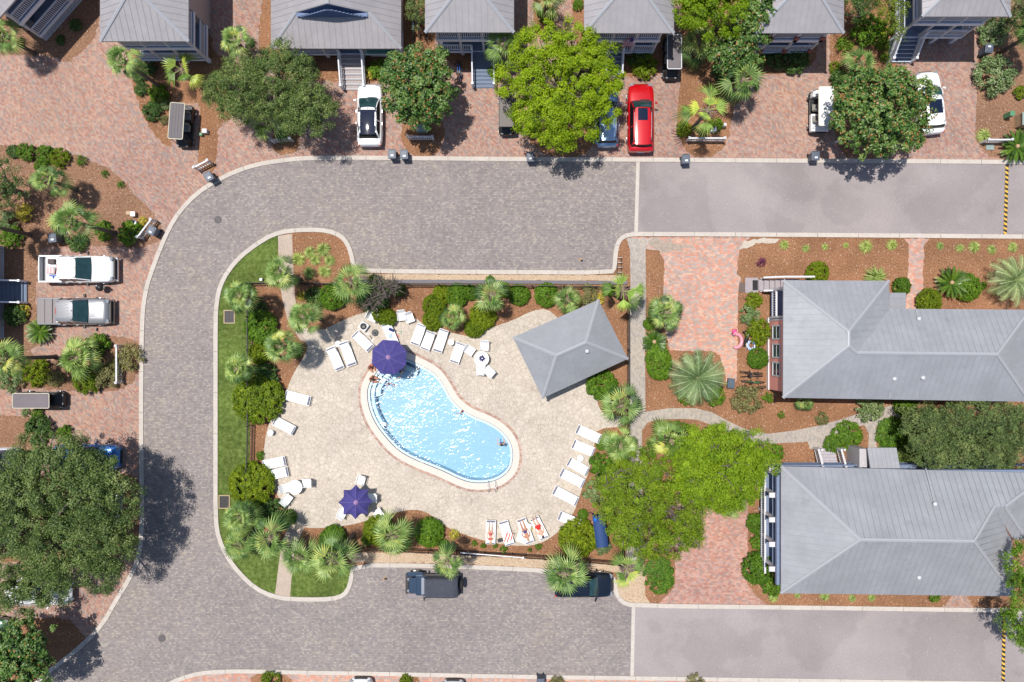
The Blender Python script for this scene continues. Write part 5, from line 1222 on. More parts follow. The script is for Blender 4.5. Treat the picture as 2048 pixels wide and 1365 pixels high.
car('white hatchback with a dark roof panel beside the broad magnolia', 'car', at(1848,212), N90+.1, 4.6, 1.84, 1.55, pw, ws=(.22,.06), rear=(-.36,-.43), sunroof=(-.22,.0,.8), hood=.95, belt=1.0)
car('black car with fan palm fronds over its tail, in the lower street bay', 'car', at(1166,1164), 0.0, 4.3, 1.85, 1.5, pk, ws=(.22,.07), rear=(-.34,-.45), hood=.92, belt=.98)
car('blue car mostly hidden under the very large oak', 'car', at(185,912), 0.0, 4.8, 1.9, 1.55, pn, ws=(.2,.05), rear=(-.3,-.4), hood=.95, belt=1.0)
car('white car nose showing under the lower edge of the large oak', 'car', at(90,1178), 0.0, 4.8, 1.9, 1.6, pw, ws=(.2,.05), rear=(-.36,-.43), hood=.95, belt=1.0, rails=True)
car('white car at the bottom edge, the left one of two', 'car', at(725,1411), N90, 4.5, 1.85, 1.45, pw)
car('silver car at the bottom edge, the right one of two', 'car', at(907,1415), N90, 4.5, 1.85, 1.45, ps)
car('dark green striped car nose at the left edge above the corner magnolia', 'car', at(-26,1252), 0, 4.2, 1.6, 1.4, paint('dark_green_paint', (.03,.09,.05,1), .2, .3))
def pickup(label, px, py, L, Wd, Ht, col, cover, roofcol=None):
    root = empty('pickup_truck', label, 'pickup truck', at(px, py), 0); W2 = Wd/2; h = L/2; hood = 1.12; belt = 1.18; xb = -h+1.75
    st = [(xb, .99, .3, belt), (xb+.5, 1, .28, belt), (0, 1, .28, belt), (h*.38, 1, .28, belt-.03), (h-1.1, .985, .28, hood), (h-.5, .97, .28, hood-.02), (h-.25, .92, .3, hood-.08), (h-.1, .84, .35, hood-.2), (h, .74, .45, hood-.4)]
    body_loft(st, W2).build('body', col, root, smooth=True)
    # bed: floor, sides, tailgate
    m = MB(); m.box((-h+xb)/2, 0, .62, xb+h, Wd-.1, .1)
    b = m.build('bed_floor', M['liner'], root)
    for s_ in (-1, 1):
        m = MB(); m.box((-h+xb)/2+.02, s_*(W2-.07), .78, xb+h-.02, .13, .82); m.build('bed_side', col, root, bevel=.04)
    m = MB(); m.box(-h+.05, 0, .85, .09, Wd-.28, .62); m.build('tailgate', col, root, bevel=.03)
    m = MB(); m.box(-h-.06, 0, .5, .16, Wd*.9, .16); m.build('rear_bumper', M['chrome'], root, bevel=.03)
    if cover == 'folded':
        for i in range(3):
            w3 = (xb+h-.06)/3; m = MB(); m.box(-h+.06+w3*(i+.5), 0, 1.205+(.02 if i == 1 else 0), w3-.03, Wd-.2, .05); m.build('bed_cover_panel', M['tonneau'], root, bevel=.02)
    else:
        m = MB(); m.box(xb-.66, 0, 1.14, 1.06, Wd-.28, .06); m.build('bed_cover', col, root, bevel=.02)
    # cab
    gb, gt = W2*.9, W2*.76; xs0, xs1, xr1, xr0 = h*.42, h*.14, xb+.12, xb+.0; zb = belt-.02; zg = Ht-.04
    def ring(x, wb, wt, zt): return [(x, wb, zb), (x, wt*1.02, zt-.06), (x, wt*.9, zt), (x, 0, zt+.03), (x, -wt*.9, zt), (x, -wt*1.02, zt-.06), (x, -wb, zb)]
    m = MB(); m.loft([ring(xr0, gb*.97, gb*.9, zb+.06), ring(xr1, gb, gt, zg), ring(xs1, gb, gt, zg), ring(xs0, gb*.96, gb*.88, zb+.07)]); m.build('glasshouse', M['sideglass'], root)
    m = MB(); rows = []
    for t in (0, .33, .66, 1):
        x = xs0+(xs1-xs0)*t; wv = gb*.86+(gt*.92-gb*.86)*t; rows.append([(x+.07*(1-(k/3)**2)+.02, wv*k/3, zb+.09+(zg-zb-.03)*t) for k in range(-3, 4)])
    m.loft(rows, closed=False, cap=False); m.build('windscreen', M['carglass'], root, smooth=True)
    m = MB(); rows = []
    for i in range(7):
        t = i/6; x = xr1-.1+(xs1-xr1+.14)*t; rows.append([(x, gt*1.03*k/4, Ht-.02+.02*math.sin(math.pi*(.1+.8*t))-.03*(k/4)**2-(.025 if abs(k) == 4 else 0)) for k in range(-4, 5)])
    m.loft(rows, closed=False, cap=False); r = m.build('roof', roofcol or col, root, smooth=True)
    if cover == 'folded':
        m = MB()
        for k in (-2, -1, 0, 1, 2): m.beam((xr1+.05, k*.22, Ht+.012-.01*abs(k)), (xs1-.3, k*.22, Ht+.012-.01*abs(k)), .05, .025)
        m.build('roof_ribs', roofcol or col, r)
    m = MB(); m.box(xr1-.06, 0, Ht-.02, .04, .5, .03); m.build('brake_light', M['redlamp'], root)
    for s_ in (-1, 1):
        m = MB(); m.tube([(xs0, s_*gb*.93, zb+.07), (xs1+.02, s_*gt, zg-.02)], .04, 6); m.build('pillar', col, root); m = MB(); m.tube([(xr0, s_*gb*.95, zb+.05), (xr1, s_*gt, zg-.03)], .07, 6); m.build('pillar', col, root); m = MB(); m.beam((-.1, s_*gb, zb), (-.1, s_*gt*1.03, zg-.05), .08, .04); m.build('pillar', col, root)
        m = MB(); m.box(xs0-.15, s_*(W2+.14), belt+.06, .15, .24, .2, s_*.2); m.beam((xs0-.15, s_*(W2-.02), belt), (xs0-.15, s_*(W2+.08), belt+.03), .06, .05); m.build('wing_mirror', M['black'], root, bevel=.02)
        m = MB(); m.box(h-.2, s_*W2*.74, hood-.17, .3, .28, .16, s_*-.3); m.build('headlight', M['lampglass'], root, bevel=.03)
        for i in (0, 1): m = MB(); m.beam((.2-i*.95, s_*(W2+.015), belt-.12), (.4-i*.95, s_*(W2+.015), belt-.12), .03, .03); m.build('door_handle', M['chrome'], root)
        wheel(root, h-.95, s_*(W2-.14), .4, .27); wheel(root, -h+1.25, s_*(W2-.14), .4, .27)
        m = MB(); m.beam((h*.5, s_*W2*.5, hood+.04), (h-.6, s_*W2*.42, hood+.01), .06, .04); m.build('hood_bulge', roofcol or col, root)
    m = MB(); m.box(h-.03, 0, .72, .1, Wd*.72, .34); m.build('grille', M['black'], root)
    m = MB(); m.box(h+.02, 0, .48, .18, Wd*.9, .2); m.build('front_bumper', M['chrome'] if cover != 'folded' else pg, root, bevel=.04)
    return root
pq = paint('pewter_paint', (.22,.225,.24,1), .4, .35)
M['liner'] = plain('bed_liner', alb(140,138,142), .8, var=.15); M['tonneau'] = plain('vinyl_bed_cover', alb(150,142,144), .6, var=.06)
pickup('white pickup truck carrying a striped bag and blue float in its bed', 168, 541, 5.4, 2.0, 1.9, pw, 'half')
pickup('silver pickup truck with a grey folding bed cover', 163, 624, 5.2, 1.98, 1.9, pq, 'folded', roofcol=pq)
# -------- soft top off-roader
def jeep():
    root = empty('off_roader', 'black soft top off-roader with a rear spare wheel in the lower street bay', 'off-roader', at(868,1163), math.pi)
    nv = paint('navy_paint', (.02,.045,.085,1), .4, .3); L = 4.0; h = L/2
    m = MB(); m.box(-.35, 0, .78, 3.1, 1.42, .62); m.build('body', nv, root, bevel=.05)
    m = MB(); m.add([(.62,-.66,1.12),(1.72,-.52,1.04),(1.72,.52,1.04),(.62,.66,1.12),(.62,-.7,.6),(1.76,-.55,.6),(1.76,.55,.6),(.62,.7,.6)], [(0,1,2,3),(7,6,5,4),(0,4,5,1),(1,5,6,2),(2,6,7,3),(3,7,4,0)]); m.build('hood', nv, root, bevel=.03)
    for s_ in (-1, 1):
        m = MB(); m.box(1.28, s_*.78, .88, 1.15, .34, .1); m.box(1.83, s_*.76, .8, .1, .32, .2); m.build('front_fender', M['tonneau'] if s_ > 0 else nv, root, bevel=.04)
        m = MB(); m.box(-1.3, s_*.79, .9, .95, .24, .1); m.build('rear_fender', M['black'], root, bevel=.04)
        wheel(root, 1.25, s_*.76, .39, .27); wheel(root, -1.25, s_*.76, .39, .27)
        m = MB(); m.box(.58, s_*.88, 1.25, .1, .22, .2); m.build('wing_mirror', M['black'], root, bevel=.02)
        m = MB(); m.lathe([(.1,0),(.1,.08)], 14, 1.78, s_*.42, .8); m.build('headlight', M['lampglass'], root)
    m = MB(); m.box(1.95, 0, .55, .14, 1.5, .16); m.build('front_bumper', M['black'], root, bevel=.03)
    m = MB(); m.box(-1.98, 0, .55, .12, 1.4, .16); m.build('rear_bumper', M['black'], root, bevel=.03)
    m = MB(); m.add([(.6,-.66,1.13),(.6,.66,1.13),(.44,.62,1.68),(.44,-.62,1.68)], [(0,1,2,3)]); m.build('windscreen', M['carglass'], root)
    m = MB(); m.box(.7, 0, 1.15, .2, 1.2, .03); m.build('cowl_panel', M['chrome'], root)
    m = MB(); rows = []
    for i in range(9):
        t = i/8; x = -1.86+2.32*t; z = 1.78-.03*math.cos(t*9)-(.12 if i == 0 else 0)
        rows.append([(x, -.74, 1.15), (x, -.70, z-.12), (x, -.6, z-.02), (x, 0, z+.015), (x, .6, z-.02), (x, .70, z-.12), (x, .74, 1.15)])
    m.loft(rows); m.build('soft_top', plain('soft_top_fabric', alb(72,76,88), .85, var=.16, scale=4), root, smooth=False, bevel=.02)
    m = MB(); m.torus((-2.12, -.08, 1.0), .29, .11, 20, 8, 'x'); m.tube([(-2.22,-.08,1.0),(-2.02,-.08,1.0)], .26, 16); sw = m.build('spare_wheel', M['rubber'], root, smooth=True)
jeep()
def golf_cart(label, px, py, heading, L=3.0, Wd=1.2, roofm='cart_roof', rim='cream_rim', bodym=None, seats=2, rl=None, zr=1.95, rw=1.12):
    root = empty('golf_cart', label, 'golf cart', at(px, py), heading); h = L/2; body = M[bodym or 'black']; rl = rl or L*.82
    m = MB(); m.box(0, 0, .36, L-.3, Wd*.92, .12); m.build('floor', M['black'], root, bevel=.03)
    m = MB(); m.add([(h-.62,-Wd*.42,.95),(h-.05,-Wd*.3,.7),(h-.05,Wd*.3,.7),(h-.62,Wd*.42,.95),(h-.62,-Wd*.45,.4),(h,-Wd*.36,.4),(h,Wd*.36,.4),(h-.62,Wd*.45,.4)], [(0,1,2,3),(7,6,5,4),(0,4,5,1),(1,5,6,2),(2,6,7,3),(3,7,4,0)]); m.build('front_cowl', body, root, bevel=.05)
    m = MB(); m.box(-h*.55, 0, .62, L*.4, Wd*.95, .4); m.build('rear_body', body, root, bevel=.05)
    for k in range(seats):
        x = h*.12-k*.85
        m = MB(); m.box(x, 0, .82, .5, Wd*.86, .14); m.build('seat', M['seatbeige'], root, bevel=.04)
        m = MB(); m.box(x-.27, 0, 1.1, .1, Wd*.84, .44); m.build('backrest', M['seatbeige'], root, bevel=.04)
    m = MB(); m.box(-h+.25, 0, .68, .5, Wd*.8, .08); m.build('rear_platform', M['black'], root, bevel=.02)
    cxr = -.02
    m = MB(); a = rl/2-.02; b = rw/2-.02; r = .1
    pts = []
    for qx, qy, a0 in ((1,1,0),(-1,1,90),(-1,-1,180),(1,-1,270)):
        for t in (0, 30, 60, 90): an = R(a0+t); pts.append((cxr+qx*(a-r)+math.cos(an)*r, qy*(b-r)+math.sin(an)*r))
    m.prism(pts, zr-.05, zr); rr = None
    rf_ = m.build('canopy', M[roofm], root)
    m = MB()
    for k in (-1.5, -.5, .5, 1.5): m.beam((cxr-a+.1, k*rw*.2, zr+.006), (cxr+a-.1, k*rw*.2, zr+.006), .07, .02)
    m.build('canopy_rib', M[roofm], rf_)
    m = MB(); m.tube([(x, y, zr-.005) for x, y in pts+[pts[0]]], .03, 6); m.build('canopy_rim', M[rim], rf_)
    for x in (cxr+a-.15, cxr-a+.2):
        for s_ in (-1, 1):
            m = MB(); m.tube([(x+(.18 if x > 0 else -.1), s_*Wd*.42, .5), (x, s_*(b-.06), zr-.03)], .022, 6); m.build('canopy_post', M['black'], root)
    m = MB(); m.torus((h*.5, Wd*.2, 1.0), .17, .018, 14, 5); m.tube([(h*.5+.02, Wd*.2, .98), (h*.68, Wd*.2, .6)], .02, 5); m.build('steering_wheel', M['black'], root)
    for x in (h-.5, -h+.55):
        for s_ in (-1, 1): wheel(root, x, s_*(Wd/2-.1), .25, .2)
    for s_ in (-1, 1): m = MB(); m.box(h-.1, s_*Wd*.27, .72, .08, .14, .08); m.build('headlight', M['lampglass'], root)
    return root
M['cart_roof'] = plain('grey_cart_canopy', alb(114,106,112), .45, var=.15, scale=1.2); M['cart_dark'] = plain('dark_cart_canopy', alb(98,88,84), .5, var=.15, scale=3)
M['cart_plum'] = plain('plum_grey_canopy', alb(72,64,74), .5, var=.2, scale=1.5); M['cart_white'] = plain('white_cart_canopy', (.66,.66,.66,1), .45, var=.1, scale=2); M['cream_rim'] = plain('cream_rim', alb(236,228,204), .5); M['seatbeige'] = plain('beige_vinyl', alb(150,148,140), .6)
M['seatwhite'] = M['seatbeige']
golf_cart('golf cart with a cream rimmed dark canopy on the narrow brick pad', 376, 258, -N90-.07, 3.1, 1.22, 'cart_plum', rl=2.62, rw=1.08, zr=1.98)
golf_cart('golf cart with a long flat pinkish grey canopy beside the olive bush', 95, 798, 0.0, 3.3, 1.15, rl=2.65, rw=1.1)
golf_cart('dark canopied golf cart beside the bright feathery tree', 1013, 233, -N90, 3.2, 1.15, 'cart_dark', 'black', rl=2.7, rw=1.05)
golf_cart('white golf cart with white canopy on the pink brick drive', 1631, 228, N90, 3.2, 1.35, 'cart_white', 'cream_rim', 'plastic', seats=2, rl=2.85, rw=1.1)
golf_cart('golf cart half under the eave right of the flag cottage', 1338, 124, -N90, 3.1, 1.15, 'cart_roof', 'bluewhite', rl=2.5, rw=1.05)

M['band'] = plain('slate_band', alb(128,132,158), .8)
# -------- pool furniture
def lounger_proto(back):
    root = empty('sun_lounger', 'x', 'sun lounger', (0,0,0), group='white sling loungers'); L = 1.95; Wd = .68; zs = .36
    m = MB()
    for s_ in (-1, 1): m.tube([(-L/2, s_*Wd/2, zs), (L*.17, s_*Wd/2, zs), (L/2, s_*Wd/2, zs)], .022, 6)
    for x in (-L/2, L/2, L*.17, -L*.3): m.tube([(x, -Wd/2, zs-(0 if abs(x) > .9 else .03)), (x, Wd/2, zs-(0 if abs(x) > .9 else .03))], .02, 6)
    m.build('frame', M['plastic'], root)
    for x in (-L/2+.25, L/2-.3):
        for s_ in (-1, 1): m = MB(); m.tube([(x, s_*Wd/2, zs), (x, s_*(Wd/2+.01), 0)], .02, 6); m.build('leg', M['plastic'], root)
    x0, x1 = -L/2+.17, L*.17; m = MB()
    m.box(-L/2+.12, 0, zs+.02, .11, Wd-.05, .012); m.build('foot_band', M['band'], root)
    an = R(back); bx = L*.17+math.cos(an)*(L*.33-.1); bz = zs+math.sin(an)*(L*.33-.1); m = MB(); m.add([(bx-.02,-Wd/2+.03,bz+.03),(bx-.02,Wd/2-.03,bz+.03),(bx+.09*math.cos(an),Wd/2-.03,bz+.03+.09*math.sin(an)),(bx+.09*math.cos(an),-Wd/2+.03,bz+.03+.09*math.sin(an))], [(0,1,2,3)]); m.build('head_band', M['band'], root); m = MB()
    m.loft([[(x0+(x1-x0)*t, s_*(Wd/2-.02), zs+.015-.02*math.sin(math.pi*t)*(1-abs(s_))) for s_ in (-1, -.5, 0, .5, 1)] for t in (0,.25,.5,.75,1)], closed=False, cap=False); m.build('seat_sling', M['sling'], root)
    a = R(back); lb = L*.33-.1; m = MB(); hx = L*.17; ex = hx+math.cos(a)*lb; ez = zs+math.sin(a)*lb
    m.loft([[(hx+(ex-hx)*t, s_*(Wd/2-.03), zs+.015+(ez-zs)*t) for s_ in (-1, 0, 1)] for t in (0,.5,1)], closed=False, cap=False); m.build('backrest', M['sling'], root)
    m = MB()
    for s_ in (-1, 1): m.tube([(hx, s_*(Wd/2-.01), zs), (ex+.1*math.cos(a), s_*(Wd/2-.01), ez+.1*math.sin(a))], .02, 6)
    m.tube([(ex+.1*math.cos(a), -(Wd/2-.01), ez+.1*math.sin(a)), (ex+.1*math.cos(a), (Wd/2-.01), ez+.1*math.sin(a))], .02, 6)
    m.build('backrest_frame', M['plastic'], root)
    return root
LP = [lounger_proto(6), lounger_proto(26), lounger_proto(14)]
used = set()
def lounger(px0, py0, px1, py1, kind, label):
    """(px0,py0) foot end, (px1,py1) head end"""
    a, b = at(px0, py0, .38), at(px1, py1, .38); c = (a+b)/2; an = math.atan2(b.y-a.y, b.x-a.x)
    o = dup(LP[kind], (c.x, c.y, .03), an, label); s_ = min(1.08, (b-a).length/1.95); o.scale = (s_, 1, 1); return o
for q in [
 (704,731,687,684,1,'white lounger with its head beside the small round side table, right of a pair'),(680,739,661,695,1,'white lounger, left of the pair below the small round side table'),
 (741,698,710,667,1,'white lounger below the square fire pit table'),(789,690,772,647,1,'lounger with navy bag and towel touching the navy umbrella'),
 (829,690,844,650,2,'lounger, leftmost of the three in a row beside the lime bushes'),(849,700,863,664,1,'lounger, middle of the three in a row beside the lime bushes'),(874,704,889,660,2,'lounger, rightmost of the three in a row beside the lime bushes'),(908,726,922,686,1,'single lounger between the side table and the square chairs'),
 (620,803,571,790,0,'lounger beside the biggest round lime bush'),(548,841,588,862,0,'lounger above the little white round stool at the left fence'),(571,922,527,931,2,'upper of the two loungers shaded by the big left bush'),(576,943,532,953,2,'lower half shaded lounger beside the big left bush'),
 (1154,858,1200,879,0,'topmost lounger of the right hand curve'),(1146,888,1187,905,0,'second lounger from the top of the right hand curve'),(1137,923,1175,944,1,'third lounger of the right curve, below the round stool'),(1122,945,1167,968,1,'fourth lounger of the right hand curve'),(1108,980,1154,1004,0,'fifth lounger of the right hand curve'),(1118,1031,1162,1050,0,'lounger half hidden by the round lime bush near the blue swing'),
 (982,1041,981,1088,0,'lounger of the sunbather in the red top, leftmost at the bottom'),(1006,1043,1020,1090,0,'lounger with an orange striped towel at the bottom'),(1042,1038,1060,1086,0,'lounger under the sunbather lying on a white towel'),(1068,1036,1089,1077,0,'lounger under the sunbather in red shorts'),
]: lounger(*q)
for p in LP: hide_proto(p)
def chair_proto():
    root = empty('pool_chair', 'x', 'chair', (0,0,0), group='white pool chairs'); s_ = .56
    m = MB(); m.box(0, 0, .42, s_, s_, .03); m.build('seat', M['sling'], root)
    m = MB(); m.add([(-s_/2,-s_/2+.03,.46),(-s_/2,s_/2-.03,.46),(-s_/2-.17,s_/2-.03,.86),(-s_/2-.17,-s_/2+.03,.86)], [(0,1,2,3)]); m.build('backrest', M['sling'], root)
    m = MB()
    for t in (-1, 1): m.tube([(s_/2, t*(s_/2+.02), .62), (-s_/2-.08, t*(s_/2+.02), .62)], .02, 6); m.tube([(-s_/2, t*s_/2, .42), (-s_/2-.19, t*s_/2, .9)], .018, 6)
    m.tube([(-s_/2-.19, -s_/2, .9), (-s_/2-.19, s_/2, .9)], .02, 6); m.build('arm_frame', M['plastic'], root)
    for x in (-1, 1):
        for t in (-1, 1): m = MB(); m.tube([(x*s_/2, t*s_/2, .62 if x > 0 else .42), (x*s_/2*1.05, t*s_/2, 0)], .018, 6); m.build('leg', M['plastic'], root)
    return root
CH = chair_proto()
for px, py, dg, lb in [
 (747,635,-25,'square chair under the slanted lime bush above the fire pit'),(804,634,-85,'left chair of the pair behind the upper bush by the bare tree'),(820,638,-70,'right chair of the pair below the bare twisted tree'),
 (941,702,-35,'square chair left of the round table with navy cloth'),(969,694,-95,'square chair above the round table with navy cloth'),(962,737,85,'square chair tucked below the round table with navy cloth'),(977,742,140,'angled square chair at lower right of the navy cloth table'),
 (613,966,180,'square chair right of the bare white round table'),(575,975,15,'square chair tucked under the left side of the bare round table'),(576,997,52,'angled square chair below the bare white round table'),
 (722,962,-105,'chair above the scalloped navy umbrella'),(743,995,178,'shaded chair at the right of the scalloped navy umbrella'),(686,1024,60,'chair at the lower left of the scalloped navy umbrella'),(757,1026,125,'chair at the lower right of the scalloped navy umbrella')]:
    p = at(px, py, .4); dup(CH, (p.x, p.y, .03), R(dg), lb)
hide_proto(CH)
def round_table(px, py, r, z, label, name='side_table', cat='side table', ped=.05):
    p = at(px, py, z); root = empty(name, label, cat, (p.x, p.y, .03))
    m = MB(); m.lathe([(r-.02,z-.05),(r,z-.03),(r,z-.01),(r-.03,z)], 28); m.build('tabletop', M['plastic'], root)
    m = MB()
    if r > .4:
        m.tube([(0,0,.05),(0,0,z-.04)], ped, 8); m.lathe([(.3,0),(.28,.04),(.06,.08)], 16); m.build('pedestal', M['plastic'], root)
    else: m.lathe([(r*.8,0),(r*.62,z*.5),(r*.8,z-.04)], 16); m.build('pedestal', M['plastic'], root)
    return root
round_table(676,688,.22,.45,'small white round table between the left pair of loungers'); round_table(902,685,.23,.45,'small white round table right of the lounger trio')
round_table(541,866,.21,.45,'little white round stool alone at the left fence'); round_table(1161,917,.23,.45,'small white round table among the right curve of loungers')
round_table(963,718,.55,.72,'white round table with a bunched navy cloth','dining_table','table'); round_table(590,975,.53,.72,'bare white round table at the left of the terrace','dining_table','table')
# bunched cloth (folded umbrella)
m = MB(); p = at(964,717,.72); rng = random.Random(2)
for k in range(9):
    a = k*.7; m.tube([(math.cos(a)*.05, math.sin(a)*.05, .1), (math.cos(a)*.14, math.sin(a)*.14, .09), (math.cos(a)*rng.uniform(.2,.3), math.sin(a)*rng.uniform(.2,.3), .02)], [.05,.06,.02], 6)
o = m.build('bunched_cloth', plain('navy_cloth', (.035,.03,.12,1), .8, var=.4), None, loc=(p.x, p.y, .75)); tag(o, 'bunched navy cloth lying on the round table', 'cloth')
# fire pit, grill pit stand, umbrella base
p = at(727,653,.4); r_ = empty('fire_pit_table', 'square white table with a dark round bowl at the top left of the pool', 'fire pit', (p.x, p.y, .03), R(-35))
m = MB(); m.box(0,0,.2,.62,.62,.36); m.build('table', M['white'], r_, bevel=.03)
m = MB(); m.lathe([(.2,.385),(.24,.42),(.19,.43),(.12,.395),(.0001,.385)], 20); m.build('bowl', M['black'], r_)
p = at(750,666,.1); m = MB(); m.lathe([(.25,0),(.25,.08),(.2,.13),(.05,.15),(.05,.4),(.03,.4),(.03,.14),(.0001,.14)], 24); o = m.build('umbrella_base', plain('dark_base', alb(84,88,90), .6), None, loc=(p.x, p.y, .03)); tag(o, 'round dark umbrella base standing empty on the terrace', 'umbrella base')
# navy umbrellas
M['navy'] = plain('navy_canvas', (.05,.042,.19,1), .85, var=.2, scale=5); M['navyrib'] = plain('faded_seam', (.16,.12,.30,1), .8); M['ring'] = plain('umbrella_cap', (.3,.18,.34,1), .7)
def umbrella(px, py, r, label, z, tilt, az, scal, rz=0):
    p = at(px, py, z+.3); root = empty('pool_umbrella', label, 'umbrella', (p.x, p.y, .03))
    T = Matrix.Translation((0,0,z)) @ Matrix.Rotation(az, 4, 'Z') @ Matrix.Rotation(tilt, 4, 'Y') @ Matrix.Rotation(-az+rz, 4, 'Z')
    n_ = 8; sub = 6; rings = []; J = 7
    for j in range(J+1):
        t = j/J; ring = []
        for k in range(n_*sub):
            a = 2*math.pi*k/(n_*sub); u_ = (k % sub)/sub; s_ = math.sin(math.pi*u_)
            rr = r*t*(1-s_*(.076+scal)*t); z_ = .48*(1-t**1.25)-.05*s_*t*(1 if scal < .05 else 1.6)
            ring.append(tuple(T @ Vector((rr*math.cos(a), rr*math.sin(a), z_))))
        rings.append(ring)
    m = MB(); m.loft(rings, cap=False); m.build('canopy', M['navy'], root)
    if scal > .05:
        m = MB(); low = []
        for k in range(n_*sub):
            a = 2*math.pi*k/(n_*sub); u_ = (k % sub)/sub; s_ = math.sin(math.pi*u_); rr = r*(1-s_*(.076+scal))*1.0
            low.append(tuple(T @ Vector((rr*math.cos(a), rr*math.sin(a), -.05*s_*1.6-.13-.03*math.cos(k*math.pi)))))
        m.loft([rings[-1], low], cap=False); m.build('valance', M['navy'], root)
    for k in range(n_):
        a = 2*math.pi*k/n_; m = MB(); m.tube([tuple(T @ Vector((r*t*math.cos(a), r*t*math.sin(a), .492*(1-t**1.25)+.012))) for t in (.04,.35,.7,1)], .014, 5); m.build('rib', M['navyrib'], root)
    m = MB(); m.lathe([(.0001,.58),(.09,.53),(.16,.47),(.17,.45)], 14); m.v = [tuple(T @ Vector(v)) for v in m.v]; m.build('cap', M['ring'], root)
    m = MB(); m.tube([(0,0,0),(0,0,z*.95)]+[tuple(T @ Vector((0,0,.5)))], .025, 8); m.build('pole', M['plastic'], root)
    m = MB(); m.lathe([(.28,0),(.28,.06),(.06,.1)], 18); m.build('base', M['plastic'], root)
umbrella(777, 715, 1.31, 'plain eight sided navy umbrella at the shallow end of the pool', 2.15, 0, 0, 0, R(20))
umbrella(710, 1006, 1.22, 'tilted navy umbrella with a scalloped edge near the bottom left of the terrace', 2.0, R(14), R(30), .16, R(0))
# things lying on the terrace
def thing_mesh(m, name, mat, label, cat, px, py, z=.03, rz=0, **k):
    p = at(px, py, z); o = m.build(name, mat, None, loc=(p.x, p.y, z), rz=rz, **k); tag(o, label, cat); return o
m = MB(); m.box(0,0,.14,.34,.2,.26); m.torus((0,0,.3), .09, .014, 12, 5, 'y'); thing_mesh(m, 'beach_bag', plain('navy_bag', (.02,.025,.16,1), .8, var=.4), 'navy and pink bag on the lounger beside the umbrella', 'bag', 783, 660, .42, -.4, bevel=.03)
m = MB(); m.box(0,0,.03,.26,.32,.05); thing_mesh(m, 'folded_towel', plain('pale_towel', alb(200,224,236), .9), 'folded pale blue towel on the lounger beside the umbrella', 'towel', 781, 672, .42, .3, bevel=.02)
m = MB(); m.box(0,-.09,.01,.2,.05,.02); m.box(0,.09,.01,.2,.05,.02); m.box(.1,0,.01,.05,.22,.02); thing_mesh(m, 'board_game', M['green'], 'dark green frame shaped toy lying on the terrace near the umbrella', 'toy', 800, 665, .035)
m = MB(); m.torus((0,0,.02), .1, .03, 12, 6); thing_mesh(m, 'swim_ring', plain('coral_toy', alb(240,90,90), .5), 'small coral red toy ring on the terrace near the umbrella', 'toy', 795, 673, .035)
for i, (px, py, rz) in enumerate(((735,668,.2),(745,682,1.2),(742,675,2.2))):
    m = MB(); m.box(0,0,.012,.27,.1,.02); thing_mesh(m, 'sandal', M['bluewhite' if i < 2 else 'black'], ('pale sandal nearest the round dark base','pale sandal nearest the lounger end','dark sandal lying between two pale ones')[i], 'sandal', px, py, .035, rz, bevel=.01)
# pool ladder / handrails
r_ = empty('pool_ladder', 'steel pool ladder at the bottom end of the pool', 'ladder', at(984,968))
for dx in (-.27, .27):
    m = MB(); m.tube([(dx*.95,-.55,.03),(dx*.96,-.52,.55),(dx*.98,-.3,.72),(dx,.0,.62),(dx,.2,.2),(dx,.24,-.8)], .022, 8); m.build('handrail', M['chrome'], r_, smooth=True)
for k in range(3): m = MB(); m.box(0, .24, -.25-.22*k, .5, .08, .03); m.build('rung', M['plastic'], r_)
r_ = empty('step_handrail', 'thin steel rail over the pool steps below the plain umbrella', 'handrail', at(765,755))
m = MB(); m.tube([(-.35,.3,.05),(-.33,.28,.6),(0,0,.75),(.6,-.55,.55),(.75,-.7,-.3)], .02, 8); m.build('rail', M['chrome'], r_, smooth=True)
m = MB(); m.tube([(.1,.5,.05),(.12,.48,.6),(.45,.2,.75),(1.0,-.3,.55),(1.15,-.45,-.3)], .02, 8); m.build('rail', M['chrome'], r_, smooth=True)

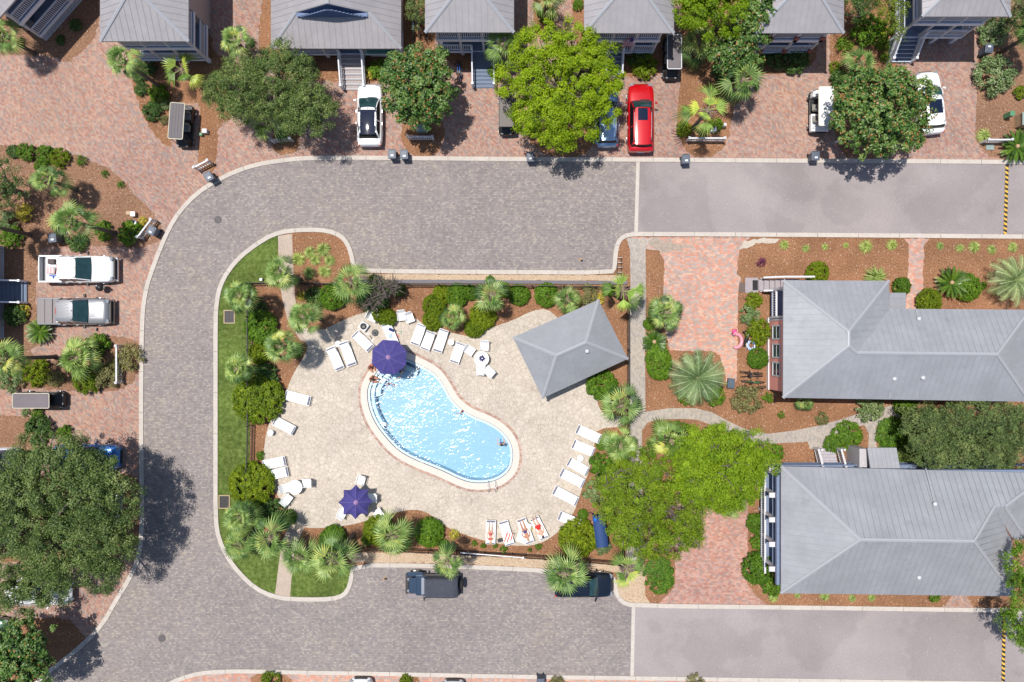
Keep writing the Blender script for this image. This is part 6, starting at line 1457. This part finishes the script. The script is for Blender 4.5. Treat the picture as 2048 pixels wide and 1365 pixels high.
# -------- people
SK = {'fair': plain('fair_skin', alb(240,190,160), .6, var=.05), 'tan': plain('tan_skin', alb(214,150,118), .6, var=.05)}
HR = {'brown': plain('brown_hair', (.05,.025,.015,1), .7, var=.3), 'black': plain('black_hair', (.012,.01,.01,1), .6), 'auburn': plain('auburn_hair', alb(140,78,60), .8, var=.4), 'blond': plain('blond_hair', (.5,.36,.16,1), .7)}
def person(label, pose, loc, rz, skin='fair', hair='brown', suit=None, suitcol=None, sc_=1.0, top=False, long=False):
    root = empty('person', label, 'person', loc, rz)
    J = {}; E = []
    def add(nm, p, r, par=None): J[nm] = (Vector(p)*sc_, r*sc_); (E.append((par, nm)) if par else None)
    if pose == 'supine':      # lying on the back, head towards +x, heels at -x, origin under the hips
        z = .11
        add('pelvis', (0,0,z), .13); add('waist', (.17,0,z), .115, 'pelvis'); add('chest', (.38,0,z+.02), .135, 'waist'); add('neck', (.54,0,z+.02), .055, 'chest'); add('head', (.62,0,z+.03), .075, 'neck'); add('crown', (.74,0,z+.04), .085, 'head')
        for s_ in (-1, 1):
            t = 'lr'[s_ > 0]
            add('sh'+t, (.46,s_*.17,z), .06, 'chest'); add('el'+t, (.24,s_*.30,z-.03), .042, 'sh'+t); add('wr'+t, (.02,s_*.25,z-.02), .028, 'el'+t); add('pa'+t, (-.05,s_*.24,z-.02), .034, 'wr'+t)
            add('hp'+t, (-.06,s_*.10,z), .105, 'pelvis'); add('kn'+t, (-.46,s_*.12,z+.03), .062, 'hp'+t); add('an'+t, (-.86,s_*.11,z-.02), .038, 'kn'+t); add('to'+t, (-.90,s_*.13,z+.12), .03, 'an'+t)
            for k, (dy, l) in enumerate(((-.03,.07),(-.012,.085),(.008,.08),(.028,.06))): add(f'f{t}{k}', (-.07-l,s_*(.24)+dy,z-.035), .009, 'pa'+t)
            add('th'+t, (-.07,s_*.24-s_*.05,z-.02), .011, 'pa'+t)
    else:                     # upright, origin at the feet (swimmers and the two at the edge)
        sit = pose == 'sit'
        zp = .12 if sit else .95
        add('pelvis', (0,0,zp), .13); add('waist', (0,.0,zp+.17), .115, 'pelvis'); add('chest', (.02,0,zp+.38), .135, 'waist'); add('neck', (.03,0,zp+.54), .055, 'chest'); add('head', (.05,0,zp+.63), .078, 'neck'); add('crown', (.04,0,zp+.74), .085, 'head')
        for s_ in (-1, 1):
            t = 'lr'[s_ > 0]
            a = {'swim': ((.12,.36,-.03),(.34,.44,-.05)), 'float': ((.16,.3,-.1),(.42,.26,-.08)), 'sit': ((.0,.24,-.22),(.2,.2,-.36))}.get(pose, ((.05,.25,-.22),(.2,.22,-.4)))
            add('sh'+t, (.02,s_*.17,zp+.46), .06, 'chest'); e = a[0]; w_ = a[1]
            add('el'+t, (e[0],s_*e[1],zp+.46+e[2]), .042, 'sh'+t); add('wr'+t, (w_[0],s_*w_[1],zp+.46+w_[2]), .028, 'el'+t); add('pa'+t, (w_[0]+.06,s_*w_[1],zp+.46+w_[2]), .034, 'wr'+t)
            if sit: add('hp'+t, (.1,s_*.10,zp), .1, 'pelvis'); add('kn'+t, (.46,s_*.12,zp+.02), .062, 'hp'+t); add('an'+t, (.5,s_*.12,zp-.4), .038, 'kn'+t); add('to'+t, (.64,s_*.13,zp-.46), .03, 'an'+t)
            else: add('hp'+t, (0,s_*.10,zp-.06), .105, 'pelvis'); add('kn'+t, (.05,s_*.12,zp-.46), .062, 'hp'+t); add('an'+t, (-.02,s_*.13,.08), .038, 'kn'+t); add('to'+t, (.13,s_*.14,.03), .03, 'an'+t)
            px_ = J['pa'+t][0]/sc_
            for k, (dy, l) in enumerate(((-.03,.07),(-.012,.085),(.008,.08),(.028,.06))): add(f'f{t}{k}', (px_.x+.02+l, px_.y+dy, px_.z-.02), .009, 'pa'+t)
            add('th'+t, (px_.x+.02, px_.y-s_*.055, px_.z-.01), .011, 'pa'+t)
    names = list(J); me = bpy.data.meshes.new('body'); me.from_pydata([J[k][0] for k in names], [(names.index(a), names.index(b)) for a, b in E], [])
    o = bpy.data.objects.new('body', me); C.objects.link(o); o.parent = root; me.materials.append(SK[skin])
    sk = o.modifiers.new('skin', 'SKIN'); sv = me.skin_vertices.new() if not me.skin_vertices else me.skin_vertices[0]
    sv = me.skin_vertices[0] if me.skin_vertices else sv
    for i, k in enumerate(names): sv.data[i].radius = (J[k][1],)*2; sv.data[i].use_root = (k == 'pelvis')
    ss = o.modifiers.new('sub', 'SUBSURF'); ss.levels = 1; ss.render_levels = 1
    hp, cp = J['head'][0], J['crown'][0]; d = (cp-hp).normalized(); c = (hp+cp)/2+d*.02*sc_
    fwd = Vector((0,0,1)) if pose == 'supine' else Vector((1,0,0)); sd = Vector((0,1,0))
    # face: eyes, nose, mouth, ears
    m = MB()
    for s_ in (-1, 1): q = hp+d*.045*sc_+fwd*.078*sc_+sd*s_*.03*sc_; m.ball(q, .012*sc_, 6, 4)
    m.build('eyes', M['dark'], o); m = MB(); q = hp+d*.02*sc_+fwd*.088*sc_; m.ball(q, .014*sc_, 6, 4); m.build('nose', SK[skin], o)
    m = MB(); q = hp-d*.02*sc_+fwd*.078*sc_; m.beam(q-sd*.025*sc_, q+sd*.025*sc_, .012, .01); m.build('mouth', M['redlamp'], o)
    m = MB()
    nn = 10
    hc = c-fwd*.025*sc_+d*.015*sc_; m.ball(hc, .105*sc_, 12, 8)
    if long: m.tube([hc, hc-d*.12*sc_-fwd*.06*sc_, hc-d*.26*sc_-fwd*.07*sc_], [.08*sc_,.07*sc_,.03*sc_], 8)
    m.build('hair', HR[hair], root, smooth=True)
    if suit:
        m = MB(); P_ = J['pelvis'][0]; Wst = J['waist'][0]; HL, HRr = J['hpl'][0], J['hpr'][0]
        ax = (Wst-P_).normalized()
        m.tube([P_-ax*.10*sc_, P_-ax*.02*sc_, P_+ax*.1*sc_], [.155*sc_,.165*sc_,.14*sc_], 14)
        if suit == 'shorts':
            for s_, hj, kj in ((-1,HL,J['knl'][0]),(1,HRr,J['knr'][0])): m.tube([hj, hj.lerp(kj, .42)], [.12*sc_, .105*sc_], 10)
        m.build('swimwear', suitcol, root, smooth=True)
        if top: m = MB(); Cc = J['chest'][0]; m.tube([Cc-ax*.07*sc_, Cc+ax*.05*sc_], [.155*sc_,.158*sc_], 14); m.build('swim_top', suitcol, root, smooth=True)
    return root
redc = plain('red_fabric', (.6,.01,.012,1), .8); corc = plain('coral_fabric', alb(226,96,96), .8); navc = plain('indigo_fabric', (.06,.06,.2,1), .8); pinkc = plain('pink_fabric', alb(240,130,190), .8); bluc = plain('blue_fabric', (.01,.12,.5,1), .8)
def lying(px, py, headpx, headpy, *a, **k):
    p = at(px, py, .45); q = at(headpx, headpy, .45); return (p.x, p.y, .40), math.atan2(q.y-p.y, q.x-p.x)
l, r0 = lying(981,1068,981,1090); person('sunbather in a coral red top lying head down on the leftmost bottom lounger', 'supine', l, r0, 'fair', 'blond', 'brief', corc, .92, top=True)
l, r0 = lying(1050,1063,1058,1084); person('sunbather with indigo swimwear lying on a white towel', 'supine', l, r0, 'tan', 'blond', 'brief', navc, .97)
l, r0 = lying(1077,1056,1087,1076); person('sunbather in bright red shorts lying on the right bottom lounger', 'supine', l, r0, 'fair', 'black', 'shorts', redc, 1.0)
def swim(px, py, z): p = at(px, py, z+.6 if z > -1 else .4); return (p.x, p.y, z)
person('swimmer with dark hair near the right end of the pool', 'float', swim(1003,891,-1.14), R(100), 'fair', 'black', 'brief', bluc, .92)
person('swimmer by the inner curve of the pool edge, only the head showing', 'swim', swim(924,824,-1.14), R(150), 'tan', 'auburn', 'brief', corc, .78)
person('child in a pink swimsuit playing on the steps below the plain umbrella', 'swim', swim(778,768,-.66), R(-60), 'fair', 'blond', 'brief', pinkc, .6, top=True)
person('person with auburn hair sitting at the left pool edge by the steps', 'sit', (at(745,757).x, at(745,757).y, .065), R(-20), 'tan', 'auburn', 'brief', corc, 1.0, long=True)
person('person with reddish hair on the coping just left of the plain umbrella', 'sit', (at(743,733).x, at(743,733).y, .035), R(-60), 'tan', 'auburn', 'brief', redc, .95)
person('swimmer with dark hair in the shade right of the plain umbrella, the upper one', 'swim', swim(807,730,-.9), R(-120), 'tan', 'brown', 'brief', redc, .85, long=True)
person('swimmer with dark hair in the shade below the plain umbrella, the lower one', 'swim', swim(801,743,-1.1), R(-160), 'fair', 'black', 'brief', bluc, .92)
m = MB(); m.tube([(-.25,0,0),(0,.05,.02),(.25,0,0)], .07, 8); p = at(790,746); thing_mesh(m, 'pool_noodle', bluc, 'bright blue float in the pool at the lower edge of the plain umbrella', 'pool float', 789, 747, -.05, .4, smooth=True)
# towels
def towel(px, py, w_, l_, rz, mat, label, z=.44):
    m = MB(); N = 8; rows = []
    for i in range(N+1):
        t = i/N-.5; rows.append([(s_*w_/2+.015*math.sin(9*t+s_), t*l_, .012*math.sin(13*t+s_*2)+(-.10 if abs(s_) == 1 and w_ > .66 else 0)) for s_ in (-1,-.8,-.4,0,.4,.8,1)])
    m.loft(rows, closed=False, cap=False); thing_mesh(m, 'towel', mat, label, 'towel', px, py, z, rz)
def stripe(name, c1, c2, sc__):
    s_ = NT(name); wv = s_.n('TexWave'); wv.inputs['Scale'].default_value = sc__; wv.inputs['Distortion'].default_value = 2; s_.l(s_.obj(), wv.inputs['Vector'])
    c = s_.ramp(wv.outputs['Fac'], [(.45, c1), (.5, c2)]); s_.l(c, s_.b.inputs['Base Color']); s_.b.inputs['Roughness'].default_value = .9; return s_.m
towel(1017,1077,.6,.8,R(-16),stripe('orange_stripes', alb(236,110,84), g(.8), 1.6),'orange and white striped towel over the second bottom lounger')
towel(1048,1066,.78,1.5,R(-20),M['sling'],'white towel spread under the sunbather with indigo swimwear', .42)
m = MB(); m.box(0,0,.14,.34,.22,.28); m.torus((0,0,.3), .1, .014, 12, 5, 'x'); thing_mesh(m, 'tote_bag', M['black'], 'black bag on the terrace between the first two bottom loungers', 'bag', 1000, 1080, .03, .3, bevel=.04)
m = MB(); m.lathe([(.04,0),(.04,.2),(.015,.26)], 10); thing_mesh(m, 'bottle', plain('teal_bottle', (.02,.2,.2,1), .3), 'small dark bottle between the right pair of sunbathers', 'bottle', 1056, 1046, .03)
m = MB(); m.lathe([(.05,.05),(.17,.0),(.18,.02),(.09,.06),(.09,.13),(.0001,.15)], 14); thing_mesh(m, 'straw_hat', plain('straw', alb(216,204,130), .9), 'straw hat on the terrace between the right pair of sunbathers', 'hat', 1061, 1058, .03)

# -------- blue canopy swing
r_ = empty('canopy_swing', 'garden swing with a long blue canopy at the lower right fence', 'swing seat', at(1196,1052), R(8))
m = MB(); rows = []
for i in range(9):
    a = -1.0+2.0*i/8; rows.append([(math.sin(a)*.52, y, 1.35+.42*math.cos(a)) for y in (-1.15, 0, 1.15)])
m.loft(rows, closed=False, cap=False); m.build('canopy', plain('blue_canvas', (.012,.045,.15,1), .7, var=.12, scale=2), r_, smooth=True)
for y in (-1.1, 1.1):
    m = MB(); m.tube([(-.55,y,0),(0,y,1.7),(.55,y,0)], .025, 6); m.build('frame', M['navy'], r_)
m = MB(); m.box(0,0,.5,.5,1.9,.08); m.build('seat', M['navy'], r_); m = MB(); m.box(.25,0,.8,.06,1.9,.5); m.build('backrest', M['navy'], r_)
m = MB(); m.tube([(0,0,0),(0,0,1.9)], .05, 8); m.ball((0,0,2.0), .17, 12, 8); thing_mesh(m, 'globe_post', bluc, 'blue globe topped post at the upper corner of the blue swing', 'post', 1185, 1027, 0, smooth=True)

# -------- bicycles
def bike(label, px, py, rz, lean, col, z=0):
    root = empty('bicycle', label, 'bicycle', at(px, py), rz, group='parked bicycles'); T = Matrix.Rotation(lean, 4, 'X')
    def B(m, n, mat, par=root): m.v = [tuple(T @ Vector(v)) for v in m.v]; return m.build(n, mat, par)
    for x in (-.52, .52):
        m = MB(); m.torus((x,0,.34), .31, .022, 20, 6, 'y'); w_ = B(m, 'wheel', M['rubber']); m = MB()
        for k in range(6): a = k*math.pi/6; m.beam((x-math.cos(a)*.3,0,.34-math.sin(a)*.3), (x+math.cos(a)*.3,0,.34+math.sin(a)*.3), .006, .006)
        B(m, 'spokes', M['chrome'], w_)
    m = MB()
    for p_, q_ in (((-.52,0,.34),(-.1,0,.3)),((-.52,0,.34),(-.18,0,.78)),((-.1,0,.3),(-.2,0,.84)),((-.1,0,.3),(.38,0,.72)),((-.16,0,.7),(.36,0,.8)),((.34,0,.9),(.52,0,.34))): m.tube([p_, q_], .02, 6)
    B(m, 'frame', col)
    m = MB(); m.tube([(.22,-.28,1.0),(.34,-.12,1.02),(.34,.12,1.02),(.22,.28,1.0)], .016, 6); m.tube([(.34,0,.88),(.34,0,1.02)], .016, 6); B(m, 'handlebar', M['black'])
    m = MB(); m.box(-.22,0,.88,.24,.15,.06, 0, .8); B(m, 'saddle', M['black'])
    m = MB(); m.box(-.1,.09,.2,.1,.08,.02); m.box(-.1,-.09,.4,.1,.08,.02); m.tube([(-.1,-.09,.4),(-.1,.09,.2)], .012, 5); B(m, 'pedals', M['black'])
    return root
gr = plain('bike_green', (.02,.2,.06,1), .4); bl = plain('bike_teal', (.02,.16,.26,1), .4)
bike('topmost of the four bicycles lying by the coral house', 1500, 744, R(-4), R(9), M['black']); bike('second of the four bicycles by the coral house', 1501, 754, R(2), R(-7), M['black'])
bike('bicycle with a green frame, third of four by the coral house', 1503, 762, R(-3), R(8), gr); bike('lowest of the four bicycles by the coral house, tilted', 1506, 775, R(9), R(10), M['black'])
bike('teal bicycle nearest the louvered cottage in the shady gap', 826, 62, N90, R(8), bl); bike('blue bicycle in the middle of the shady gap', 841, 60, N90, R(-8), bl); bike('dark bicycle nearest the blue stair cottage in the gap', 853, 66, N90, R(10), M['black'])
bike('blue bicycle left beside the long blue grey stair', 915, 146, N90, R(4), bluc); bike('blue bicycle right beside the long blue grey stair', 922, 147, N90, R(-4), bluc)
bike('bicycle cut by the left edge below the large oak', 2, 1197, 0.2, R(12), M['black'])
# bike rack
r_ = empty('bike_rack', 'low steel bike rack beside the path at the upper corner of the island', 'bike rack', at(1239, 541))
m = MB(); m.beam((-.0-.18,-.95,.05),(-.18,.95,.05),.05,.05); m.beam((.14,-.95,.05),(.14,.95,.05),.05,.05); m.build('base_rail', M['rubber'], r_)
for k in range(6): m = MB(); y = -.9+k*.36; m.tube([(-.18,y,.05),(-.18,y,.42),(.14,y,.42),(.14,y,.05)], .022, 6); m.build('hoop', M['chrome'], r_)

# -------- wheeled bins
def bin_proto():
    root = empty('wheeled_bin', 'x', 'wheelie bin', (0,0,0), group='grey wheeled bins'); bc = plain('grey_bin_plastic', alb(96,106,124), .5, var=.1)
    m = MB(); m.box(0,0,.52,.44,.50,.92, 0, 1.2); m.build('body', bc, root, bevel=.02)
    m = MB(); m.box(0,-.02,1.01,.58,.66,.07); m.box(0,-.02,1.05,.44,.5,.05); m.build('lid', bc, root, bevel=.03)
    m = MB(); m.box(.02,-.14,1.08,.2,.12,.012); m.build('sticker', M['bluewhite'], root)
    m = MB(); m.tube([(-.22,.34,.98),(.22,.34,.98)], .018, 6); m.build('handle', M['black'], root)
    for s_ in (-1,1): m = MB(); m.tube([(s_*.2,.24,.12),(s_*.26,.24,.12)], .12, 12); m.build('wheel', M['rubber'], root)
    return root
BP = bin_proto()
for px, py, rz, lb in ((784,308,0,'wheeled bin, left of the pair at the kerb by the white car'),(808,309,.05,'wheeled bin, right of the pair at the kerb by the white car'),(1061,314,0,'wheeled bin at the kerb below the bright feathery tree'),(1372,318,.04,'wheeled bin at the kerb left of the palm island'),(1631,312,0,'wheeled bin at the kerb below the white golf cart'),(417,353,.5,'wheeled bin at the outer curve near the slanted picket fence'),(303,461,-.5,'wheeled bin with a blue disc at the left picket fence'),(1978,98,N90*2-.1,'wheeled bin beside the speckled bush in the top right bed'),(1081,1366,0,'dark wheeled bin cut by the bottom edge'),(105,476,.1,'pale bin lid half hidden left of the large palm')):
    p = at(px, py, 1.0); dup(BP, (p.x, p.y, .012), rz, lb)
hide_proto(BP)
# -------- white picket fences
def picket(px0, py0, px1, py1, label):
    a, b = at(px0, py0, .5), at(px1, py1, .5); root = empty('picket_fence', label, 'fence', (a.x, a.y, .01), math.atan2(b.y-a.y, b.x-a.x), group='short white picket fences'); L = (b-a).length
    for x in (0, L):
        m = MB(); m.box(x,0,.52,.12,.12,1.04); m.box(x,0,1.06,.17,.17,.05); m.lathe([(.06,1.08),(.0001,1.14)], 6, x, 0, 0); m.build('post', M['white'], root)
    m = MB(); m.beam((0.06,0,.88),(L-.06,0,.88),.07,.09); m.beam((.06,0,.2),(L-.06,0,.2),.05,.09)
    k = int(L/.16)
    for i in range(1, k): m.box(L*i/k, 0, .52, .07, .03, .8); 
    m.build('pickets', M['white'], root)
    m = MB(); m.beam((.06,.0,.955),(L-.06,.0,.955),.11,.035); m.build('top_rail', M['white'], root)
for q in ((818,277,866,277,'white picket fence piece in front of the round magnolia'),(546,283,583,280,'white picket fence piece under the live oak at the kerb'),(1376,280,1446,280,'long white picket fence piece in the palm island'),(393,338,420,324,'short slanted white picket fence piece on the brick curve'),(281,476,308,441,'slanted white picket fence piece left of the street'),(239,692,239,765,'upright white picket fence piece by the bronze shrubs'),(240,970,240,1045,'white picket fence piece seen under the large oak'),(1969,283,2015,283,'white picket fence piece beside the kerb sago'),(1675,283,1700,283,'white picket fence piece hidden under the broad magnolia')): picket(*q)
# -------- utility boxes and small kerbside things
def ubox(label, px, py, w_, d_, h_, mat, name='utility_box', cat='utility box', rz=0, lid=None):
    root = empty(name, label, cat, at(px, py), rz); m = MB(); m.box(0,0,h_/2,w_,d_,h_,0,.96); m.build('cabinet', M[mat], root, bevel=.02)
    m = MB(); m.box(0,0,h_+.02,w_*1.06,d_*1.06,.05); m.build('lid', M[lid or mat], root, bevel=.02); return root
ubox('dark sage utility box at the lower edge of the round magnolia', 846, 261, .8, .5, .6, 'sage'); ubox('large sage topped beige utility box at the right edge', 2046, 245, 1.3, .9, .95, 'beige', lid='sage')
ubox('slim green pedestal box beside the large beige utility box', 2010, 234, .32, .35, .85, 'green'); ubox('small white box beside the golf cart pad', 413, 265, .34, .3, .4, 'white'); ubox('small green cap box below the little white box', 405, 271, .2, .2, .3, 'green')
ubox('grey white meter box, the larger below the sparse palm', 1424, 262, .38, .34, .5, 'bluewhite'); ubox('small white pedestal right of the larger meter box', 1446, 254, .18, .2, .6, 'white'); ubox('flat teal box lid set in the bed below the right picket fence', 1979, 295, .55, .4, .05, 'sage')
ubox('small sand coloured box lying in the left bed', 258, 427, .3, .26, .12, 'beige'); ubox('grey metal lantern box tipped in the left bed', 270, 430, .34, .34, .35, 'chrome'); ubox('white ground light box on the top fence line', 524, 560, .2, .2, .25, 'white')
# kettle grill on the drive between the pickups
r_ = empty('kettle_grill', 'black kettle grill standing between the two pickups', 'grill', at(211, 577))
m = MB(); m.lathe([(.0001,.55),(.18,.6),(.27,.72),(.28,.8),(.24,.95),(.12,1.03),(.0001,1.05)], 18); m.build('kettle', M['black'], r_, smooth=True)
for a in (0, 2.1, 4.2): m = MB(); m.tube([(math.cos(a)*.15, math.sin(a)*.15,.65),(math.cos(a)*.3, math.sin(a)*.3,0)], .014, 5); m.build('leg', M['iron'], r_)
m = MB(); m.ball((-.12,.1,1.02), .09, 10, 6); m.build('vent_knob', M['chrome'], r_)
m = MB(); m.box(.3,0,.82,.16,.2,.03); m.build('handle', M['black'], r_)
# manholes, drains
for px, py, lb in ((436,440,'round manhole cover in the upper left bend of the street'),(324,1277,'round manhole cover in the lower left bend of the street')):
    m = MB(); m.lathe([(.28,0),(.28,.012),(.24,.016),(.23,.010),(.0001,.010)], 24); o = thing_mesh(m, 'manhole_cover', plain('cast_iron_'+str(px), alb(104,98,100), .7, var=.3, scale=25), lb, 'manhole cover', px, py, .009)
for px, py, lb in ((459,634,'upper storm drain grate set in the lawn'),(449,1004,'lower storm drain grate set in the lawn')):
    r_ = empty('drain_grate', lb, 'drain grate', at(px, py)); m = MB()
    for x, y, sx, sy in ((-.38,0,.06,1.0),(.38,0,.06,1.0),(0,-.47,.7,.06),(0,.47,.7,.06)): m.box(x,y,.04,sx,sy,.06)
    m.build('concrete_frame', M['beige'], r_); m = MB(); m.box(0,0,.024,.7,.88,.01); m.build('pit', M['dark'], r_); m = MB()  # pit is a thin near-black sheet, painted for the shade of the hollow
    for k in range(7): m.box(-.3+k*.1,0,.045,.022,.86,.03)
    for k in range(8): m.box(0,-.38+k*.108,.047,.7,.02,.03)
    m.build('grate', M['iron'], r_)
# speed humps
def hump(x0, y0, x1, y1, label):
    a, b = at(x0, y0), at(x1, y1); root = empty('speed_hump', label, 'speed hump', (a.x, a.y, .012), math.atan2(b.y-a.y, b.x-a.x)); L = (b-a).length
    m = MB(); w_ = .135; m.loft([[(x,-w_,0),(x,-w_*.5,.05),(x,w_*.5,.05),(x,w_,0)] for x in (0, L)]); m.build('rubber_strip', M['black'], root)
    k = int(L/.34); m = MB()
    for i in range(k):
        x = L*(i+.3)/k; m.add([(x,-w_+.01,.012),(x+.17,-w_+.01,.012),(x+.235,-w_*.5,.055),(x+.065,-w_*.5,.055)], [(0,1,2,3)]); m.add([(x+.065,-w_*.5,.055),(x+.235,-w_*.5,.055),(x+.28,w_*.5,.055),(x+.11,w_*.5,.055)], [(0,1,2,3)]); m.add([(x+.11,w_*.5,.055),(x+.28,w_*.5,.055),(x+.33,w_-.01,.012),(x+.16,w_-.01,.012)], [(0,1,2,3)])
    m.build('yellow_stripes', plain('yellow_paint', (.62,.36,.05,1), .7, var=.25), root)
hump(2014,330,2010,469,'black and yellow speed hump across the upper right street'); hump(2008,1226,2006,1367,'black and yellow speed hump across the lower right street')
# tan marker posts in the street bays
for px, py, lb in ((1161,520,'short tan marker post in the upper street bay'),(770,1156,'bent tan marker post in the lower street bay')):
    r_ = empty('marker_post', lb, 'post', at(px, py)); m = MB(); m.lathe([(.11,0),(.11,.05),(.05,.08),(.045,.5)], 12); m.build('post', M['beige'], r_); m = MB(); m.ball((0,0,.55), .08, 10, 6); m.build('cap', M['tan'], r_)
# pool pole on the bottom fence, hose pot, floats, flag
m = MB(); a = at(921,1106,1.3); b = at(1046,1116,1.3); m.tube([(0,0,0), tuple(b-a)], .035, 8); m.ball(tuple(b-a), .09, 8, 6); o = m.build('pool_pole', M['plastic'], None, loc=a); tag(o, 'long white pool pole laid along the bottom iron fence', 'pole')
m = MB(); m.lathe([(.16,0),(.2,.3),(.15,.32),(.13,.1),(.0001,.1)], 16); thing_mesh(m, 'hose_pot', M['chrome'], 'round grey hose pot with a hose beside the round bush', 'hose pot', 272, 447, .02)
def ring_float(px, py, Rr, r, mat, name, label, z=.03): m = MB(); m.torus((0,0,r*.8), Rr, r, 26, 10); return thing_mesh(m, name, mat, label, 'pool float', px, py, z, smooth=True)
ring_float(1502, 691, .28, .11, stripe('blue_white_ring', (.03,.2,.55,1), g(.75), 2.2), 'swim_ring', 'blue and white swim ring lying in front of the coral house')
r_ = empty('flamingo_float', 'pink flamingo pool float on the pink drive edge', 'pool float', at(1471, 682), 0); pk_ = plain('pink_vinyl', alb(250,170,186), .35, var=.05); pk2 = plain('hot_pink_vinyl', alb(248,90,160), .35)
m = MB(); pts = [(math.cos(a)*.42, math.sin(a)*.5, .15) for a in [R(-115+k*14) for k in range(17)]]; m.tube(pts, [.1]+[.14]*15+[.1], 10); m.build('ring', pk_, r_, smooth=True)
m = MB(); m.tube([(-.2,.42,.2),(-.12,.58,.3),(-.02,.7,.34)], [.13,.11,.1], 8); m.build('neck', pk_, r_, smooth=True); m = MB(); m.tube([(-.02,.72,.3),(-.2,.72,.3),(-.3,.5,.25)], [.15,.15,.07], 8); m.build('tail_and_head', pk2, r_, smooth=True)
r_ = empty('whale_float', 'black and white whale float between the flamingo and the ring', 'pool float', at(1490, 676), 0)
m = MB(); m.tube([(-.25,.42,.2),(-.05,.4,.24),(.12,.15,.24),(.05,-.15,.22),(-.1,-.4,.16),(-.08,-.62,.12)], [.05,.12,.17,.15,.09,.04], 10); m.build('body', M['black'], r_, smooth=True)
m = MB(); m.ball((.14,.2,.28), .12, 10, 6); m.build('belly_patch', M['plastic'], r_, smooth=True); m = MB(); m.box(-.02,-.62,.12,.34,.1,.05); m.build('tail_fluke', M['black'], r_, bevel=.02)
m = MB(); m.box(0,0,.2,.5,.75,.36); m.box(0,0,.4,.4,.6,.05); thing_mesh(m, 'storage_box', plain('slate_box', alb(82,98,116), .5), 'slate coloured storage box with white print beside the big feather palm', 'storage box', 1460, 767, .02, -.1, bevel=.03)
m = MB(); m.box(0,0,.0,.02,.5,.02); m.box(.06,0,.0,.02,.5,.02)
r_ = empty('striped_flag', 'red and white striped flag on a pole over the cottage porch', 'flag', at(1262, 86, 3.4), 0)
m = MB(); m.tube([(.2,.35,-.3),(-.05,-.15,.15)], .018, 6); m.build('flagpole', M['bluewhite'], r_)
NF = 9
for k in range(NF):
    m = MB(); rows = []
    for i in range(9):
        t = i/8; x = .16-.75*t; rows.append([(x, .25-.42*(k+e)/NF-.1*t+.05*math.sin(6*t+k*.5), .06*math.sin(7*t+k)-.28*t+.3-.3*(k+e)/NF) for e in (0, 1)])
    m.loft(rows, closed=False, cap=False); m.build('stripe', redc if k % 2 == 0 else M['bluewhite'], r_)
m = MB(); m.loft([[(x, .26-.2*e-.1*(.16-x)/.75, .32-.16*e-.28*(.16-x)/.75+.02) for e in (0,1)] for x in (.16,.0,-.12)], closed=False, cap=False); m.build('canton', navc, r_)
# truck loads
m = MB(); m.box(0,0,.14,.5,.36,.26); thing_mesh(m, 'crate', plain('dark_crate', alb(96,82,84), .7), 'dark crate on the bed of the white pickup', 'crate', 106, 524, 1.18, bevel=.03)
m = MB(); m.box(0,0,.14,.58,.5,.24); thing_mesh(m, 'striped_bag', stripe('red_blue_white', alb(226,120,120), g(.75), 3), 'red and white printed bag on the bed of the white pickup', 'bag', 105, 542, 1.18, bevel=.05)
m = MB(); m.tube([(-.3,0,.05),(.3,0,.05)], .04, 6); m.tube([(0,0,.05),(0,-.2,.05)], .04, 6); thing_mesh(m, 'blue_float', bluc, 'bright blue toy frame on the bed edge of the white pickup', 'toy', 107, 552, 1.19)
# porch furniture on the angled cottage
for dx, dy, n_, lb in ((-30,-22,'porch_sofa','grey cushioned sofa on the lower deck of the angled cottage'),(-18,-8,'porch_armchair','grey cushioned armchair on the lower deck of the angled cottage')):
    p = at(78+dx, 60+dy, .97); r_ = empty(n_, lb, 'seat', (p.x, p.y, .97), ang)
    w_ = 1.5 if 'sofa' in n_ else .8; m = MB(); m.box(0,0,.38,w_,.7,.16); m.build('seat_cushion', M['tonneau'], r_, bevel=.03); m = MB(); m.box(0,.36,.6,w_,.14,.5); m.build('backrest', M['tonneau'], r_, bevel=.03); m = MB(); m.box(0,0,.15,w_-.05,.65,.28); m.build('frame', M['dark'], r_)
